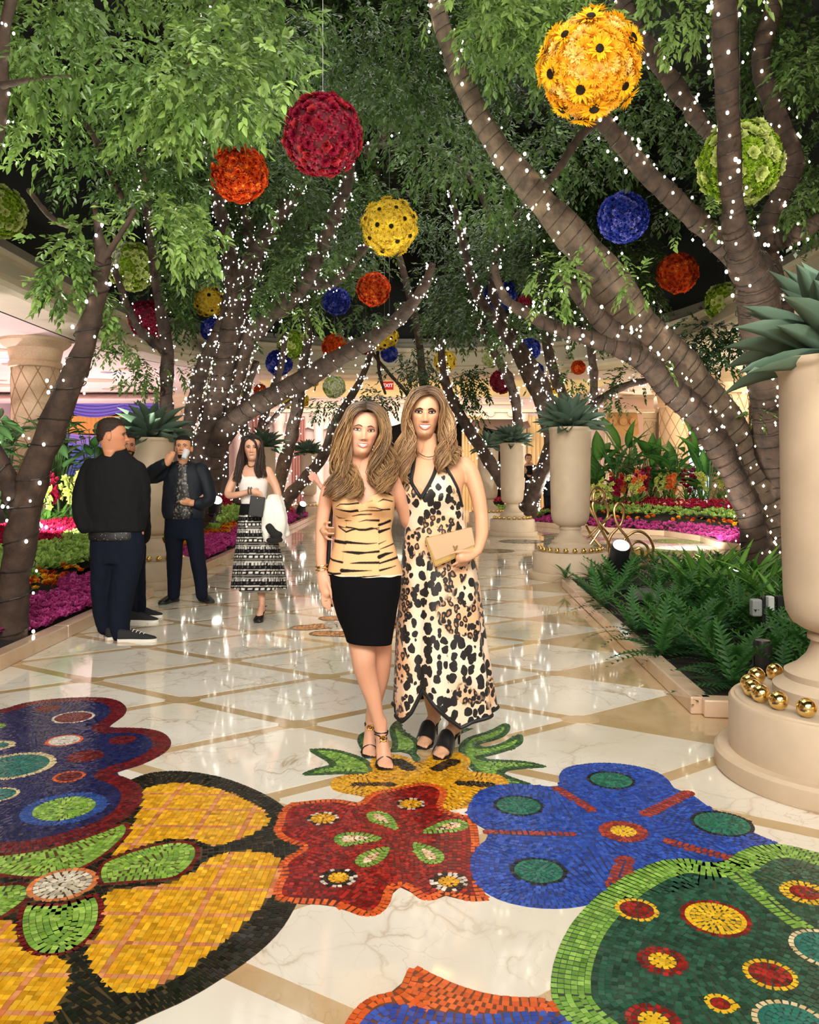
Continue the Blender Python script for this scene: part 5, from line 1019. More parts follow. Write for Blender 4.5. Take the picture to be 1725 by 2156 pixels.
t.branch([(1110, 1070, 30), (1150, 985, 24), (1175, 930, 22), (1240, 860, 18), (1310, 815, 16), (1370, 800, 12)], 19.8, 18, bulbs=.8)
t.branch([(1092, 900, 20), (1080, 820, 20), (1040, 740, 16), (1010, 690, 12), (985, 600, 9)], 21, 20)
t.branch([(1250, 900, 16), (1250, 780, 18), (1235, 690, 14), (1215, 600, 10)], 20.5, 20)
t = TR['L'] = Tree('light_wrapped_tree', (W(14, 0, 6.5).x, 6.5, .1), 'slender dark leaning tree with few fairy lights at the left edge', 1)
t.branch([(12, 1372, 74), (33, 1200, 64), (58, 1060, 62), (85, 960, 58), (130, 850, 55), (165, 770, 48), (190, 680, 42), (208, 600, 38), (216, 545, 33), (206, 480, 16), (199, 430, 10)], 6.5, 6.3, nseg=34)
t.branch([(45, 1095, 46), (12, 1000, 40), (-40, 900, 36), (-90, 760, 30)], 6.5, 6.3)
t.branch([(212, 555, 18), (250, 500, 12), (285, 440, 10)], 6.3, 6.4, bulbs=0)
t = TR['N'] = Tree('overhanging_tree', (-4.6, 7.6, .2), 'broad leaved tree whose bright boughs overhang the upper left', 1)
t.branch([(-190, 1300, 70), (-120, 800, 60), (-40, 400, 42), (2, 220, 30), (6, 80, 26), (40, -60, 20)], 7.6, 6.8, bulbs=.8)
t.branch([(4, 180, 16), (80, 165, 8), (150, 160, 5)], 6.8, 6.6, bulbs=0, clear=False)
t.branch([(60, 400, 10), (110, 460, 12), (160, 480, 10)], 7.4, 7.2, bulbs=0, clear=False)
t.branch([(180, 260, 12), (205, 300, 14), (245, 390, 14), (285, 470, 12)], 8.5, 8.3, bulbs=0, clear=False)
t.branch([(370, 230, 20), (400, 140, 22), (420, 60, 16), (470, -40, 14)], 9.5, 9.0, bulbs=.8, clear=False)
t.branch([(300, 420, 20), (305, 380, 18), (330, 300, 10)], 9.5, 9.3, bulbs=1.2, clear=False)
t = TR['M'] = Tree('background_tree', (.6, 25.5, .3), 'dark background tree filling the middle of the canopy', 1)
t.branch([(900, 1050, 10), (895, 900, 14), (880, 700, 16), (830, 500, 14), (790, 350, 12), (780, 200, 9)], 25.5, 20, bulbs=.3, clear=False)
for pts, Y in (([(530, 280, 18), (545, 180, 18), (590, 130, 14), (620, 60, 10)], 15), ([(650, 200, 18), (660, 120, 22), (690, 30, 14), (700, -40, 12)], 14), ([(770, 330, 22), (810, 280, 22), (850, 210, 16), (862, 150, 10)], 14.5), ([(800, 290, 14), (808, 220, 14), (812, 190, 10)], 14.6), ([(770, 310, 12), (830, 300, 10), (870, 250, 8)], 14.4), ([(590, 430, 22), (640, 370, 22), (700, 300, 16)], 15.5), ([(960, 330, 12), (1010, 400, 14), (1030, 460, 12)], 15), ([(1180, 370, 14), (1210, 300, 14), (1215, 250, 10)], 13),
               ([(795, 740, 7), (800, 790, 7), (812, 830, 5)], 22), ([(775, 730, 7), (810, 775, 7), (850, 820, 8), (870, 850, 8)], 22)):
    t.branch(pts, Y, Y-.4, bulbs=.25, clear=False, wire=False)
TR['R'].light('fairy lights wound round the massive leaning tree', .052, .0135, 7.0, glow='warm_bulb')
TR['CL'].light('dense fairy lights wound round the many stemmed tree', .0135, .0108, 4.0)
TR['CL2'].light('dense fairy lights on the farther tree behind the walking woman', .026, .0145, 3, False)
TR['CR'].light('dense fairy lights on the slender stems behind the second urn', .024, .0145, 3, False)
TR['L'].light('sparse fairy lights on the slender dark leaning tree', .085, .0105, 4.0)
TR['N'].light('fairy lights on the boughs overhanging the upper left', .08, .010, 5, False)
TR['M'].light('scattered fairy lights on the background boughs', .12, .018, 3, False)
# single bulbs: the ones that show largest; the rest of each string joined
allb = [(p.y+tr.base.y, k, i) for k, tr in TR.items() for i, p in enumerate(tr.bulbpos)]
prj = lambda k, i: (CX+(TR[k].bulbpos[i].x+TR[k].base.x)/(TR[k].bulbpos[i].y+TR[k].base.y)*F, H0+(CH-TR[k].bulbpos[i].z-TR[k].base.z)/(TR[k].bulbpos[i].y+TR[k].base.y)*F)
sel = sorted([(y, k, i) for y, k, i in allb if k in ('R', 'L', 'N') and 0 < prj(k, i)[0] < 1725 and 0 < prj(k, i)[1] < 1500])[:290]
selset = {(k, i) for _, k, i in sel}
ov, of_ = octa(1.0); bb = MB(); bb.ball((0, 0, 0), (1, 1, 1.2), 8, 6); bulb_me = {g_: bb.mesh('bulb', MAT[g_], True, True) for g_ in ('bulb', 'warm_bulb')}
for k, tr in TR.items():
    rest = [p for i, p in enumerate(tr.bulbpos) if (k, i) not in selset]
    for i, p in enumerate(tr.bulbpos):
        if (k, i) in selset: o = link('bulb', bulb_me[tr.glow], tr.st); o.location = p; q = tr.rad*random.uniform(.8, 1.35); o.scale = (q, q, q)
    if rest:
        n = len(rest); sc_ = tr.rad*rng.uniform(.7, 1.3, n); V = np.array(rest)[:, None]+np.array(ov)[None]*sc_[:, None, None]
        o = link('bulbs', meshnp('bulbs', V.reshape(-1, 3), (np.array(of_)[None]+np.arange(n)[:, None, None]*6).reshape(-1, 3), MAT[tr.glow]), tr.st); tag(o, kind='stuff')
print('bulbs', len(allb))
# ---------------------------------------------------------------- foliage: shoots of leaves
BALLPX += [(817, 812, 17, 24.7), (715, 800, 30, 24), (640, 800, 20, 24)]
BX = np.array(BALLPX); BR = np.array(BRANCHPX)
def hidden(P, front):
    """drop shoots that would cover a ball or a bare bough that the photo shows uncovered"""
    px = CX+P[:, 0]/P[:, 1]*F; py = H0+(CH-P[:, 2])/P[:, 1]*F; bad = np.zeros(len(P), bool); mg = .11/P[:, 1]*F
    for bx, by, br, bY in BX: bad |= (np.hypot(px-bx, py-by) < br+mg*.55) & (P[:, 1] < bY+.3)
    for x0, y0, x1, y1, w, Y in BR:
        dx, dy = x1-x0, y1-y0; t = np.clip(((px-x0)*dx+(py-y0)*dy)/(dx*dx+dy*dy+1e-6), 0, 1)
        bad |= (np.hypot(px-x0-t*dx, py-y0-t*dy) < w+mg*.5) & (P[:, 1] < Y+.15) & (rng.random(len(P)) < front)
    return bad
ENV = np.array([(-200, 470), (0, 480), (60, 470), (130, 560), (230, 650), (330, 700), (420, 720), (600, 745), (680, 735), (760, 700), (850, 725), (920, 735), (1000, 765), (1100, 730), (1200, 730), (1300, 720), (1400, 690), (1500, 660), (1560, 640), (1640, 560), (1725, 500), (1950, 480)], float)
def foliage(tree, blobs, nsh, L_, lod, cols, env=True, droop=.5, front=1.0, name='leaves'):
    """blobs: (px, py, Y, radius in metres)"""
    PP, DD, LL, CC = [], [], [], []
    for px, py, Y, r in blobs:
        c = np.array(W(px, py, Y)); n = int(nsh*(r/.6)**2); d = rng.normal(0, 1, (n, 3)); d /= np.linalg.norm(d, axis=1)[:, None]
        P = c+d*(r*rng.random((n, 1))**.45)*np.array([1, .8, .75]); ok = ~hidden(P, front)
        ppx = CX+P[:, 0]/P[:, 1]*F; ppy = H0+(CH-P[:, 2])/P[:, 1]*F
        if env: ok &= ppy < np.interp(ppx, ENV[:, 0], ENV[:, 1])-rng.uniform(-12, 25, n)
        ok &= (P[:, 1] > 3.5) & (P[:, 2] < 9.0) & (abs(P[:, 0]) < 6.7) & ((P[:, 1] < 18.5) | ((np.maximum(abs(P[:, 0])-.5, 0)/6.2)**2+((P[:, 1]-18.5)/5.6)**2 < 1))
        P, d = P[ok], d[ok]; n = len(P); D = d*.7+rng.normal(0, .45, (n, 3)); D[:, 2] -= droop; D /= np.linalg.norm(D, axis=1)[:, None]
        tint = rng.random() ; base = np.array(lerp(np.array(cols[0]), np.array(cols[1]), tint))
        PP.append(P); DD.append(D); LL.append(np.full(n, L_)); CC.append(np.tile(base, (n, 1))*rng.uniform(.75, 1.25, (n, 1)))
    P, D, Ls, C = map(np.concatenate, (PP, DD, LL, CC)); n = len(P); m_ = 9
    S = np.cross(D, np.array([0, 0, 1.0])); S /= np.linalg.norm(S, axis=1)[:, None]+1e-6
    lp, ld, lu, ll, lc = [], [], [], [], []
    for k in range(m_):
        t = k/(m_-1); ax = P+D*(Ls[:, None]*1.9*t)+np.array([0, 0, -1])*(Ls[:, None]*.7*t*t); sg = 1 if k % 2 else -1
        d2 = D*(.6+.4*t)+S*sg*(1.15*(1-t*.75))+rng.normal(0, .22, (n, 3)); d2[:, 2] -= .22
        lp.append(ax); ld.append(d2); lu.append(np.array([0, -.35, 1.0])+rng.normal(0, .35, (n, 3))); ll.append(Ls*rng.uniform(.75, 1.2, n)); lc.append(C*rng.uniform(.8, 1.2, (n, 1)))
    lp, ld, lu, ll, lc = map(np.concatenate, (lp, ld, lu, ll, lc))
    mid = lp+.5*ld/np.linalg.norm(ld, axis=1)[:, None]*ll[:, None]; px_ = CX+mid[:, 0]/mid[:, 1]*F; py_ = H0+(CH-mid[:, 2])/mid[:, 1]*F; bad = np.zeros(len(lp), bool)
    for bx, by, br, bY in BX: bad |= (np.hypot(px_-bx, py_-by) < br*(1.02 if rng.random() < .8 else .8)) & (mid[:, 1] < bY+.35)
    lp, ld, lu, ll, lc = [q[~bad] for q in (lp, ld, lu, ll, lc)]
    if lod: V, Fc, Cc = leafcloud(lp, ld, lu, ll, .46, lc)
    else:
        ld /= np.linalg.norm(ld, axis=1)[:, None]; s_ = np.cross(ld, lu); s_ /= np.linalg.norm(s_, axis=1)[:, None]+1e-9; w = (ll*.23)[:, None]
        V = np.stack([lp, lp-s_*w+ld*ll[:, None]*.45, lp+ld*ll[:, None], lp+s_*w+ld*ll[:, None]*.45], 1).reshape(-1, 3); Fc = np.arange(len(lp)*4).reshape(-1, 4); Cc = np.repeat(lc, 4, 0)
    o = link(name, meshnp(name, V-np.array(tree.base), Fc, MAT['leaf'], False, col=Cc), tree.root); tag(o, kind='stuff'); return len(lp)
def rblobs(n, x, y, Y, r):
    return [(rng.uniform(*x), rng.uniform(*y), rng.uniform(*Y), rng.uniform(*r)) for _ in range(n)]
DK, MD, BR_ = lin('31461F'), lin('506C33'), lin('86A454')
tot = 0
tot += foliage(TR['N'], rblobs(24, (-80, 560), (-60, 260), (6.4, 9.5), (.5, .75)), 50, .105, 1, (MD, BR_), front=.7)
tot += foliage(TR['N'], rblobs(12, (190, 500), (230, 430), (7.5, 10.5), (.5, .75)), 46, .10, 1, (DK, MD), front=.8)
tot += foliage(TR['L'], [(165, 580, 6.3, .30), (130, 600, 6.4, .2), (200, 600, 6.5, .22), (255, 640, 6.7, .30), (140, 520, 6.4, .30), (240, 510, 6.3, .36), (300, 480, 6.4, .35), (380, 490, 6.6, .33), (330, 460, 6.6, .35), (95, 575, 6.3, .14), (290, 655, 6.8, .2), (430, 500, 6.8, .22), (20, 270, 6.4, .16), (60, 300, 6.4, .2)], 105, .085, 1, (MD, BR_), env=False, front=.85)
tot += foliage(TR['CL'], rblobs(34, (330, 780), (270, 700), (12, 16), (.6, .9)), 60, .10, 0, (DK, MD), front=.75)
tot += foliage(TR['CL'], [(300, 790, 13.8, .42), (270, 730, 13.9, .45), (330, 800, 13.9, .32), (280, 880, 14.2, .25), (215, 730, 13.9, .3), (590, 640, 13.6, .5), (640, 660, 13.6, .4), (240, 660, 13.6, .45), (460, 790, 14.8, .4), (390, 770, 14.9, .4)], 62, .105, 0, (MD, BR_), env=False, front=.8)
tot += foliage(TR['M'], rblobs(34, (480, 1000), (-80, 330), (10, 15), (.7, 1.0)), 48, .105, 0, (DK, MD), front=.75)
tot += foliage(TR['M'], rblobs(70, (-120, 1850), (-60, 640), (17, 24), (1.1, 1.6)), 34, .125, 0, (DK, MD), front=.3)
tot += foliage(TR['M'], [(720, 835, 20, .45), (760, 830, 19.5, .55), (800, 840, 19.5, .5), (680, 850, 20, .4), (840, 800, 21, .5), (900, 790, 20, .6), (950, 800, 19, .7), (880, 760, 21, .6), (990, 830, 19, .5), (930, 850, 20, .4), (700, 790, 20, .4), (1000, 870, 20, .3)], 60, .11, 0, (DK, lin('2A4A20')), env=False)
tot += foliage(TR['CR'], rblobs(30, (880, 1330), (330, 720), (16.5, 20), (.8, 1.1)), 55, .115, 0, (DK, MD), front=.7)
tot += foliage(TR['CR'], [(1200, 790, 18.5, .6), (1260, 820, 18.5, .5), (1150, 800, 19.2, .4), (1300, 840, 18, .4), (1000, 800, 19, .5), (1330, 790, 18, .5)], 55, .11, 0, (DK, MD), env=False)
tot += foliage(TR['R'], rblobs(40, (930, 1800), (-80, 430), (9.5, 13.5), (.6, .9)), 46, .10, 0, (DK, MD), front=.8)
tot += foliage(TR['R'], rblobs(9, (960, 1320), (-60, 120), (7.8, 9.2), (.4, .6)), 58, .10, 1, (MD, BR_), front=.9)
tot += foliage(TR['R'], [(1245, 545, 8.4, .3), (1190, 590, 8.5, .35), (1140, 610, 8.6, .3), (1300, 510, 8.4, .26), (1100, 650, 8.7, .2), (1500, 470, 8.6, .3), (1460, 500, 8.7, .22), (1510, 530, 8.7, .26), (1680, 420, 8.9, .3), (1690, 150, 8.2, .35), (1600, 310, 7.2, .16), (1440, 40, 8, .35), (1330, 590, 8.6, .2), (1400, 760, 9.3, .12), (1500, 860, 9.6, .16), (1590, 860, 9.5, .14)], 100, .09, 1, (MD, BR_), env=False, front=.55)
tot += foliage(TR['R'], [(1480, 730, 11.5, .5), (1530, 720, 11.5, .5), (1560, 690, 11.6, .4), (1450, 760, 11.6, .35), (1490, 690, 11.8, .45), (1590, 740, 11.8, .3)], 75, .095, 0, (lin('1C3018'), lin('26401E')), env=False)  # leaf colour darkened so these clusters read as unlit silhouettes
tot += foliage(TR['R'], rblobs(16, (850, 1700), (-420, -90), (7.0, 9.5), (.45, .7)), 40, .10, 1, (MD, BR_))
print('leaves', tot)
# ---------------------------------------------------------------- people
def solid(pieces, voxel, sm=6, name='tmp', noise_=0.0, nscale=9.0):
    """joins closed tubes and balls into ONE continuous surface (voxel remesh), returns a mesh"""
    b = MB()
    for p in pieces: p(b)
    me = b.mesh(name, None, False); o = bpy.data.objects.new(name, me); COL.objects.link(o)
    m = o.modifiers.new('r', 'REMESH'); m.mode = 'VOXEL'; m.voxel_size = voxel; m.use_smooth_shade = True
    s = o.modifiers.new('s', 'SMOOTH'); s.iterations = sm; s.factor = .5
    bpy.context.view_layer.update(); r = bpy.data.meshes.new_from_object(o.evaluated_get(bpy.context.evaluated_depsgraph_get()))
    bpy.data.objects.remove(o); bpy.data.meshes.remove(me)
    if noise_:
        for v in r.vertices:
            q = v.co*nscale; v.co += v.normal*noise_*(noise.noise(Vector((q.x*1.5, q.y*1.5, q.z*.7+q.x)))+.5*noise.noise(q*2.3))
    return r
def mesh_arrays(me):
    v = np.empty(len(me.vertices)*3, np.float32); me.vertices.foreach_get('co', v)
    t3 = [p.vertices[:] for p in me.polygons if len(p.vertices) == 3]; t4 = [p.vertices[:] for p in me.polygons if len(p.vertices) == 4]
    return v.reshape(-1, 3), np.array(t3, int).reshape(-1, 3), np.array(t4, int).reshape(-1, 4)
class Px:
    """pixel to metre helper at one distance: points are (px, py, dy, radius in px)"""
    def __init__(s, Y): s.Y = Y; s.k = Y/F
    def p(s, x, y, dy=0.0): return W(x, y, s.Y)+Vector((0, dy, 0))
    def tube(s, pts, n=14, smooth=True, flat=1.0, ref=None, ends=True):
        P = [(*s.p(*q[:3]), q[3]*s.k) for q in pts]
        if smooth and len(P) > 2: P = cr(P, len(P)*4)
        def f(b):
            b.tube([q[:3] for q in P], [q[3] for q in P], n, flat=flat, ref=ref)
            if ends:
                for q in (P[0], P[-1]): b.ball(q[:3], (q[3],)*3, n, 8)
        return f
    def ball(s, x, y, dy, r, ry=None, rz=None):
        c = s.p(x, y, dy); return lambda b: b.ball(c, (r*s.k, (ry or r)*s.k, (rz or r)*s.k), 16, 10)
    def loft(s, rings, n=36, ex=2.2):
        """rings: (py, xl, xr, yfront, yback) -> closed trunk"""
        def f(b):
            C = cr(rings, len(rings)*3); V = []
            for py, xl, xr, yf, yb in C:
                for i in range(n):
                    a = 2*pi*i/n; ca, sa = cos(a), sin(a); q = lambda v: math.copysign(abs(v)**(2/ex), v)
                    c = s.p((xl+xr)/2, py); V.append((c.x+(xr-xl)/2*s.k*q(ca), c.y+(yf+yb)/2+(yb-yf)/2*q(sa), c.z))
            m = len(C); b.add(V, [(i*n+k, i*n+(k+1) % n, (i+1)*n+(k+1) % n, (i+1)*n+k) for i in range(m-1) for k in range(n)]+[tuple(range(n-1, -1, -1)), tuple((m-1)*n+k for k in range(n))])
        return f
# --- heads ---------------------------------------------------
HT = np.array([(-.10, .026, .010, .036), (-.06, .036, .022, .047), (-.022, .0445, .034, .058), (-.012, .0425, .046, .061), (-.005, .0405, .071, .064), (.003, .0420, .0865, .067), (.015, .0470, .0955, .071), (.035, .0535, .0955, .078), (.055, .0602, .0970, .086), (.075, .0660, .0965, .092), (.095, .071, .0955, .096), (.115, .073, .0945, .098), (.135, .0745, .0965, .099), (.155, .0745, .0945, .099), (.175, .0725, .088, .096), (.195, .066, .075, .088), (.210, .055, .058, .073), (.221, .038, .037, .050), (.2275, .012, .010, .016)])
FEAT = [(.006, 0, .112, .0065, .014), (.013, 0, .095, .0070, .012), (.023, 0, .077, .0085, .0080), (.010, .0125, .0725, .0055, .0055), (.010, -.0125, .0725, .0055, .0055), (-.004, 0, .062, .007, .004), (-.010, .031, .114, .0125, .0085), (-.010, -.031, .114, .0125, .0085), (.0035, .028, .131, .017, .006), (.0035, -.028, .131, .017, .006), (.005, .043, .089, .013, .012), (.005, -.043, .089, .013, .012), (.004, 0, .047, .020, .011), (.004, 0, .017, .013, .008), (-.003, 0, .034, .016, .005)]
def feat(x, z, sc_=1.0):
    return sum(a*sc_*np.exp(-((x-x0)/sx)**2/2-((z-z0)/sz)**2/2) for a, x0, z0, sx, sz in FEAT)
def hrow(z): return [np.interp(z, HTS[:, 0], HTS[:, k]) for k in (1, 2, 3)]
HTS = cr(HT, 160)
def hexp(z): t = np.clip((z-.008)/.09, 0, 1); return 1.14-.30*t
def face_pt(x, z, off=0.0):
    w, f, _ = hrow(z); e = hexp(z); s_ = min(.98, (abs(x)/w)**(1/e)); c = math.sqrt(1-s_*s_)
    return Vector((x, -(f*c**e+feat(x, z)+off), z))
def head_mesh(na=96, nz=120):
    zs = np.interp(np.linspace(0, 1, nz), [0, .12, .9, 1], [-.10, -.01, .205, .2275]); V = []
    for z in zs:
        w, f, b_ = hrow(z); e = hexp(z)
        for i in range(na):
            a = 2*pi*i/na; sa, ca = sin(a), cos(a); x = w*math.copysign(abs(sa)**e, sa)
            if ca > 0: y = -(f*ca**e+feat(x, z)*min(1, ca*2.2))
            else: y = b_*abs(ca)**e
            V.append((x, y, z))
    Fc = [(j*na+i, j*na+(i+1) % na, (j+1)*na+(i+1) % na, (j+1)*na+i) for j in range(nz-1) for i in range(na)]
    V.append((0, 0, .229)); k = len(V)-1
    return np.array(V), np.array(Fc), np.array([((nz-1)*na+i, (nz-1)*na+(i+1) % na, k) for i in range(na)])
HV, HF, HF3 = head_mesh()
def head_matrix(eye_w, yaw, roll, pitch, s):
    """eye_w: where the midpoint between the eyes sits in the world"""
    Rm = Matrix.Rotation(yaw, 4, 'Z') @ Matrix.Rotation(roll, 4, 'Y') @ Matrix.Rotation(pitch, 4, 'X')
    e = Rm @ (Vector((0, -.09, .114))*s); return Matrix.Translation(Vector(eye_w)-e) @ Rm @ Matrix.Scale(s, 4)
SKINM = vmat('skin', .48, .35, sss=.12, bump=.03, bscale=220)
M_TEETH = pbr('teeth', lin('F4F0E8'), .25); M_MOUTH = pbr('mouth_dark', lin('3A1212'), .5); M_EYE = vmat('eye', .15, .5); M_LASH = pbr('lash', lin('1C120D'), .6)
def patch(name, fn, nu, nv, mat, parent, M, col=None):
    V = [M @ fn(-1+2*i/(nu-1), j/(nv-1)) for j in range(nv) for i in range(nu)]
    Fc = [(j*nu+i, j*nu+i+1, (j+1)*nu+i+1, (j+1)*nu+i) for j in range(nv-1) for i in range(nu-1)]
    me = meshnp(name, V, np.array(Fc), mat, True, col=col); o = link(name, me, parent); o.matrix_parent_inverse = Matrix.Translation(parent.location).inverted(); return o
def attach(o, parent):
    o.parent = parent; o.matrix_parent_inverse = Matrix.Translation(parent.location).inverted(); return o
def face(parent, M, lip, iris, brow, mouth, eyeh=.0052, lash=.0012, browt=.0030, lowbrow=0.0, male=False):
    """eyes, lashes, brows, lips and teeth laid over the head's own surface"""
    lipm = pbr('lips', lip, .35); browm = pbr('brow', brow, .8); s = 24
    for sx in (-1, 1):
        def ez(u, v, ex=.0): up = .1135+eyeh*(1-u*u)**.75+.0012*u*sx*sx; dn = .1135-eyeh*.8*(1-u*u); return lerp(dn, up, v)+.0015*u*sx*1.0*(1)
        fn = lambda u, v: face_pt(sx*.0312+.0172*u, ez(u, v), .0052+.0022*(1-u*u))
        cols = []
        for j in range(13):
            for i in range(25):
                u, v = -1+2*i/24, j/12; dx = .0172*u; dz = ez(u, v)-.1140; r = math.hypot(dx, dz)
                cols.append((.01, .01, .01) if r < .0024 else (iris if r < .0058 else ((.55, .5, .47) if r > .0105 else (.72, .69, .66))))
        patch('eye', fn, 25, 13, M_EYE, parent, M, cols)
        b = MB(); P = [M @ face_pt(sx*.0312+.0176*u, ez(u, 1)+.0003, .0072+.0018*(1-u*u)) for u in np.linspace(-1, 1, 15)]; sc_ = M.to_scale().x
        b.tube(P, [sc_*lash*(.6+.6*(1+sx*u)/2) for u in np.linspace(-1, 1, 15)], 6); attach(b.build('eyelash', M_LASH, None, True), parent)
        b = MB(); P = [M @ face_pt(sx*.0312+.0172*u, ez(u, 0)-.0004, .0062+.0018*(1-u*u)) for u in np.linspace(-1, 1, 13)]; b.tube(P, sc_*lash*.4, 6); attach(b.build('eyelash', M_LASH, None, True), parent)
        b = MB(); P = [M @ face_pt(sx*.0312+.0178*u, ez(u, 1)+.0036+.001*(1-u*u), .0055+.002*(1-u*u)) for u in np.linspace(-1, 1, 13)]; b.tube(P, sc_*.0007, 6); attach(b.build('eyelid_crease', pbr('crease', lin('7A4A34'), .6), None, True), parent)
        bz = lambda t: .1275-lowbrow+.0075*sin(pi*min(1, t*.95+.08))**1.2-.002*t
        patch('eyebrow', lambda u, v: face_pt(sx*(.0125+.036*(u+1)/2), bz((u+1)/2)+(v-.5)*2*browt*(1-((u+1)/2)**3*.75), .0035+.0008*sin(pi*v)), 16, 4, browm, parent, M)
    hw, zc, c, tu, tl, hu, hl = mouth
    for sx in (-1, 1): patch('nostril', lambda u, v: face_pt(sx*(.0065+.0032*u), .0672+.0016*(v-.5)*2*math.sqrt(max(0, 1-u*u)), .0012), 7, 4, M_MOUTH, parent, M)
    cz = lambda u: zc+c*u*u; q = lambda u: max(0.0, 1-u*u)
    patch('upper_lip', lambda u, v: face_pt(hw*u, cz(u)+lerp(tu*q(u), (tu+hu)*q(u)**.6-.0012*math.exp(-(u/.12)**2), v), .0012+.0042*sin(pi*min(1, v*.9+.1))*q(u)**.5), 27, 7, lipm, parent, M)
    patch('lower_lip', lambda u, v: face_pt(hw*.97*u, cz(u)-lerp((tl+hl)*q(u)**.65, tl*q(u), v), .0012+.0050*sin(pi*min(1, v*.95+.05))*q(u)**.5), 27, 7, lipm, parent, M)
    if tu+tl > .002:
        patch('mouth', lambda u, v: face_pt(hw*.97*u, cz(u)+lerp(-tl, tu, v)*q(u), -.0005), 21, 4, M_MOUTH, parent, M)
        patch('upper_teeth', lambda u, v: face_pt(hw*.90*u, cz(u)+lerp(tu-.62*(tu+tl), tu+.0006, v)*q(u)**.9, .0010+.0010*abs(sin(u*15))), 41, 4, M_TEETH, parent, M)
        if tl > .006: patch('lower_teeth', lambda u, v: face_pt(hw*.62*u, cz(u)+lerp(-tl-.0004, -tl+.22*(tu+tl), v)*q(u)**.9, .0008), 31, 4, M_TEETH, parent, M)
def ear_piece(M, sx):
    def f(b):
        c = MB(); c.ball((0, 0, 0), (.006, .017, .030), 14, 10); c.tube([(.006*1, .017*cos(t)*.9, .030*sin(t)*.92) for t in np.linspace(-1.9, 2.6, 16)], .0042, 6)
        V = np.concatenate(c.V); Rm = Matrix.Rotation(sx*R(-18), 3, 'Z')
        b.add([M @ (Rm @ Vector((v[0]*sx, v[1], v[2]))+Vector((sx*.0755, .012, .100))) for v in V], c.F)
    return f
def skin_body(parent, pieces, M, tone, voxel=.006, ears=True, sm=5, shade=None):
    """trunk, limbs, hands, feet, neck and head as one mesh called body"""
    me = solid(pieces, voxel, sm); v, t3, t4 = mesh_arrays(me); bpy.data.meshes.remove(me)
    hv = np.array([M @ Vector(p) for p in HV]); n = len(v); V = [v, hv]; F4 = [t4, HF+n]; F3 = [t3, HF3+n]; n += len(hv)
    if ears:
        b = MB(); ear_piece(M, 1)(b); ear_piece(M, -1)(b); ev = np.concatenate(b.V); V.append(ev)
        f4 = [f for f in b.F if len(f) == 4]; F4.append(np.array(f4)+n)
    V = np.vstack(V); col = np.tile(np.array(tone), (len(V), 1))
    lo = HV; bl_ = np.exp(-((abs(lo[:, 0])-.042)/.014)**2/2-((lo[:, 2]-.083)/.014)**2/2)*(lo[:, 1] < 0); col[len(v):len(v)+len(hv)] *= 1-bl_[:, None]*np.array([.02, .16, .16])
    if shade is not None: col = shade(V, col)
    o = link('body', meshnp('body', V, [np.vstack(F3), np.vstack(F4)], SKINM, True, col=col)); return attach(o, parent)
def cap(parent, M, mat, mask, thick=.007, name='hair', rough_=.004, col=None):
    na, nz = 96, 120; off = np.array([thick*max(0, mask(p)) for p in HV]); d = HV-np.array([0, .01, .10]); d /= np.linalg.norm(d, axis=1)[:, None]
    V = HV+d*off[:, None]+d*(rng.normal(0, rough_, len(HV))*(off > 0))[:, None]; keep = off > 0
    f4 = HF[keep[HF].all(1)]; f3 = HF3[keep[HF3].all(1)]
    if col is not None: c = np.tile(np.array(col[0]), (len(V), 1))*(1+rng.normal(0, .25, (len(V), 1))).clip(.4, 1.8)
    o = link(name, meshnp(name, [M @ Vector(p) for p in V], [f3, f4], mat, True, col=c if col is not None else None)); return attach(o, parent)
M_HAIR = vmat('hair', .38, .5)
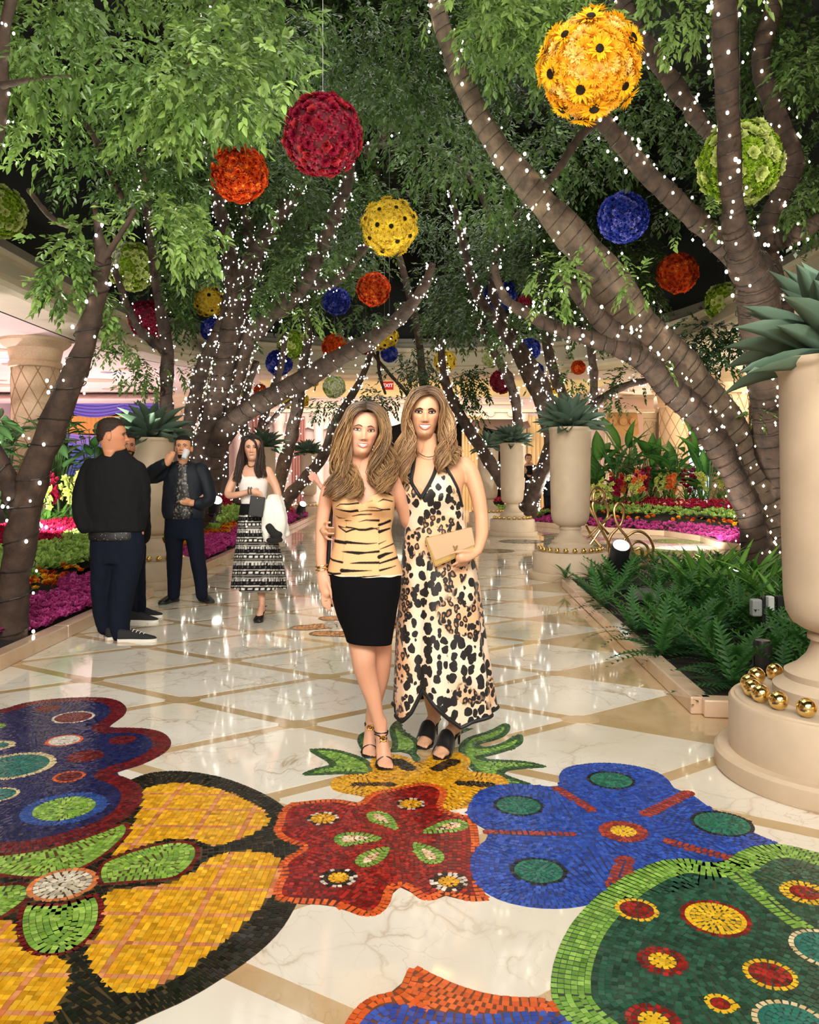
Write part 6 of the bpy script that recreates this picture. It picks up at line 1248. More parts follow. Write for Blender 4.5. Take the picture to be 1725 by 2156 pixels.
def strands(parent, px, sheets, cols, seed=1, name='hair', m_=17, wave=.012, rad=.0030):
    """sheets: (inner guide, outer guide, count, depth jitter); guides are [(px, py, dy)]"""
    rd = np.random.default_rng(seed); VV, FF, CC, n0 = [], [], [], 0
    for inner, outer, cnt_, dj in sheets:
        I = cr([tuple(px.p(*q)) for q in inner], m_); O = cr([tuple(px.p(*q)) for q in outer], m_)
        for k in range(cnt_):
            u = rd.random(); lk = (int(u*10)+.5)/10; t = np.linspace(0, 1, m_)[:, None]; v = rd.normal(0, dj); end = rd.uniform(.78, 1.04)
            ii = np.clip(np.linspace(0, m_-1, m_)*min(1, end), 0, m_-1); i0 = ii.astype(int); fr = (ii-i0)[:, None]; i1 = np.minimum(i0+1, m_-1)
            P = (I[i0]*(1-fr)+I[i1]*fr)*(1-u)+(O[i0]*(1-fr)+O[i1]*fr)*u
            Pl = (I[i0]*(1-fr)+I[i1]*fr)*(1-lk)+(O[i0]*(1-fr)+O[i1]*fr)*lk; P = P+(Pl-P)*np.clip(t*1.2-.35, 0, .55)
            lock = int(u*10)+seed*3; ph = u*2.5+seed+1.1*sin(lock*2.1)+rd.normal(0, .12); A = wave*np.clip(t*1.7-.4, 0, 1.0)
            P = P+A*np.concatenate([np.sin(t*12.5+ph), .75*np.cos(t*11.5+ph*1.2), .12*np.sin(t*12+ph)], 1)*rd.uniform(.88, 1.12)
            P[:, 1:2] += v*(.25+.75*t**.5); P += rd.normal(0, .0026, 3)*(.4+t)
            r = rad*rd.uniform(.7, 1.2)*(1-.65*t**3); T = np.gradient(P, axis=0); T /= np.linalg.norm(T, axis=1)[:, None]+1e-9
            a = np.cross(T, np.array([0, 1, .2])); a /= np.linalg.norm(a, axis=1)[:, None]+1e-9; b_ = np.cross(T, a)
            for q in range(3): th = 2*pi*q/3; VV.append(P+(a*cos(th)+b_*sin(th))*r)
            idx = np.arange(m_-1)
            for q in range(3): w = (q+1) % 3; FF.append(np.stack([n0+q*m_+idx, n0+w*m_+idx, n0+w*m_+idx+1, n0+q*m_+idx+1], 1))
            n0 += 3*m_; hl_k = min(1, rd.random()**1.6*.7+.55*(((lock*7) % 5)/4)**2); root, mid, tip = cols
            g = np.clip(t*2.2, 0, 1); c = np.array(root)*(1-g)+(np.array(mid)*(1-hl_k)+np.array(tip)*hl_k)*g; c = c*rd.uniform(.7, 1.2)
            CC += [c]*3
    o = link(name, meshnp(name, np.vstack(VV), np.vstack(FF), M_HAIR, True, col=np.vstack(CC))); return attach(o, parent)
def shell(parent, name, fn, nu, nv, mat, keep=None, thick=.004, col=None, wrap=True):
    """garment surface fn(u, v) -> Vector, with thickness; keep(u, v) drops cells"""
    V = np.array([fn(i/nu if wrap else i/(nu-1), j/(nv-1)) for j in range(nv) for i in range(nu)]); Fc = []
    for j in range(nv-1):
        for i in range(nu if wrap else nu-1):
            u, v = (i+.5)/(nu if wrap else nu-1), (j+.5)/(nv-1)
            if keep is None or keep(u, v): Fc.append((j*nu+i, j*nu+(i+1) % nu, (j+1)*nu+(i+1) % nu, (j+1)*nu+i))
    C = None if col is None else np.array([col(i/nu if wrap else i/(nu-1), j/(nv-1), V[j*nu+i]) for j in range(nv) for i in range(nu)])
    me = meshnp(name, V, np.array(Fc), mat, True, col=C); o = link(name, me)
    if thick:
        md = o.modifiers.new('t', 'SOLIDIFY'); md.thickness = thick; md.offset = 0
        bpy.context.view_layer.update(); m2 = bpy.data.meshes.new_from_object(o.evaluated_get(bpy.context.evaluated_depsgraph_get())); o.modifiers.clear(); o.data = m2; bpy.data.meshes.remove(me)
    return attach(o, parent)
def ringfn(px, rings, bust=(), ex=2.2, flo=None):
    Rg = cr(rings, 200); Rg = Rg[np.argsort(Rg[:, 0])]
    def f(u, py, off=0.0):
        xl, xr, yf, yb = [np.interp(py, Rg[:, 0], Rg[:, k]) for k in (1, 2, 3, 4)]
        a = 2*pi*u; ca, sa = cos(a), sin(a); q = lambda v: math.copysign(abs(v)**(2/ex), v)
        x = (xl+xr)/2+(xr-xl)/2*q(ca); y = (yf+yb)/2+(yb-yf)/2*q(sa)
        if sa < 0:
            for bx, by, sx, sy, am in bust: y -= am*math.exp(-((x-bx)/sx)**2/2-((py-by)/sy)**2/2)*min(1, -sa*3)
        w = px.p(x, py, y); c = px.p((xl+xr)/2, py, (yf+yb)/2); d = (w-c); d.z = 0; d = d.normalized() if d.length > 1e-6 else d
        if flo: w += d*flo(u, py)
        return w+d*off
    return f
def finger_tubes(px, fingers, r=.0085):
    """fingers: list of [(px,py,dy),...]; radii taper"""
    out = []
    for pts in fingers:
        n = len(pts); rr = r/px.k; out.append(px.tube([(p[0], p[1], p[2], rr*lerp(1.08, .72, i/(n-1))) for i, p in enumerate(pts)], 10))
    return out
def wtube(pts, radii, n=12, flat=1.0, ref=None):
    P = cr([(*p, r) for p, r in zip(pts, radii)], len(pts)*4) if len(pts) > 2 else np.array([(*p, r) for p, r in zip(pts, radii)])
    def f(b):
        b.tube([q[:3] for q in P], [q[3] for q in P], n, flat=flat, ref=ref)
        for q in (P[0], P[-1]): b.ball(q[:3], (q[3]*.98,)*2+(q[3]*flat*.98,), n, 8)
    return f
def foot_pieces(toe, ankle, heel_h, s=1.0):
    """foot from ankle to toe tip in world metres; the heel is lifted by heel_h"""
    toe, ankle = Vector(toe), Vector(ankle); d = toe-ankle; d.z = 0; L_ = d.length; d.normalize(); sd = Vector((d.y, -d.x, 0)); ball = toe-d*.055*s; ball.z = .022
    heel = ankle-d*.025*s; heel.z = heel_h+.032; mid = heel.lerp(ball, .55); mid.z = lerp(heel.z, ball.z, .5)+.018
    P = [wtube([heel, heel.lerp(mid, .6)+Vector((0, 0, .008)), mid, ball], [.030*s, .031*s, .034*s, .040*s], 14, .62, (0, 0, 1)), wtube([ankle+Vector((0, 0, .06)), ankle, heel], [.030*s, .030*s, .030*s], 12), wtube([ankle, mid+Vector((0, 0, .012)), ball+Vector((0, 0, .002))], [.030*s, .028*s, .024*s], 12)]
    for k, (o_, l_, r) in enumerate(((-.026, .050, .0115), (-.008, .050, .0088), (.006, .044, .0082), (.019, .037, .0078), (.031, .028, .0072))):
        a = ball+sd*o_*s*(1)+d*.008; P.append(wtube([a, a+d*l_*.6*s+Vector((0, 0, .001)), a+d*l_*s-Vector((0, 0, .006))], [r*s, r*s*.95, r*s*.8], 8))
    return P, (heel, mid, ball, d, sd)
# ---- woman in tiger print -----------------------------------
PA = Px(3.93)
rootA = empty('person', (PA.p(775, 1000).x, 3.97, 0), 0, 'woman in tiger striped bustier and black skirt, arm round the taller woman', 'person')
A_R = [(948, 749, 785, -.050, .045), (972, 748, 786, -.048, .06), (986, 746, 789, -.045, .072), (998, 734, 802, -.045, .078), (1007, 714, 820, -.058, .082), (1017, 700, 831, -.072, .086), (1035, 699, 830, -.085, .09), (1060, 702, 828, -.092, .09), (1090, 706, 825, -.088, .085), (1122, 710, 821, -.08, .08), (1170, 700, 833, -.09, .092), (1215, 695, 842, -.10, .11), (1260, 702, 838, -.10, .12), (1290, 712, 832, -.095, .11)]
toeF, ankF = G(814, 1623, .0), W(803, 1545, 3.99); toeB, ankB = G(778, 1597, .0), W(782, 1528, 4.17)
fF, iF = foot_pieces(toeF, ankF, .085); fB, iB = foot_pieces(toeB, ankB, .085)
def leg(px_pts): return wtube([W(p[0], p[1], p[2]) for p in px_pts], [p[3] for p in px_pts], 16)
piecesA = [PA.loft(A_R), PA.ball(735, 1066, -.070, 22, 22, 22), PA.ball(799, 1064, -.070, 22, 22, 22), PA.tube([(701, 1018, .01, 17), (691, 1036, .0, 16), (683, 1072, .0, 14.5), (678, 1110, .0, 13.5), (677, 1150, -.01, 12.5), (677, 1178, -.02, 11), (679, 1198, -.025, 10)]),
           PA.tube([(826, 1014, .01, 18), (838, 1040, .03, 16.5), (849, 1072, .08, 15), (862, 1108, .15, 14), (900, 1120, .26, 12), (930, 1115, .28, 11)]),
           PA.tube([(679, 1196, -.025, 9.5), (682, 1214, -.03, 13), (686, 1234, -.03, 14.5), (689, 1246, -.03, 12)], flat=.62, ref=(0, 1, 0)),
           leg([(752, 1275, 3.98, .085), (760, 1335, 3.95, .070), (765, 1378, 3.93, .0605), (767, 1402, 3.94, .056), (775, 1432, 3.96, .050), (784, 1462, 3.97, .043), (793, 1500, 3.98, .033), (803, 1540, 3.99, .030)]),
           leg([(800, 1275, 4.00, .082), (799, 1340, 4.01, .064), (801, 1385, 4.04, .056), (798, 1425, 4.09, .052), (791, 1462, 4.12, .043), (785, 1500, 4.15, .033), (782, 1528, 4.17, .030)])]
piecesA += finger_tubes(PA, [[(680, 1244, -.035), (681, 1262, -.045), (684, 1276, -.04)], [(686, 1248, -.03), (688, 1268, -.04), (692, 1284, -.032)], [(692, 1248, -.025), (695, 1268, -.032), (699, 1286, -.022)], [(697, 1244, -.015), (701, 1262, -.02), (703, 1276, -.01)], [(692, 1222, -.045), (699, 1240, -.06), (701, 1256, -.06)]], .0080)+fF+fB
MA = head_matrix(PA.p(770, 908, -.115), R(9), R(5.5), R(3), 1.03)
TONE_A = lin('DDA688')
skin_body(rootA, piecesA, MA, TONE_A, .0055)
face(rootA, MA, lin('C4736A'), lin('5A5238'), lin('4A3020'), (.0270, .0470, .0045, .0038, .0080, .0045, .0070), eyeh=.0046, lash=.0013, browt=.0022, lowbrow=-.001)
# bustier with the printed stripes
bustA = [(732, 1067, 16, 15, .062), (803, 1065, 16, 15, .062), (767, 1075, 14, 16, -.012)]
RA = [(1030, 701, 829, -.095, .095), (1060, 702, 829, -.098, .094), (1090, 706, 826, -.093, .09), (1122, 709, 822, -.086, .086), (1165, 701, 833, -.096, .098), (1200, 693, 844, -.106, .116), (1225, 690, 848, -.11, .122)]
surfA = ringfn(PA, RA, bustA)
ZA = lambda x, y: (640+x*.1507, 980+y*.1508)
def topA(x): return float(np.interp(x, [700, 708, 722, 735, 748, 757, 766, 775, 785, 797, 812, 822, 830], [1052, 1045, 1037, 1036, 1043, 1053, 1061, 1054, 1043, 1034, 1033, 1040, 1048]))
STRK = [[(410, 440, 14), (560, 415, 16), (690, 400, 5)], [(420, 485, 16), (470, 490, 10), (525, 462, 4)], [(470, 570, 5), (540, 525, 14), (660, 525, 18), (785, 512, 22)], [(465, 592, 6), (580, 610, 20), (680, 625, 28), (765, 615, 34)], [(975, 405, 4), (1045, 380, 12)], [(1085, 375, 14), (1150, 375, 20), (1250, 410, 26)], [(900, 500, 4), (975, 480, 7)], [(1055, 492, 6), (1120, 462, 18), (1180, 475, 14), (1240, 495, 16)], [(915, 572, 8), (1010, 570, 12), (1110, 598, 14), (1205, 600, 20)], [(780, 632, 6), (900, 615, 14), (1060, 612, 18), (1200, 592, 10)],
        [(700, 690, 8), (800, 672, 18), (960, 665, 16)], [(465, 690, 6), (510, 718, 16), (600, 722, 5)], [(600, 752, 14), (685, 755, 6)], [(780, 772, 5), (880, 748, 16), (1055, 752, 30)], [(1062, 815, 34), (1130, 795, 30), (1205, 765, 34)], [(500, 835, 18), (560, 850, 14), (615, 855, 5)], [(510, 850, 16), (610, 912, 22), (690, 880, 22), (760, 870, 16)], [(615, 845, 22), (700, 855, 18), (790, 880, 26), (880, 880, 30), (1060, 855, 10)], [(880, 870, 12), (960, 850, 12), (1060, 885, 12)], [(1065, 910, 40), (1130, 890, 30), (1200, 872, 22)],
        [(395, 1040, 30), (500, 1050, 44), (600, 1060, 40)], [(605, 1050, 38), (740, 1060, 26), (900, 1070, 20), (1030, 1062, 8)], [(1055, 1075, 14), (1155, 1035, 6)], [(1075, 1145, 8), (1150, 1120, 16), (1255, 1085, 18)], [(550, 1180, 8), (650, 1185, 30), (780, 1195, 40), (880, 1190, 22), (1055, 1175, 30)], [(1065, 1250, 50), (1150, 1215, 38), (1245, 1200, 12)], [(335, 1275, 12), (420, 1305, 26), (560, 1325, 24)], [(665, 1335, 8), (800, 1325, 26), (1055, 1325, 30)], [(1070, 1335, 20), (1200, 1300, 26), (1330, 1270, 32)],
        [(550, 1435, 46), (700, 1435, 30), (970, 1430, 6)], [(1075, 1430, 26), (1190, 1405, 18), (1290, 1382, 8)], [(330, 1480, 24), (430, 1490, 30), (535, 1475, 20)], [(685, 1525, 16), (850, 1515, 18), (1080, 1500, 6)]]
SEG = [(*ZA(a[0], a[1]), a[2]*.0755, *ZA(c[0], c[1]), c[2]*.0755) for st in STRK for a, c in zip(st[:-1], st[1:])]; SEG = np.array(SEG)
TANA, BLKA = np.array(lin('E7B784')), np.array(lin('1A1512'))
def colA(u, v, w):
    if w[1] > 3.99:
        x, y = w[0]*40, w[2]*60; return BLKA if sin(y+2*sin(x*1.3)+x*.4) > .72 else TANA
    px_ = CX+w[0]/w[1]*F*(w[1]/PA.Y); py_ = H0+(CH-w[2])/PA.Y*F
    d = SEG[:, 3:5]-SEG[:, :2]; t = np.clip(((px_-SEG[:, 0])*d[:, 0]+(py_-SEG[:, 1])*d[:, 1])/((d**2).sum(1)+1e-6), 0, 1)
    dd = np.hypot(px_-SEG[:, 0]-t*d[:, 0], (py_-SEG[:, 1]-t*d[:, 1])*1.0)-(SEG[:, 2]*(1-t)+SEG[:, 5]*t)*1.12
    k = np.clip(.5-dd.min()*1.6, 0, 1); c = TANA*(1-k)+BLKA*k
    if 1085 < py_ < 1206 and min(abs(px_-730+(py_-1120)*.10), abs(px_-799.7)) < .5: c = c*.72
    if py_ > 1206.5: c = np.array(lin('E9D9C4'))*(1-k)+BLKA*k
    return c
def fA(u, v):
    w0 = surfA(u, 1060); x = CX+w0.x/PA.Y*F; hem = 1207+3*sin(u*2*pi*1+2.6)+.8*sin(u*60); t = topA(x) if sin(2*pi*u) < .25 else 1052
    return surfA(u, lerp(hem, t, v), .006)
shell(rootA, 'bustier', fA, 300, 150, vmat('tiger_cloth', .75, .2), col=colA, thick=0)
SK = [(1196, 695, 842, -.101, .112), (1240, 698, 841, -.106, .125), (1270, 705, 836, -.105, .125), (1300, 714, 831, -.10, .115), (1330, 727, 826, -.095, .10), (1356, 735, 822, -.092, .09)]
surfS = ringfn(PA, SK, ex=2.3)
shell(rootA, 'skirt', lambda u, v: surfS(u, lerp(1351+3*cos(2*pi*u), 1196, v), .004), 96, 40, pbr('black_knit', (.004, .004, .005), .9, spec=.1, bump=.05, bscale=300), thick=.006)
# hair
cap(rootA, MA, vmat('hair_cap', .5, .3), lambda p: 1.0 if (p[2] > .193 - .55*max(0, p[1]+.06)-.28*max(0, abs(p[0])-.03) and p[2] > .03) else 0, .004, 'hair_crown', .0006, [lin('3A2A1C')])
HC = (lin('34251A'), lin('6A4B30'), lin('C79E6C'))
strands(rootA, PA, [([(775, 866, -.118), (759, 870, -.13), (745, 890, -.125), (737, 925, -.085), (741, 965, -.06), (748, 1000, -.085), (756, 1032, -.12), (748, 1050, -.13)], [(770, 846, -.02), (738, 854, -.02), (719, 890, -.02), (707, 945, -.02), (700, 990, -.03), (701, 1020, -.07), (699, 1042, -.09)], 1000, .022),
                     ([(775, 866, -.118), (792, 872, -.125), (801, 892, -.115), (799, 930, -.08), (792, 965, -.06), (786, 1000, -.09), (792, 1028, -.125), (806, 1038, -.13)], [(773, 846, -.02), (803, 857, -.01), (820, 892, -.01), (825, 940, -.01), (826, 975, -.02), (825, 1003, -.06), (816, 1026, -.09)], 900, .022),
                     ([(764, 844, .02), (732, 862, .08), (716, 930, .09), (708, 985, .07), (702, 1020, .02)], [(780, 844, .02), (808, 862, .08), (822, 930, .09), (830, 985, .07), (832, 1012, .03)], 420, .03)], HC, 2, wave=.036, rad=.0021)
for (x, y) in ((736, 927),): b = MB(); b.ball(PA.p(x, y, -.10), .005, 10, 8); attach(b.build('earring', MAT['gold'], None, True), rootA)
# bracelets and ring
for k, (y, tl) in enumerate(((1190, .2), (1194, -.1), (1198, .15))):
    b = MB(); c = PA.p(678, y, -.022); r = .0285; b.tube([(c.x+r*cos(t), c.y+r*.92*sin(t), c.z+r*tl*cos(t)) for t in np.linspace(0, 2*pi, 28)[:-1]], .0026, 8, closed=True); attach(b.build('bracelet', MAT['gold'], None, True), rootA)
b = MB(); c = PA.p(687, 1262, -.037); b.tube([(c.x+.0095*cos(t), c.y+.0095*sin(t), c.z) for t in np.linspace(0, 2*pi, 16)[:-1]], .0015, 6, closed=True); attach(b.build('ring', MAT['gold'], None, True), rootA)
# high heeled sandals
M_STRAP = pbr('black_leather', (.008, .008, .009), .35); M_SOLE = pbr('dark_sole', (.012, .01, .01), .4)
def heelshoe(inf, label_strap, hh, kind, parent):
    heel, mid, ball, d, sd = inf; b = MB(); zl = lambda p, z: Vector((p.x, p.y, z))
    toe = ball+d*.058; Pc = [zl(heel-d*.022, hh+.004), zl(heel+d*.03, hh+.001), zl(mid, lerp(hh, .012, .45)), zl(ball-d*.02, .0125), zl(ball+d*.02, .011), zl(toe, .011)]
    Ws = [.024, .028, .027, .040, .042, .022]; C = cr([(*p, w) for p, w in zip(Pc, Ws)], 22); V = []
    for x, y, z, w in C:
        for s_ in (-1, 1):
            for dz in (0, -.008): V.append((x+sd.x*w*s_, y+sd.y*w*s_, z+dz))
    Fc = []
    for i in range(21):
        a, c = i*4, i*4+4; Fc += [(a, a+2, c+2, c), (a+1, c+1, c+3, a+3), (a, c, c+1, a+1), (a+2, a+3, c+3, c+2)]
    Fc += [(0, 1, 3, 2), (84, 86, 87, 85)]; b.add(V, Fc); attach(b.build('sole', M_SOLE, None), parent)
    hp = zl(heel-d*.012, hh); b = MB(); b.tube([hp, hp-Vector((0, 0, hh*.35))-d*.004, zl(hp-d*.004, .0)], [.016, .0085, .0055], 10); attach(b.build('heel', M_STRAP, None, True), parent)
    if kind == 'sandal':
        b = MB(); b.tube([ball+sd*(.043*cos(t))+d*.008+Vector((0, 0, -.012+.040*sin(t))) for t in np.linspace(0, pi, 16)], .0042, 8, flat=.5); attach(b.build('toe_strap', M_STRAP, None, True), parent)
    elif kind == 'pump':
        b = MB(); P = cr([(*(mid.lerp(ball, .45)+Vector((0, 0, -.004))), .036), (*(ball+Vector((0, 0, .004))), .049), (*(ball+d*.035+Vector((0, 0, -.002))), .040), (*(ball+d*.066+Vector((0, 0, -.006))), .014)], 14); b.tube([q[:3] for q in P], [q[3] for q in P], 14, flat=.60, ref=(0, 0, 1)); attach(b.build('upper', M_STRAP, None, True), parent)
    else:
        V = []; nu = 9
        for i in range(nu):
            t = i/(nu-1); c = ball.lerp(mid, .62*t)+d*.012*(1-t); rz = lerp(.050, .076, t); rw = lerp(.053, .047, t)
            for k in range(15): a = pi*k/14; V.append(c+sd*(rw*cos(a))+Vector((0, 0, -.016+rz*sin(a)**.8+.0012*sin(i*1.1+k*.3))))
        b = MB(); b.add(V, [(i*15+k, i*15+k+1, (i+1)*15+k+1, (i+1)*15+k) for i in range(nu-1) for k in range(14)]); o = b.build('upper', pbr('black_satin', (.01, .01, .011), .28, sheen=.2), None, True); attach(o, parent)
def sandal_straps(inf, ankle, parent, sx):
    heel, mid, ball, d, sd = inf; c = mid+d*.005+Vector((0, 0, .032)); an = Vector(ankle); em = c+d*.012
    for a, e in ((em, mid+sd*.034+Vector((0, 0, -.015))), (em, mid-sd*.034+Vector((0, 0, -.015))), (em, an+sd*.032+Vector((0, 0, .0))), (em, an-sd*.032+Vector((0, 0, .0)))):
        b = MB(); m_ = a.lerp(e, .5)+d*.010+Vector((0, 0, .006)); b.tube(cr([tuple(a), tuple(m_), tuple(e)], 10), .0036, 8); attach(b.build('strap', M_STRAP, None, True), parent)
    b = MB(); b.tube([an+sd*(.033*cos(t))+d*(.034*sin(t))+Vector((0, 0, .012)) for t in np.linspace(0, 2*pi, 22)[:-1]], .0036, 8, closed=True); attach(b.build('ankle_strap', M_STRAP, None, True), parent)
    up = Vector((0, 0, 1)); n_ = (d*.8+up*.6).normalized(); v2 = (up*.8-d*.6).normalized(); e0 = em+n_*.008; b = MB()
    for cx_, s0, s1 in ((0, 0, 2*pi),): b.tube([e0+sd*(.0165*cos(t))+v2*(.0135*sin(t)) for t in np.linspace(0, 2*pi, 22)[:-1]], .0022, 6, closed=True)
    for q, off in ((1, -.0035), (-1, .0035)): b.tube([e0+n_*.001+sd*(off+q*.0085*cos(t))+v2*(.0085*sin(t)) for t in np.linspace(.6, 2*pi-.6, 16)], .0019, 6); b.tube([e0+sd*(off+q*.003*1+.004*q*t)+n_*.001 for t in (0, 1)], .0018, 6)
    attach(b.build('gold_buckle', MAT['gold'], None, True), parent)
for inf, an in ((iF, ankF), (iB, ankB)): heelshoe(inf, '', .085, 'sandal', rootA); sandal_straps(inf, an, rootA, 1)
# black shoulder bag strap and bag end, held behind the hand
bag = empty('shoulder_bag', (PA.p(690, 1200).x, 3.97, PA.p(0, 1284).z), 0, 'thin black bag on a strap hanging behind the arm with bracelets', 'bag')
b = MB(); b.tube(cr([tuple(PA.p(*q)) for q in ((700, 1022, .08), (697, 1050, .045), (694, 1100, .04), (691, 1150, .04), (689, 1205, .04))], 20), .010, 8, flat=.25, ref=(0, 1, 0)); attach(b.build('strap', M_STRAP, None, True), bag)
b = MB(); c = PA.p(690, 1243, .038); b.box(c, (.05, .022, .17), bev=.006); attach(b.build('pouch', M_STRAP, None), bag)

# ---- woman in leopard print ---------------------------------
PB_ = Px(4.08)
rootB = empty('person', (PB_.p(910, 1000).x, 4.12, 0), 0, 'tall woman in a long leopard print wrap dress holding a gold clutch', 'person')
B_R = [(912, 883, 918, -.052, .045), (940, 884, 922, -.048, .06), (954, 882, 926, -.045, .072), (965, 874, 938, -.048, .078), (974, 860, 962, -.06, .084), (985, 852, 978, -.075, .09), (1005, 848, 980, -.09, .095), (1035, 847, 974, -.098, .095), (1065, 850, 971, -.095, .09), (1100, 859, 972, -.088, .086), (1150, 854, 984, -.098, .10), (1195, 851, 996, -.11, .12), (1260, 853, 1000, -.11, .12)]
t1, a1 = G(888, 1578), W(915, 1516, 4.34); t2, a2 = G(922, 1600), W(960, 1538, 4.19)
f1, i1 = foot_pieces(t1, a1, .085, .98); f2, i2 = foot_pieces(t2, a2, .085, .98)
piecesB = [PB_.loft(B_R), PB_.ball(870, 1042, -.07, 24, 21, 23), PB_.ball(925, 1042, -.07, 24, 21, 23),
           PB_.tube([(978, 979, .015, 19), (989, 992, .01, 19), (1000, 1020, .0, 17.5), (1008, 1052, -.01, 16), (1013, 1088, -.02, 14.5), (1013, 1106, -.04, 14.5), (1011, 1124, -.085, 13.8), (1005, 1142, -.13, 11.6), (1000, 1153, -.155, 10.4)]),
           PB_.tube([(1001, 1152, -.155, 10), (990, 1157, -.17, 12), (976, 1162, -.178, 13.5), (966, 1166, -.18, 12)], flat=.62, ref=(0, -1, .25)),
           PB_.tube([(852, 985, .02, 19), (845, 1010, .07, 17), (815, 1065, .13, 15), (765, 1105, .10, 14.5), (722, 1118, .04, 12.5), (700, 1118, -.08, 10.5), (693, 1115, -.13, 9.5)]),
           PB_.tube([(692, 1113, -.13, 9), (690, 1112, -.16, 11), (694, 1111, -.19, 11)], flat=.7)]
piecesB += finger_tubes(PB_, [[(986, 1153, -.185), (968, 1152, -.20), (956, 1154, -.203), (945, 1158, -.198)], [(968, 1170, -.18), (955, 1178, -.185), (946, 1183, -.175)], [(972, 1172, -.175), (960, 1182, -.17), (951, 1186, -.155)], [(978, 1173, -.165), (966, 1184, -.155), (958, 1187, -.14)], [(983, 1172, -.155), (974, 1182, -.145), (967, 1185, -.13)],
                              [(692, 1098, -.185), (698, 1095, -.222), (706, 1094, -.238)], [(691, 1106, -.19), (700, 1105, -.232), (712, 1104, -.25)], [(691, 1115, -.19), (700, 1116, -.232), (713, 1115, -.25)], [(692, 1123, -.185), (699, 1126, -.225), (709, 1128, -.24)]], .0086)
piecesB += [leg([(895, 1250, 4.14, .085), (900, 1380, 4.18, .062), (906, 1435, 4.22, .054), (911, 1470, 4.27, .046), (914, 1500, 4.31, .035), (915, 1516, 4.34, .031)]), leg([(955, 1250, 4.12, .085), (954, 1390, 4.12, .060), (953, 1445, 4.13, .052), (955, 1490, 4.15, .042), (958, 1520, 4.18, .033), (960, 1538, 4.19, .031)])]+f1+f2
MB_ = head_matrix(PB_.p(895, 871, -.115), R(1), R(1.5), R(4), 1.04)
skin_body(rootB, piecesB, MB_, lin('D9A682'), .0055)
face(rootB, MB_, lin('B4594E'), lin('2A1A10'), lin('2E1E12'), (.0300, .0480, .0070, .0048, .0125, .0048, .0066), eyeh=.0052, lash=.0024, browt=.0032, lowbrow=.0035)
# dress
DR = [(955, 862, 946, -.055, .085), (965, 860, 950, -.058, .086), (975, 852, 962, -.068, .09), (990, 845, 982, -.085, .096), (1010, 842, 984, -.098, .10), (1035, 841, 976, -.104, .10), (1065, 847, 973, -.101, .096), (1105, 857, 975, -.094, .09), (1150, 851, 989, -.106, .106), (1200, 848, 1001, -.118, .128), (1270, 843, 1010, -.13, .145), (1340, 838, 1018, -.14, .16), (1420, 836, 1030, -.15, .175), (1520, 833, 1044, -.16, .19)]
bustB = [(868, 1042, 17, 17, .040), (926, 1042, 17, 17, .040)]
flo = lambda u, py: .012*np.clip((py-1130)/350, 0, 1)*(sin(u*2*pi*7+.6)+.6*sin(u*2*pi*11+2))+.0025*sin(py*.11+u*30)*np.clip((1150-py)/80, 0, 1)
surfB = ringfn(PB_, DR, bustB, flo=flo)
def hemB(x): return float(np.interp(x, [830, 838, 850, 868, 893, 915, 940, 963, 985, 1010, 1045], [1500, 1504, 1508, 1488, 1440, 1468, 1494, 1514, 1504, 1500, 1492]))
def uv2px(u, v):
    sa = sin(2*pi*u); w0 = surfB(u, 1480); x = CX+w0.x/PB_.Y*F; hm = hemB(x) if sa < .1 else 1492
    return lerp(hm, 966, v), sa
VL = lambda py: np.interp(py, [960, 980, 1012, 1047], [874, 871, 866, 886]); VR = lambda py: np.interp(py, [960, 985, 1015, 1047], [922, 917, 905, 886])
RR_ = lambda py: np.interp(py, [960, 980, 1000, 1030, 1067], [930, 935, 948, 962, 973]); LL_ = lambda py: np.interp(py, [960, 978, 995, 1015, 1040], [864, 860, 849, 842, 836])
def keepB(u, v):
    py, sa = uv2px(u, v)
    if py > 1068: return True
    w0 = surfB(u, py); x = CX+w0.x/PB_.Y*F
    if sa > .15: return py > 1062
    return (LL_(py) < x < RR_(py)) and not (py < 1047 and VL(py) < x < VR(py))
m_, nt, p_, L = newmat('leopard_cloth'); oc = coords(nt); nz = N(nt, 'ShaderNodeTexNoise', Scale=22.0, Detail=2.0); L.new(oc, nz.inputs['Vector'])
vm = N(nt, 'ShaderNodeVectorMath', _operation='MULTIPLY_ADD'); L.new(nz.outputs['Color'], vm.inputs[0]); vm.inputs[1].default_value = (.030, .030, .030); L.new(oc, vm.inputs[2])
mp = N(nt, 'ShaderNodeMapping'); mp.inputs['Scale'].default_value = (1.12, .55, .80); L.new(vm.outputs[0], mp.inputs['Vector'])
v1 = N(nt, 'ShaderNodeTexVoronoi', Scale=25.0, Randomness=.85); L.new(mp.outputs[0], v1.inputs['Vector']); v2 = N(nt, 'ShaderNodeTexVoronoi', Scale=36.0, Randomness=.8); L.new(mp.outputs[0], v2.inputs['Vector'])
big_n = N(nt, 'ShaderNodeTexNoise', Scale=4.5, Detail=1.0); L.new(oc, big_n.inputs['Vector'])
CRM, TN, BK, BRN = lin('EFDCC3'), lin('E3B184'), lin('130E0B'), lin('A8714A')
base = mix(nt, ramp(nt, big_n.outputs['Fac'], [(.38, (0, 0, 0)), (.62, (1, 1, 1))]).outputs[0], CRM, TN)
s1 = ramp(nt, v1.outputs['Distance'], [(.505, (1, 1, 1)), (.53, (0, 0, 0))]).outputs[0]; solid_ = mix(nt, s1, base, BK)
r1 = ramp(nt, v2.outputs['Distance'], [(.50, (1, 1, 1)), (.535, (0, 0, 0))]).outputs[0]; r2 = ramp(nt, v2.outputs['Distance'], [(.20, (1, 1, 1)), (.26, (0, 0, 0))]).outputs[0]
ros = mix(nt, r2, mix(nt, r1, mix(nt, .5, base, TN), BK), BRN)
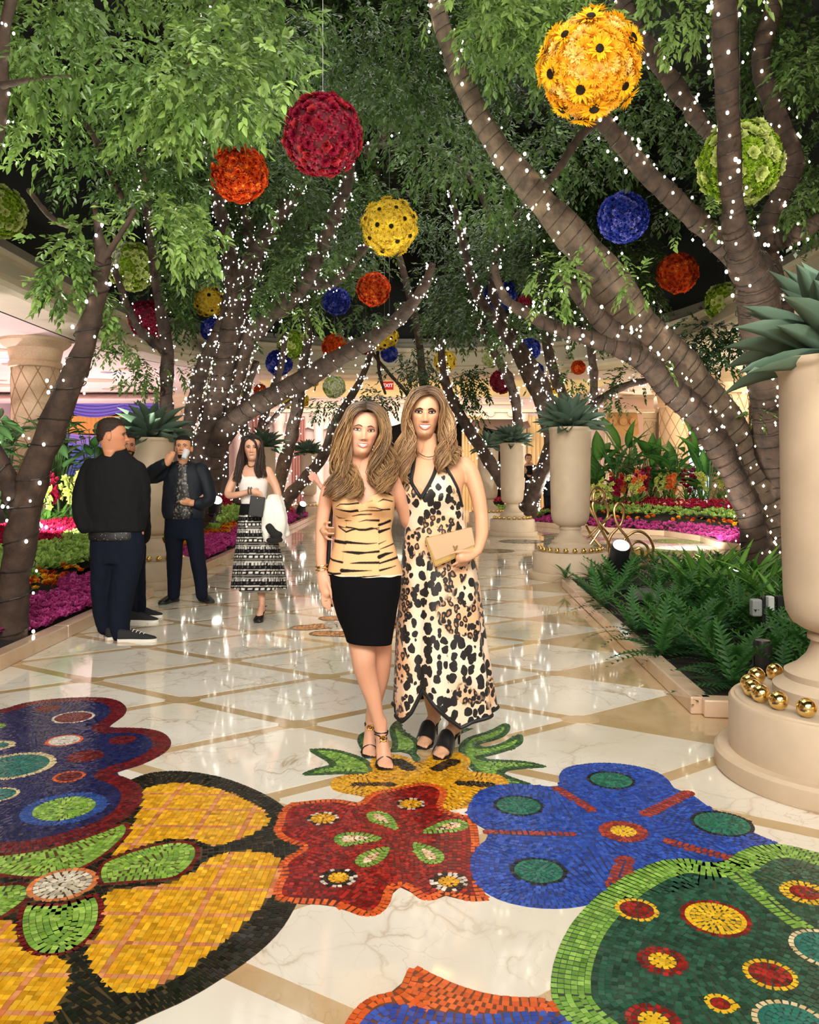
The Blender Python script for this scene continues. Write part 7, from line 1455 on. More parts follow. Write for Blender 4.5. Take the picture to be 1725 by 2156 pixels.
L.new(mix(nt, ramp(nt, big_n.outputs['Fac'], [(.50, (0, 0, 0)), (.53, (1, 1, 1))]).outputs[0], solid_, ros), p_.inputs['Base Color']); p_.inputs['Roughness'].default_value = .55; p_.inputs['Sheen Weight'].default_value = .15
shell(rootB, 'dress', lambda u, v: surfB(u, uv2px(u, v)[0], .007), 170, 140, m_, keepB, .003)
M_TRIM = pbr('black_trim', (.008, .008, .009), .6)
def trim(pts, r, name='black_trim'):
    b = MB(); P = []
    for x, y in cr(pts, len(pts)*6): 
        w_ = min(((surfB(k/240, y, .010)) for k in range(121, 240)), key=lambda q: abs(CX+q.x/PB_.Y*F-x)); P.append((PB_.p(x, y).x, w_.y, w_.z))
    b.tube(P, r, 8); attach(b.build(name, M_TRIM, None, True), rootB)
trim([(873, 962), (870, 985), (866, 1012), (875, 1030), (886, 1047)], .0095); trim([(922, 962), (916, 990), (905, 1015), (886, 1047)], .0095)
trim([(931, 965), (938, 985), (950, 1005), (962, 1030), (972, 1066)], .0075); trim([(863, 965), (858, 980), (848, 996), (843, 1012)], .006)
b = MB(); P = []
for k in range(241):
    u = k/240; P.append(surfB(u, uv2px(u, 0)[0]-2, .008))
b.tube(P[:-1], .010, 8, closed=True); attach(b.build('hem_trim', M_TRIM, None, True), rootB)
b = MB(); P = [tuple(surfB(u, y, .014)) for u, y in ((.66, 1447), (.675, 1400), (.69, 1330), (.70, 1250), (.71, 1180))]; b.tube(cr(P, 20), .003, 6); attach(b.build('wrap_edge', m_, None, True), rootB)
cap(rootB, MB_, vmat('hair_cap2', .5, .3), lambda p: 1.0 if (p[2] > .195 - .55*max(0, p[1]+.06)-.28*max(0, abs(p[0])-.03) and p[2] > .03) else 0, .004, 'hair_crown', .0006, [lin('4A3220')])
HCB = (lin('4C3524'), lin('865F3C'), lin('D9B080'))
strands(rootB, PB_, [([(901, 836, -.118), (885, 840, -.13), (869, 860, -.125), (864, 895, -.085), (866, 930, -.07), (862, 962, -.085), (858, 992, -.115), (866, 1012, -.12)], [(899, 813, -.01), (868, 822, -.01), (852, 860, -.01), (846, 908, -.01), (841, 948, -.02), (838, 985, -.05), (838, 1020, -.07)], 900, .022),
                      ([(901, 836, -.118), (916, 840, -.125), (929, 862, -.118), (928, 900, -.08), (926, 930, -.06), (924, 958, -.08), (928, 985, -.115), (936, 996, -.11)], [(901, 813, -.01), (929, 822, -.01), (946, 862, -.01), (952, 900, -.01), (954, 930, -.02), (962, 950, -.05), (946, 974, -.08)], 900, .022),
                      ([(888, 815, .02), (862, 835, .08), (850, 890, .09), (846, 950, .07), (846, 985, .03)], [(912, 815, .02), (935, 835, .08), (946, 890, .09), (956, 950, .07), (962, 978, .04)], 420, .03)], HCB, 5, wave=.032, rad=.0021)
for x, y in ((866, 900), (930, 896)): b = MB(); b.ball(PB_.p(x, y, -.085), .0055, 10, 8); attach(b.build('earring', pbr('diamond', (.9, .9, .92), .1, .6), None, True), rootB)
b = MB(); b.tube(cr([tuple(PB_.p(*q)) for q in ((880, 948, .0), (884, 955, -.045), (893, 961, -.068), (903, 963, -.072), (914, 960, -.066), (924, 953, -.04))], 24), .0022, 6); attach(b.build('necklace', MAT['gold'], None, True), rootB)
for inf in (i1, i2): heelshoe(inf, '', .085, 'mule', rootB)
# clutch: body, flap, side gusset and a monogram of crossed gold strokes
cl = empty('clutch_bag', PB_.p(945, 1150, -.165), 0, 'pale metallic gold clutch with gold monogram held in her hand', 'bag')
c0, c1, c2, c3 = PB_.p(893, 1128, -.175), PB_.p(988, 1105, -.175), PB_.p(996, 1150, -.175), PB_.p(913, 1186, -.175)
ux = (c1-c0).normalized(); nyv = Vector((0, 1, 0)); Mgold = pbr('pale_gold_leather', lin('C9A984'), .32, .35, bump=.02, bscale=120)
def slab(P4, y0, y1, name, mat, bev=.006):
    bm = bmesh.new(); vs1 = [bm.verts.new(p+nyv*y0) for p in P4]; f = bm.faces.new(vs1); r = bmesh.ops.extrude_face_region(bm, geom=[f]); bmesh.ops.translate(bm, vec=nyv*(y1-y0), verts=[g for g in r['geom'] if isinstance(g, bmesh.types.BMVert)])
    bmesh.ops.bevel(bm, geom=bm.edges[:], offset=bev, segments=3, affect='EDGES'); bmesh.ops.recalc_face_normals(bm, faces=bm.faces); me = bpy.data.meshes.new(name); bm.to_mesh(me); bm.free(); me.materials.append(mat); return attach(link(name, me), cl)
slab([c0, c1, c2, c3], 0, .045, 'clutch_body', pbr('bright_gold_leather', lin('D9B46A'), .25, .7))
fl0, fl3 = c0+(c1-c0)*.03, c0.lerp(c3, .80)+(c1-c0)*.05; fl2 = c1.lerp(c2, .80)
slab([fl0, c1, fl2, fl3], -.007, .001, 'flap', Mgold, .003)
b = MB(); 
ctr = PB_.p(955, 1147, -.189)
for dx0, dz0, dx1, dz1 in ((-.012, .014, -.002, -.012), (-.002, -.012, .004, .012), (.004, .012, .008, .012), (-.006, .010, .006, -.004), (.010, .014, .004, -.006)): b.tube([ctr+Vector((dx0, 0, dz0)), ctr+Vector((dx1, 0, dz1))], .0014, 6)
attach(b.build('monogram', MAT['gold'], None, True), cl)
# ---- bystanders ---------------------------------------------
M_JACK = pbr('black_jacket_cloth', (.010, .010, .011), .85, spec=.12, bump=.05, bscale=150); M_BOMB = pbr('navy_bomber_cloth', (.009, .012, .018), .6, spec=.2, bump=.04, bscale=120); M_JEAN = pbr('dark_jeans', (.007, .010, .020), .88, spec=.12, bump=.05, bscale=220)
m_, nt, p_, L = newmat('patterned_shirt'); vo = N(nt, 'ShaderNodeTexNoise', Scale=38.0, Detail=3.0); L.new(coords(nt), vo.inputs['Vector']); L.new(ramp(nt, vo.outputs['Fac'], [(.52, lin('0E0D0F')), (.60, lin('6F685C')), (.7, lin('8E8878'))]).outputs[0], p_.inputs['Base Color']); M_SHIRT = m_
m_, nt, p_, L = newmat('speckled_shirt'); vo = N(nt, 'ShaderNodeTexVoronoi', Scale=60.0); L.new(coords(nt), vo.inputs['Vector']); L.new(ramp(nt, vo.outputs['Distance'], [(.12, lin('B5B0A4')), (.2, lin('121114'))]).outputs[0], p_.inputs['Base Color']); M_SPECK = m_
def cloth(parent, name, pieces, mat, voxel=.014, wrinkle=.006, sm=4, nscale=9.0, label=None):
    me = solid(pieces, voxel, sm, name, wrinkle, nscale); me.materials.append(mat); o = attach(link(name, me), parent)
    if label: o['label'] = label
    return o
def hand(px, x, y, dy, ang, s=1.0, curl=.4, thumb=1, fan=.10):
    """open relaxed hand starting at the wrist (x, y); ang in the picture plane, 0 = right, -90 = down"""
    d = Vector((cos(ang), 0, sin(ang))); sd = Vector((-sin(ang), 0, cos(ang))); nv = Vector((0, -1, 0)); w = px.p(x, y, dy); out = [wtube([w, w+d*.035*s, w+d*.085*s], [.024*s, .036*s, .038*s], 12, .42, (0, 1, 0))]
    for k, (o_, l_, r) in enumerate(((-.029, .068, .0088), (-.010, .076, .0092), (.010, .072, .0088), (.028, .056, .0078))):
        a = w+d*.078*s+sd*o_*s; dd = (d+sd*o_*fan*30/1.0*.1).normalized(); out.append(wtube([a, a+dd*l_*.5*s+nv*.010*curl, a+dd*l_*(1-.3*curl)*s+nv*.045*curl*s], [r*s, r*.95*s, r*.75*s], 8))
    a = w+d*.02*s+sd*(-.026*thumb)*s; out.append(wtube([a, a+d*.03*s-sd*.022*thumb*s+nv*.012, a+d*.06*s-sd*.026*thumb*s+nv*.02], [.012*s, .0105*s, .0085*s], 8)); return out
def sneaker(parent, heel, yaw, L_, mat, solemat, label, laces=None, h=.105):
    """low shoe: heel point on the floor, pointing along yaw"""
    r = empty('shoe', heel, yaw, None, None, None, parent); r.matrix_parent_inverse = Matrix.Translation(parent.location).inverted()
    if label: r['label'] = label
    def outline(k, zs): return [(L_*t, w*k) for t, w in zs]
    prof = [(-.02, .012), (.0, .032), (.10, .036), (.3, .034), (.5, .038), (.72, .047), (.88, .042), (.97, .025), (1.0, .008)]
    C = cr(prof, 26); b = MB(); V = []
    for z, g in ((0, 1.0), (.005, 1.03), (.024, 1.03), (.026, .99)):
        V += [(L_*t, w*g, z) for t, w in C]+[(L_*t, -w*g, z) for t, w in C[::-1]]
    n = 52; b.add(V, [(i*n+k, i*n+(k+1) % n, (i+1)*n+(k+1) % n, (i+1)*n+k) for i in range(3) for k in range(n)]+[tuple(range(n-1, -1, -1)), tuple(3*n+k for k in range(n))]); b.build('sole', solemat, r, False)
    b = MB(); m = 20; V = []
    for i in range(m):
        t = i/(m-1)*.985; w = np.interp(t, C[:, 0], C[:, 1])*.97; top = np.interp(t, [0, .06, .25, .42, .6, .8, .95, 1], [h*.93, h, h*.88, h*.92, h*.70, h*.52, h*.40, h*.26])
        for k in range(13): a = pi*k/12; V.append((L_*t, w*cos(a), .022+(top-.022)*sin(a)**.62))
    b.add(V, [(i*13+k, i*13+k+1, (i+1)*13+k+1, (i+1)*13+k) for i in range(m-1) for k in range(12)]+[tuple(range(12, -1, -1)), tuple((m-1)*13+k for k in range(13))]); b.build('upper', mat, r, True)
    if laces:
        for k in range(4):
            t = .40+.09*k; z = np.interp(t, [.25, .42, .6, .8], [h*.88, h*.92, h*.70, h*.52])+.004; b = MB(); b.tube([(L_*(t-.02), -.024, z-.012), (L_*t, 0, z+.002), (L_*(t+.02), .024, z-.012)], .0035, 6); b.build('lace', laces, r, True)
    return r
short = lambda hl_: (lambda p: 1.0 if p[2] > np.interp(p[1], [-.1, -.05, -.025, .0, .03, .05, .1], [.178, .176, .150, .128, .125, hl_, hl_-.02]) else 0)
# 1: man in the dark jacket, seen from behind, looking right
P1 = Px(6.95); r1 = empty('person', (P1.p(245, 1000).x, 6.95, 0), 0, 'man in dark jacket, dark jeans and black sneakers seen from behind', 'person')
M1 = head_matrix(W(263, 916, 6.93), R(103), R(0), R(2), 1.12); SK1 = lin('C98A68')
skin_body(r1, [P1.tube([(242, 975, .03, 15), (245, 955, .02, 15), (249, 940, .01, 13)])]+[P1.tube([(286, 1108, .03, 7), (292, 1118, .02, 8.5), (297, 1122, .0, 7)]), P1.tube([(285, 990, .02, 12), (293, 1055, .06, 10), (288, 1110, .03, 8)])]+[P1.loft([(975, 195, 285, -.09, .1), (1100, 190, 295, -.1, .12)])], M1, SK1, .012)
cap(r1, M1, vmat('short_hair', .7, .3), short(.075), .013, 'hair', .0025, [lin('2E2119')]); face(r1, M1, lin('B27263'), lin('4A4A40'), lin('2E2119'), (.020, .047, .001, .0006, .0008, .0035, .0045), male=True)
cloth(r1, 'jacket', [P1.loft([(948, 222, 264, -.06, .09), (960, 208, 277, -.08, .11), (975, 188, 292, -.11, .13), (1000, 176, 300, -.13, .14), (1040, 178, 300, -.135, .14), (1090, 180, 302, -.14, .15), (1110, 179, 304, -.15, .155), (1118, 179, 305, -.15, .155), (1119, 180, 304, -.15, .155)]), P1.tube([(192, 985, .02, 21), (180, 1015, .0, 20), (173, 1050, -.02, 18), (176, 1085, -.06, 16), (190, 1108, -.12, 14)]),
                         P1.tube([(285, 990, .02, 22), (292, 1020, .04, 21), (293, 1055, .06, 19), (292, 1090, .04, 16.5), (292, 1112, .02, 13)]), P1.loft([(939, 226, 263, -.055, .085), (946, 224, 266, -.06, .09), (956, 222, 268, -.06, .09)])], M_JACK, .013, .006, nscale=14)
cloth(r1, 'shirt_tail', [P1.loft([(1100, 188, 298, -.12, .13), (1128, 187, 298, -.135, .14), (1137, 188, 296, -.135, .14), (1138, 189, 295, -.13, .135)])], M_SPECK, .016, .002, label='speckled dark shirt tail showing under the jacket')
cloth(r1, 'jeans', [P1.loft([(1105, 192, 300, -.115, .12), (1150, 190, 303, -.12, .13), (1185, 192, 300, -.12, .13)]), P1.tube([(220, 1170, -.01, 27), (214, 1230, .0, 22.5), (213, 1280, .01, 19), (217, 1310, .02, 17.5), (221, 1322, .02, 17.5)]), P1.tube([(270, 1170, .02, 31), (262, 1230, -.02, 27), (257, 1280, -.05, 24), (258, 1318, -.07, 21), (262, 1333, -.07, 20)])], M_JEAN, .013, .006, nscale=13, label='dark blue jeans')
WSOLE = pbr('white_rubber', lin('E6E2DA'), .5); BLKC = pbr('black_canvas', (.015, .015, .017), .85); WLACE = pbr('white_lace', lin('E8E8E4'), .7)
g = G(248, 1352); sneaker(r1, (g.x, g.y+.02, 0), R(2), .315, BLKC, WSOLE, 'black canvas sneaker with white sole and white laces', WLACE)
g = G(217, 1352); sneaker(r1, (g.x, g.y+.08, 0), R(40), .30, BLKC, WSOLE, None, WLACE)
# 2: man hidden behind him
P2 = Px(7.75); r2 = empty('person', (P2.p(283, 1000).x, 7.75, 0), 0, 'bearded man mostly hidden behind the man in the dark jacket', 'person')
M2 = head_matrix(W(271, 938, 7.64), R(35), 0, 0, 1.08)
skin_body(r2, [P2.tube([(262, 985, .03, 13), (264, 965, .02, 13), (265, 955, .01, 12)])]+[P2.loft([(985, 240, 300, -.09, .1), (1100, 240, 305, -.1, .12)])], M2, lin('B87A5A'), .013)
cap(r2, M2, vmat('short_hair2', .7, .3), short(.08), .009, 'hair', .002, [lin('1C1512')]); cap(r2, M2, vmat('beard', .8, .2), lambda p: 1.0 if (p[1] < -.01 and -.004 < p[2] < .066 and not (abs(p[0]) < .026 and .036 < p[2] < .058)) else 0, .007, 'beard', .002, [lin('221812')])
face(r2, M2, lin('A0665A'), lin('2A1C12'), lin('1C1512'), (.020, .047, .0, .0006, .0008, .0035, .0045))
cloth(r2, 'jacket', [P2.loft([(968, 248, 286, -.07, .1), (985, 240, 298, -.1, .12), (1010, 236, 304, -.12, .13), (1060, 236, 308, -.12, .13), (1110, 240, 312, -.12, .13), (1130, 242, 313, -.12, .13)]), P2.tube([(292, 995, -.04, 19), (301, 1030, -.06, 18), (306, 1070, -.07, 16), (309, 1110, -.08, 14), (310, 1132, -.08, 12)])], M_JACK, .016, .008)
cloth(r2, 'jeans', [P2.loft([(1115, 245, 303, -.1, .12), (1165, 246, 302, -.11, .12)]), P2.tube([(262, 1150, 0, 22), (268, 1220, 0, 19), (272, 1290, 0, 16)]), P2.tube([(286, 1150, 0, 22), (280, 1220, .1, 19), (281, 1285, .15, 16)])], M_JEAN, .016, .006, label='dark blue jeans')
g = G(268, 1312); sneaker(r2, (g.x, g.y+.05, 0), R(-3), .28, BLKC, WSOLE, None); g = G(290, 1300); sneaker(r2, (g.x-.05, g.y+.03, 0), R(-4), .29, BLKC, WSOLE, None)
# 3: man drinking
P3 = Px(8.75); r3 = empty('person', (P3.p(388, 1000).x, 8.75, 0), 0, 'man in dark bomber jacket drinking from a clear glass', 'person')
M3 = head_matrix(W(383, 939, 8.62), R(4), R(1), R(-6), 1.05)
skin_body(r3, [P3.tube([(386, 985, .02, 12), (385, 968, .0, 12), (385, 960, -.01, 11)]), P3.tube([(366, 975, -.24, 8), (371, 966, -.24, 8)])]+hand(P3, 368, 974, -.24, R(62), .95, .55, -1)+[P3.tube([(416, 1058, -.14, 7.5), (410, 1058, -.16, 7)])]+hand(P3, 414, 1058, -.15, R(176), .95, .5, 1)+[P3.tube([(357, 988, .02, 10), (330, 1003, -.06, 9), (330, 994, -.16, 8), (362, 976, -.235, 7)]), P3.tube([(420, 990, .02, 10), (439, 1035, .0, 9), (420, 1059, -.13, 7)]), P3.loft([(985, 355, 420, -.09, .1), (1070, 350, 425, -.1, .12)])], M3, lin('CF9470'), .012)
cap(r3, M3, vmat('short_hair3', .7, .3), lambda p: 1.0 if p[2] > (.172 if p[1] < -.03 else .12) else 0, .007, 'hair', .0015, [lin('17120F')]); cap(r3, M3, vmat('beard3', .8, .2), lambda p: 1.0 if (p[1] < -.02 and -.004 < p[2] < .030) else 0, .005, 'beard', .0015, [lin('241A14')])
face(r3, M3, lin('B0705E'), lin('2E2016'), lin('17120F'), (.021, .047, .0, .0006, .0008, .0035, .0045))
cloth(r3, 'shirt', [P3.loft([(975, 370, 402, -.07, .09), (985, 362, 412, -.095, .1), (1030, 360, 415, -.115, .1), (1080, 356, 416, -.12, .11), (1092, 357, 414, -.12, .11)])], M_SHIRT, .014, .003, label='black shirt with grey floral print')
JK = [P3.loft([(970, 372, 404, -.05, .1), (980, 356, 418, -.08, .12), (1000, 346, 428, -.11, .13), (1040, 343, 430, -.125, .135), (1070, 341, 431, -.13, .14), (1084, 342, 431, -.13, .14), (1092, 345, 428, -.12, .135)], ex=2.4)]
me = solid(JK, .013, 3, 'jacket', .006); bm = bmesh.new(); bm.from_mesh(me)   # open front
def pxof(v): return CX+v.x/v.y*F, H0+(CH-v.z)/v.y*F
kill = [f for f in bm.faces if (lambda c, q: c.y < 8.72 and np.interp(q[1], [970, 985, 1030, 1092], [376, 377, 372, 364]) < q[0] < np.interp(q[1], [970, 985, 1030, 1092], [394, 392, 396, 408]))(f.calc_center_median(), pxof(f.calc_center_median()))]
bmesh.ops.delete(bm, geom=kill, context='FACES'); bm.to_mesh(me); bm.free(); me.materials.append(M_BOMB); attach(link('jacket', me), r3)
cloth(r3, 'sleeve', [P3.tube([(357, 988, .02, 17), (344, 996, -.02, 16.5), (330, 1003, -.06, 15.5), (323, 1003, -.10, 14.5), (330, 994, -.16, 14), (346, 984, -.20, 12.5), (360, 977, -.235, 10.5)])], M_BOMB, .014, .007); cloth(r3, 'sleeve', [P3.tube([(420, 990, .02, 17.5), (431, 1012, .02, 17), (439, 1035, .0, 16), (441, 1050, -.03, 15), (432, 1058, -.08, 13.5), (420, 1059, -.13, 11)])], M_BOMB, .014, .007)
cloth(r3, 'trousers', [P3.loft([(1080, 348, 427, -.105, .11), (1115, 346, 428, -.11, .12), (1135, 348, 427, -.11, .12)]), P3.tube([(366, 1120, 0, 20), (368, 1170, -.01, 17), (367, 1215, 0, 14.5), (366, 1252, .0, 13)]), P3.tube([(410, 1120, 0, 20), (416, 1170, -.01, 17), (422, 1215, 0, 14.5), (425, 1252, .0, 13)])], M_JEAN, .014, .006)
BSOLE = pbr('black_rubber', (.02, .02, .02), .6); LEA = pbr('black_shoe_leather', (.012, .012, .012), .35)
g = G(364, 1268); sneaker(r3, (g.x+.02, g.y+.09, 0), R(-112), .29, LEA, BSOLE, None); g = G(424, 1266); sneaker(r3, (g.x-.02, g.y+.07, 0), R(-52), .29, LEA, BSOLE, None)
GLS = pbr('clear_glass', (.92, .95, 1), .05, spec=1.0); GLS.node_tree.nodes['Principled BSDF'].inputs['Alpha'].default_value = .38
gl = empty('drinking_glass', W(387, 966, 8.43), 0, 'clear drinking glass raised to the mouth of the man in bomber jacket', 'glass')
b = MB(); b.lathe([(.0, 0), (.028, 0), (.036, .10), (.034, .10), (.026, .006), (.0, .006)], n=24); o = b.build('glass_wall', GLS, gl, True); o.rotation_euler = (R(-25), R(12), 0)
b = MB(); b.lathe([(.0, .008), (.026, .008), (.031, .055), (.0, .057)], n=20); o = b.build('water', GLS, gl, True); o.rotation_euler = (R(-25), R(12), 0)
# 4: woman walking
P4 = Px(7.8); r4 = empty('person', (P4.p(540, 1000).x, 7.8, 0), 0, 'walking woman in white tank top and black and white striped midi skirt', 'person')
M4 = head_matrix(W(530, 942, 7.68), R(6), R(-1), R(0), 1.03); t4 = G(541, 1312); a4 = W(552, 1290, 7.78)
f4, i4 = foot_pieces((t4.x, t4.y, 0), (a4.x, a4.y, .14), .085, .95)
skin_body(r4, [P4.loft([(958, 523, 540, -.02, .06), (975, 522, 541, -.03, .065), (983, 510, 556, -.05, .08), (995, 502, 565, -.08, .09), (1020, 505, 563, -.09, .09), (1060, 510, 560, -.08, .08), (1090, 506, 564, -.1, .11)]), P4.tube([(503, 992, .0, 10), (493, 1010, -.02, 9.5), (484, 1032, -.05, 8.5), (486, 1042, -.08, 8), (505, 1041, -.14, 7), (525, 1036, -.17, 5.8), (538, 1032, -.19, 5.2)]), P4.tube([(564, 992, .0, 10.5), (575, 1012, .0, 9.5), (584, 1034, -.01, 8.5), (586, 1050, -.04, 7.5), (574, 1062, -.12, 6.5)])]+hand(P4, 537, 1033, -.19, R(-18), .85, .5, -1)+hand(P4, 572, 1062, -.13, R(190), .85, .5, 1)
          + [wtube([W(536, 1080, 7.8), W(546, 1180, 7.8), W(550, 1240, 7.8), W(552, 1270, 7.79), a4], [.075, .058, .044, .032, .03], 12)]+f4, M4, lin('D2A084'), .010)
face(r4, M4, lin('A8604F'), lin('2E2016'), lin('1E1510'), (.019, .047, .0005, .0012, .0018, .004, .005), eyeh=.0055, lash=.0018)
cap(r4, M4, vmat('hair_cap4', .5, .3), lambda p: 1.0 if (p[2] > .186 - .55*max(0, p[1]+.06)-.28*max(0, abs(p[0])-.03) and p[2] > .03) else 0, .005, 'hair_crown', .0008, [lin('1C1410')])
H4 = (lin('1A120E'), lin('2A1C15'), lin('4A3226'))
strands(r4, P4, [([(530, 924, -.11), (521, 930, -.12), (517, 945, -.10), (516, 965, -.06), (515, 985, -.08), (512, 1005, -.11), (508, 1018, -.11)], [(529, 914, -.01), (512, 922, 0), (505, 945, 0), (500, 970, -.01), (495, 995, -.03), (490, 1012, -.04)], 380, .02), ([(530, 924, -.11), (540, 930, -.12), (545, 945, -.10), (543, 965, -.06), (541, 985, -.09), (545, 1002, -.11), (549, 1006, -.11)], [(531, 914, -.01), (547, 922, 0), (554, 945, 0), (557, 968, -.01), (560, 990, -.03), (564, 1004, -.05)], 380, .02), ([(524, 914, .02), (510, 930, .08), (506, 960, .08), (505, 990, .05)], [(536, 914, .02), (550, 930, .08), (554, 960, .08), (556, 990, .05)], 180, .03)], H4, 7, wave=.008, rad=.0032)
cloth(r4, 'tank_top', [P4.loft([(1002, 508, 560, -.085, .09), (1015, 503, 565, -.115, .095), (1040, 506, 562, -.105, .09), (1064, 509, 560, -.095, .09)]), P4.tube([(514, 1004, -.085, 2.2), (511, 994, -.06, 2.2), (512, 986, -.02, 2.2), (512, 986, .05, 2.2)], 8), P4.tube([(557, 1004, -.085, 2.2), (559, 994, -.06, 2.2), (557, 986, -.02, 2.2), (556, 986, .05, 2.2)], 8)], pbr('white_knit', lin('E4DDD8'), .8), .010, .002)
S4 = [(1060, 508, 562, -.098, .10), (1085, 504, 566, -.11, .12), (1130, 500, 580, -.13, .14), (1190, 494, 592, -.15, .16), (1245, 489, 597, -.17, .19)]
sk4 = ringfn(P4, S4, flo=lambda u, py: .02*np.clip((py-1090)/150, 0, 1)*(sin(u*2*pi*6+1)+.5*sin(u*2*pi*9)))
BKc, WHc, GYc = np.array(lin('0D0C0E')), np.array(lin('D8D4CC')), np.array(lin('6B6862'))
def colSk(u, v, w):
    py = H0+(CH-w[2])/w[1]*F; q = py-1063
    if q < 22: return BKc
    x = u*240; r = q % 34
    if abs((q % 17)-1) < 1.1: return WHc*.8
    if 5 < r < 9: return WHc if (x % 2) < 1 else BKc
    if 11 < r < 15: return GYc
    if 20 < r < 25: return WHc*.9 if (x % 2.4) < .9 else BKc
    if 27 < r < 31: return GYc*.8 if (x % 1.6) < .9 else BKc
    return BKc
shell(r4, 'skirt', lambda u, v: sk4(u, lerp(1240+3*sin(u*2*pi*3), 1060, v), .004), 150, 130, vmat('knit_skirt', .8, .2), col=colSk, thick=0)
for k in range(4): b = MB(); c = sk4(.705, 1085+k*11, .012); b.box(c, (.018, .006, .018), bev=.002); attach(b.build('button', WSOLE, None), r4)
b = MB(); b.tube(cr([tuple(P4.p(*q)) for q in ((522, 974, .0), (524, 980, -.05), (531, 983, -.07), (538, 980, -.05), (541, 974, .0))], 16), .0035, 6); attach(b.build('necklace', MAT['gold'], None, True), r4)
b = MB(); c = P4.p(537, 1032, -.19); 
for k in (-1, 1): b.tube([(c.x+k*.012-.01, c.y+.031*cos(t), c.z+.031*sin(t)) for t in np.linspace(0, 2*pi, 18)[:-1]], .006, 6, closed=True)
attach(b.build('bracelet', pbr('pewter', (.3, .27, .24), .3, .9), None, True), r4)
heel, mid, ball, d, sd = i4; heelshoe(i4, '', .085, 'pump', r4)
b = MB(); b.tube([heel+sd*(.031*cos(t))-d*(.030*sin(t))+Vector((0, 0, .012)) for t in np.linspace(-.6, pi+.6, 14)], [.013]*14, 8, flat=.35, ref=(0, 0, 1)); attach(b.build('heel_counter', M_STRAP, None, True), r4)
bag4 = empty('handbag', P4.p(550, 1062, -.25), 0, 'small black flat bag in the hand of the walking woman', 'bag'); b = MB(); b.box(P4.p(551, 1064, -.25), (.135, .03, .185), Matrix.Rotation(R(8), 3, 'Y'), bev=.006); attach(b.build('bag_body', M_STRAP, None), bag4)
b = MB(); b.ball(P4.p(553, 1047, -.267), .007, 10, 8); attach(b.build('clasp', MAT['gold'], None, True), bag4)
coat = empty('folded_coat', P4.p(585, 1095, -.12), 0, 'white and black coat draped over the arm of the walking woman', 'coat'); wool = pbr('white_wool', lin('E9E6DE'), .9, sheen=.3)
me = solid([P4.tube([(580, 1052, -.13, 14), (589, 1080, -.15, 17), (592, 1110, -.15, 16), (598, 1128, -.14, 10)], 14), P4.tube([(572, 1062, -.16, 12), (570, 1090, -.18, 13), (568, 1120, -.17, 9), (566, 1132, -.16, 7)], 14), P4.tube([(586, 1050, -.02, 12), (596, 1090, -.03, 12), (602, 1122, -.04, 9)])], .012, 4, 'coat_cloth', .012, 11); me.materials.append(wool); attach(link('coat_cloth', me), coat)
me = solid([P4.tube([(574, 1105, -.21, 8), (584, 1118, -.215, 9), (594, 1122, -.21, 8)], 12), P4.tube([(572, 1134, -.19, 5), (584, 1134, -.20, 6), (597, 1133, -.19, 5)], 12)], .010, 3, 'coat_lining', .006, 14); me.materials.append(pbr('black_wool', (.01, .01, .01), .9)); attach(link('coat_lining', me), coat)
# 5: person behind the tiger print, only a pointing hand shows
P5 = Px(7.9); r5 = empty('person', (P5.p(765, 1000).x, 7.9, 0), 0, 'person hidden behind the woman in tiger print, pointing with one hand', 'person'); M5 = head_matrix(W(772, 945, 7.8), R(20), 0, 0, 1.0)
skin_body(r5, [P5.loft([(970, 764, 780, -.03, .06), (985, 740, 804, -.08, .09), (1060, 748, 798, -.08, .08), (1110, 745, 800, -.09, .09)]), P5.tube([(745, 992, .0, 9), (725, 1022, -.05, 8), (702, 1042, -.08, 7), (684, 1030, -.10, 6.2), (671, 1013, -.12, 4.6)]), P5.tube([(672, 1014, -.12, 5.5), (667, 1005, -.125, 7.5), (662, 1000, -.13, 7)], flat=.6, ref=(0, 1, 0))]+finger_tubes(P5, [[(660, 997, -.13), (654, 992, -.14), (648, 987, -.145)], [(659, 1001, -.14), (653, 1003, -.16), (656, 1007, -.165)], [(661, 1005, -.14), (656, 1009, -.16), (660, 1011, -.16)], [(664, 1008, -.14), (660, 1013, -.155), (664, 1014, -.155)], [(665, 998, -.14), (661, 993, -.15), (659, 988, -.15)]], .0085)+[wtube([P5.p(x, 1100), P5.p(x+2, 1200), P5.p(x+2, 1285)], [.07, .05, .035], 12) for x in (762, 785)], M5, lin('D49A88'), .010)
face(r5, M5, lin('A8604F'), lin('2E2016'), lin('1E1510'), (.019, .047, .0005, .0012, .0018, .004, .005)); cap(r5, M5, vmat('hair5', .5, .3), short(.07), .012, 'hair', .002, [lin('241A14')])
cloth(r5, 'dress', [P5.loft([(990, 742, 802, -.095, .1), (1060, 745, 800, -.095, .1), (1120, 742, 803, -.11, .12), (1220, 744, 802, -.12, .13)])], pbr('plum_cloth', lin('3A2A38'), .8), .014, .006)
for k, x in enumerate((764, 812)): g = G(x, 1312); sneaker(r5, (g.x, g.y+.1, 0), R(-60 if k else -100), .25, pbr('tan_shoe_%d' % k, lin('8A5A48'), .6), BSOLE, None)
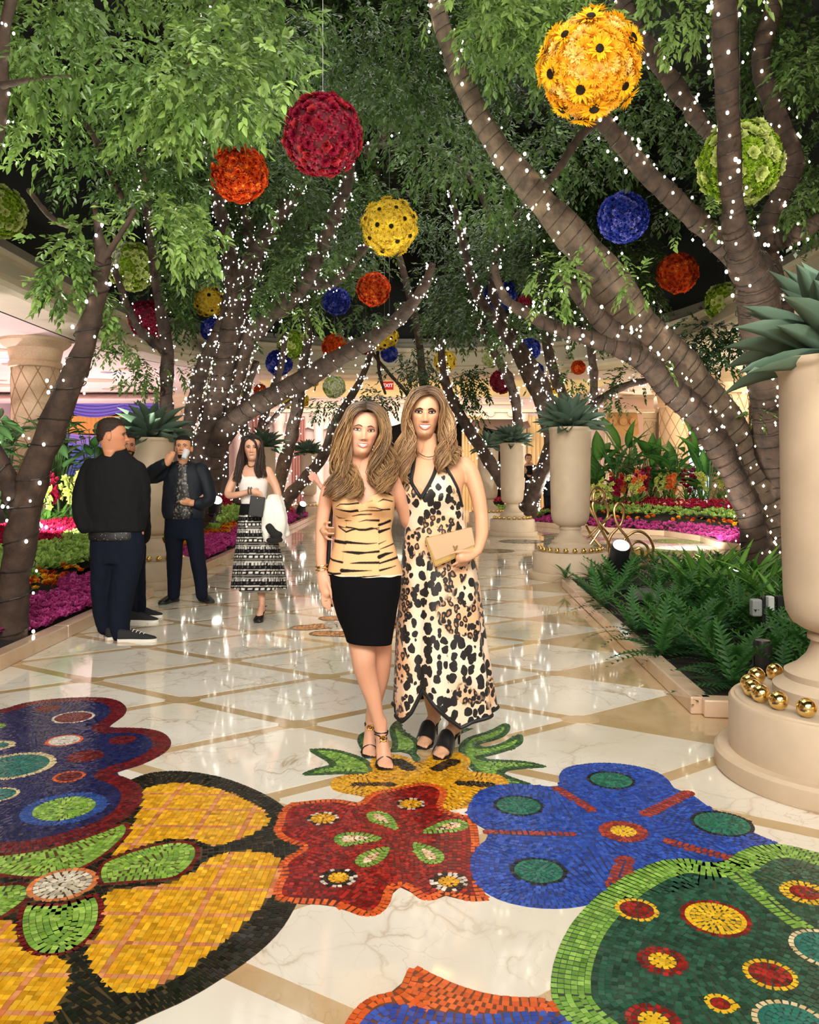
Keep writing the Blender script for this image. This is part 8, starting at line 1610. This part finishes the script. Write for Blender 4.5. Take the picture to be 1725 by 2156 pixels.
# 6, 7: people far away
P6 = Px(25.0); r6 = empty('person', (P6.p(1114, 1000).x, 25, 0), 0, 'long haired woman in black far away between the urns', 'person'); M6 = head_matrix(W(1114, 966, 24.85), 0, 0, 0, 1.15); zf = 995+1.4*F/25
skin_body(r6, [P6.loft([(972, 1111, 1118, -.04, .07), (982, 1103, 1126, -.1, .1), (1010, 1107, 1123, -.1, .1)]), P6.tube([(1104, 984, 0, 4), (1101, 1000, -.02, 3.4), (1112, 1002, -.2, 2.6)]), P6.tube([(1125, 984, 0, 4), (1128, 1000, -.02, 3.4), (1117, 1003, -.2, 2.6)])]+hand(P6, 1112, 1002, -.2, 0, .9, .5)+[wtube([P6.p(x, 1040), P6.p(x, zf-4)], [.07, .04], 10) for x in (1111, 1118)], M6, lin('CF9C7C'), .02)
face(r6, M6, lin('A8604F'), lin('2E2016'), lin('3E2A1C'), (.019, .047, .0005, .0012, .0018, .004, .005)); cap(r6, M6, vmat('hair6', .5, .3), lambda p: 1.0 if (p[2] > .18-.6*max(0, p[1]+.06)) and (p[1] > -.03 or p[2] > .18) else 0, .02, 'hair', .003, [lin('5A3A26')])
cloth(r6, 'dress', [P6.loft([(980, 1105, 1124, -.11, .11), (1005, 1106, 1124, -.12, .11), (1040, 1104, 1126, -.13, .13), (1075, 1105, 1125, -.14, .14)]), P6.tube([(1104, 983, 0, 4.6), (1101, 999, -.02, 4.2), (1108, 1003, -.16, 3.6)]), P6.tube([(1125, 983, 0, 4.6), (1128, 999, -.02, 4.2), (1121, 1003, -.16, 3.6)])], M_JACK, .02, .006)
for x in (1110, 1119): g = G(x, zf); sneaker(r6, (g.x, 25.1, 0), R(-90), .26, LEA, BSOLE, None)
P7 = Px(24.0); r7 = empty('person', (P7.p(1156, 1000).x, 24, 0), 0, 'man in dark suit far away, half hidden by the fern bed urn', 'person'); M7 = head_matrix(W(1156, 957, 23.85), R(-30), 0, 0, 1.1); zf = 995+1.4*F/24
skin_body(r7, [P7.loft([(964, 1153, 1160, -.04, .07), (976, 1143, 1170, -.1, .1), (1030, 1147, 1166, -.1, .1)])]+hand(P7, 1143, 1022, -.08, R(-90), 1, .4), M7, lin('C08A6A'), .02)
face(r7, M7, lin('A0665A'), lin('2A1C12'), lin('1C1512'), (.020, .047, .0, .0006, .0008, .0035, .0045)); cap(r7, M7, vmat('hair7', .7, .3), short(.08), .01, 'hair', .002, [lin('1C1512')])
cloth(r7, 'suit', [P7.loft([(968, 1150, 1163, -.08, .1), (976, 1144, 1169, -.12, .12), (1010, 1145, 1168, -.13, .12), (1045, 1144, 1169, -.13, .13)]), P7.tube([(1145, 980, 0, 5), (1142, 1000, -.03, 4.5), (1143, 1021, -.08, 3.6)]), P7.tube([(1168, 980, 0, 5), (1171, 1000, -.03, 4.5), (1170, 1021, -.08, 3.6)]), P7.tube([(1151, 1040, 0, 6.5), (1151, zf-6, 0, 4.5)]), P7.tube([(1162, 1040, 0, 6.5), (1162, zf-6, 0, 4.5)])], M_BOMB, .02, .006)
for x in (1151, 1162): g = G(x, zf); sneaker(r7, (g.x, 24.1, 0), R(-90), .28, LEA, BSOLE, None)
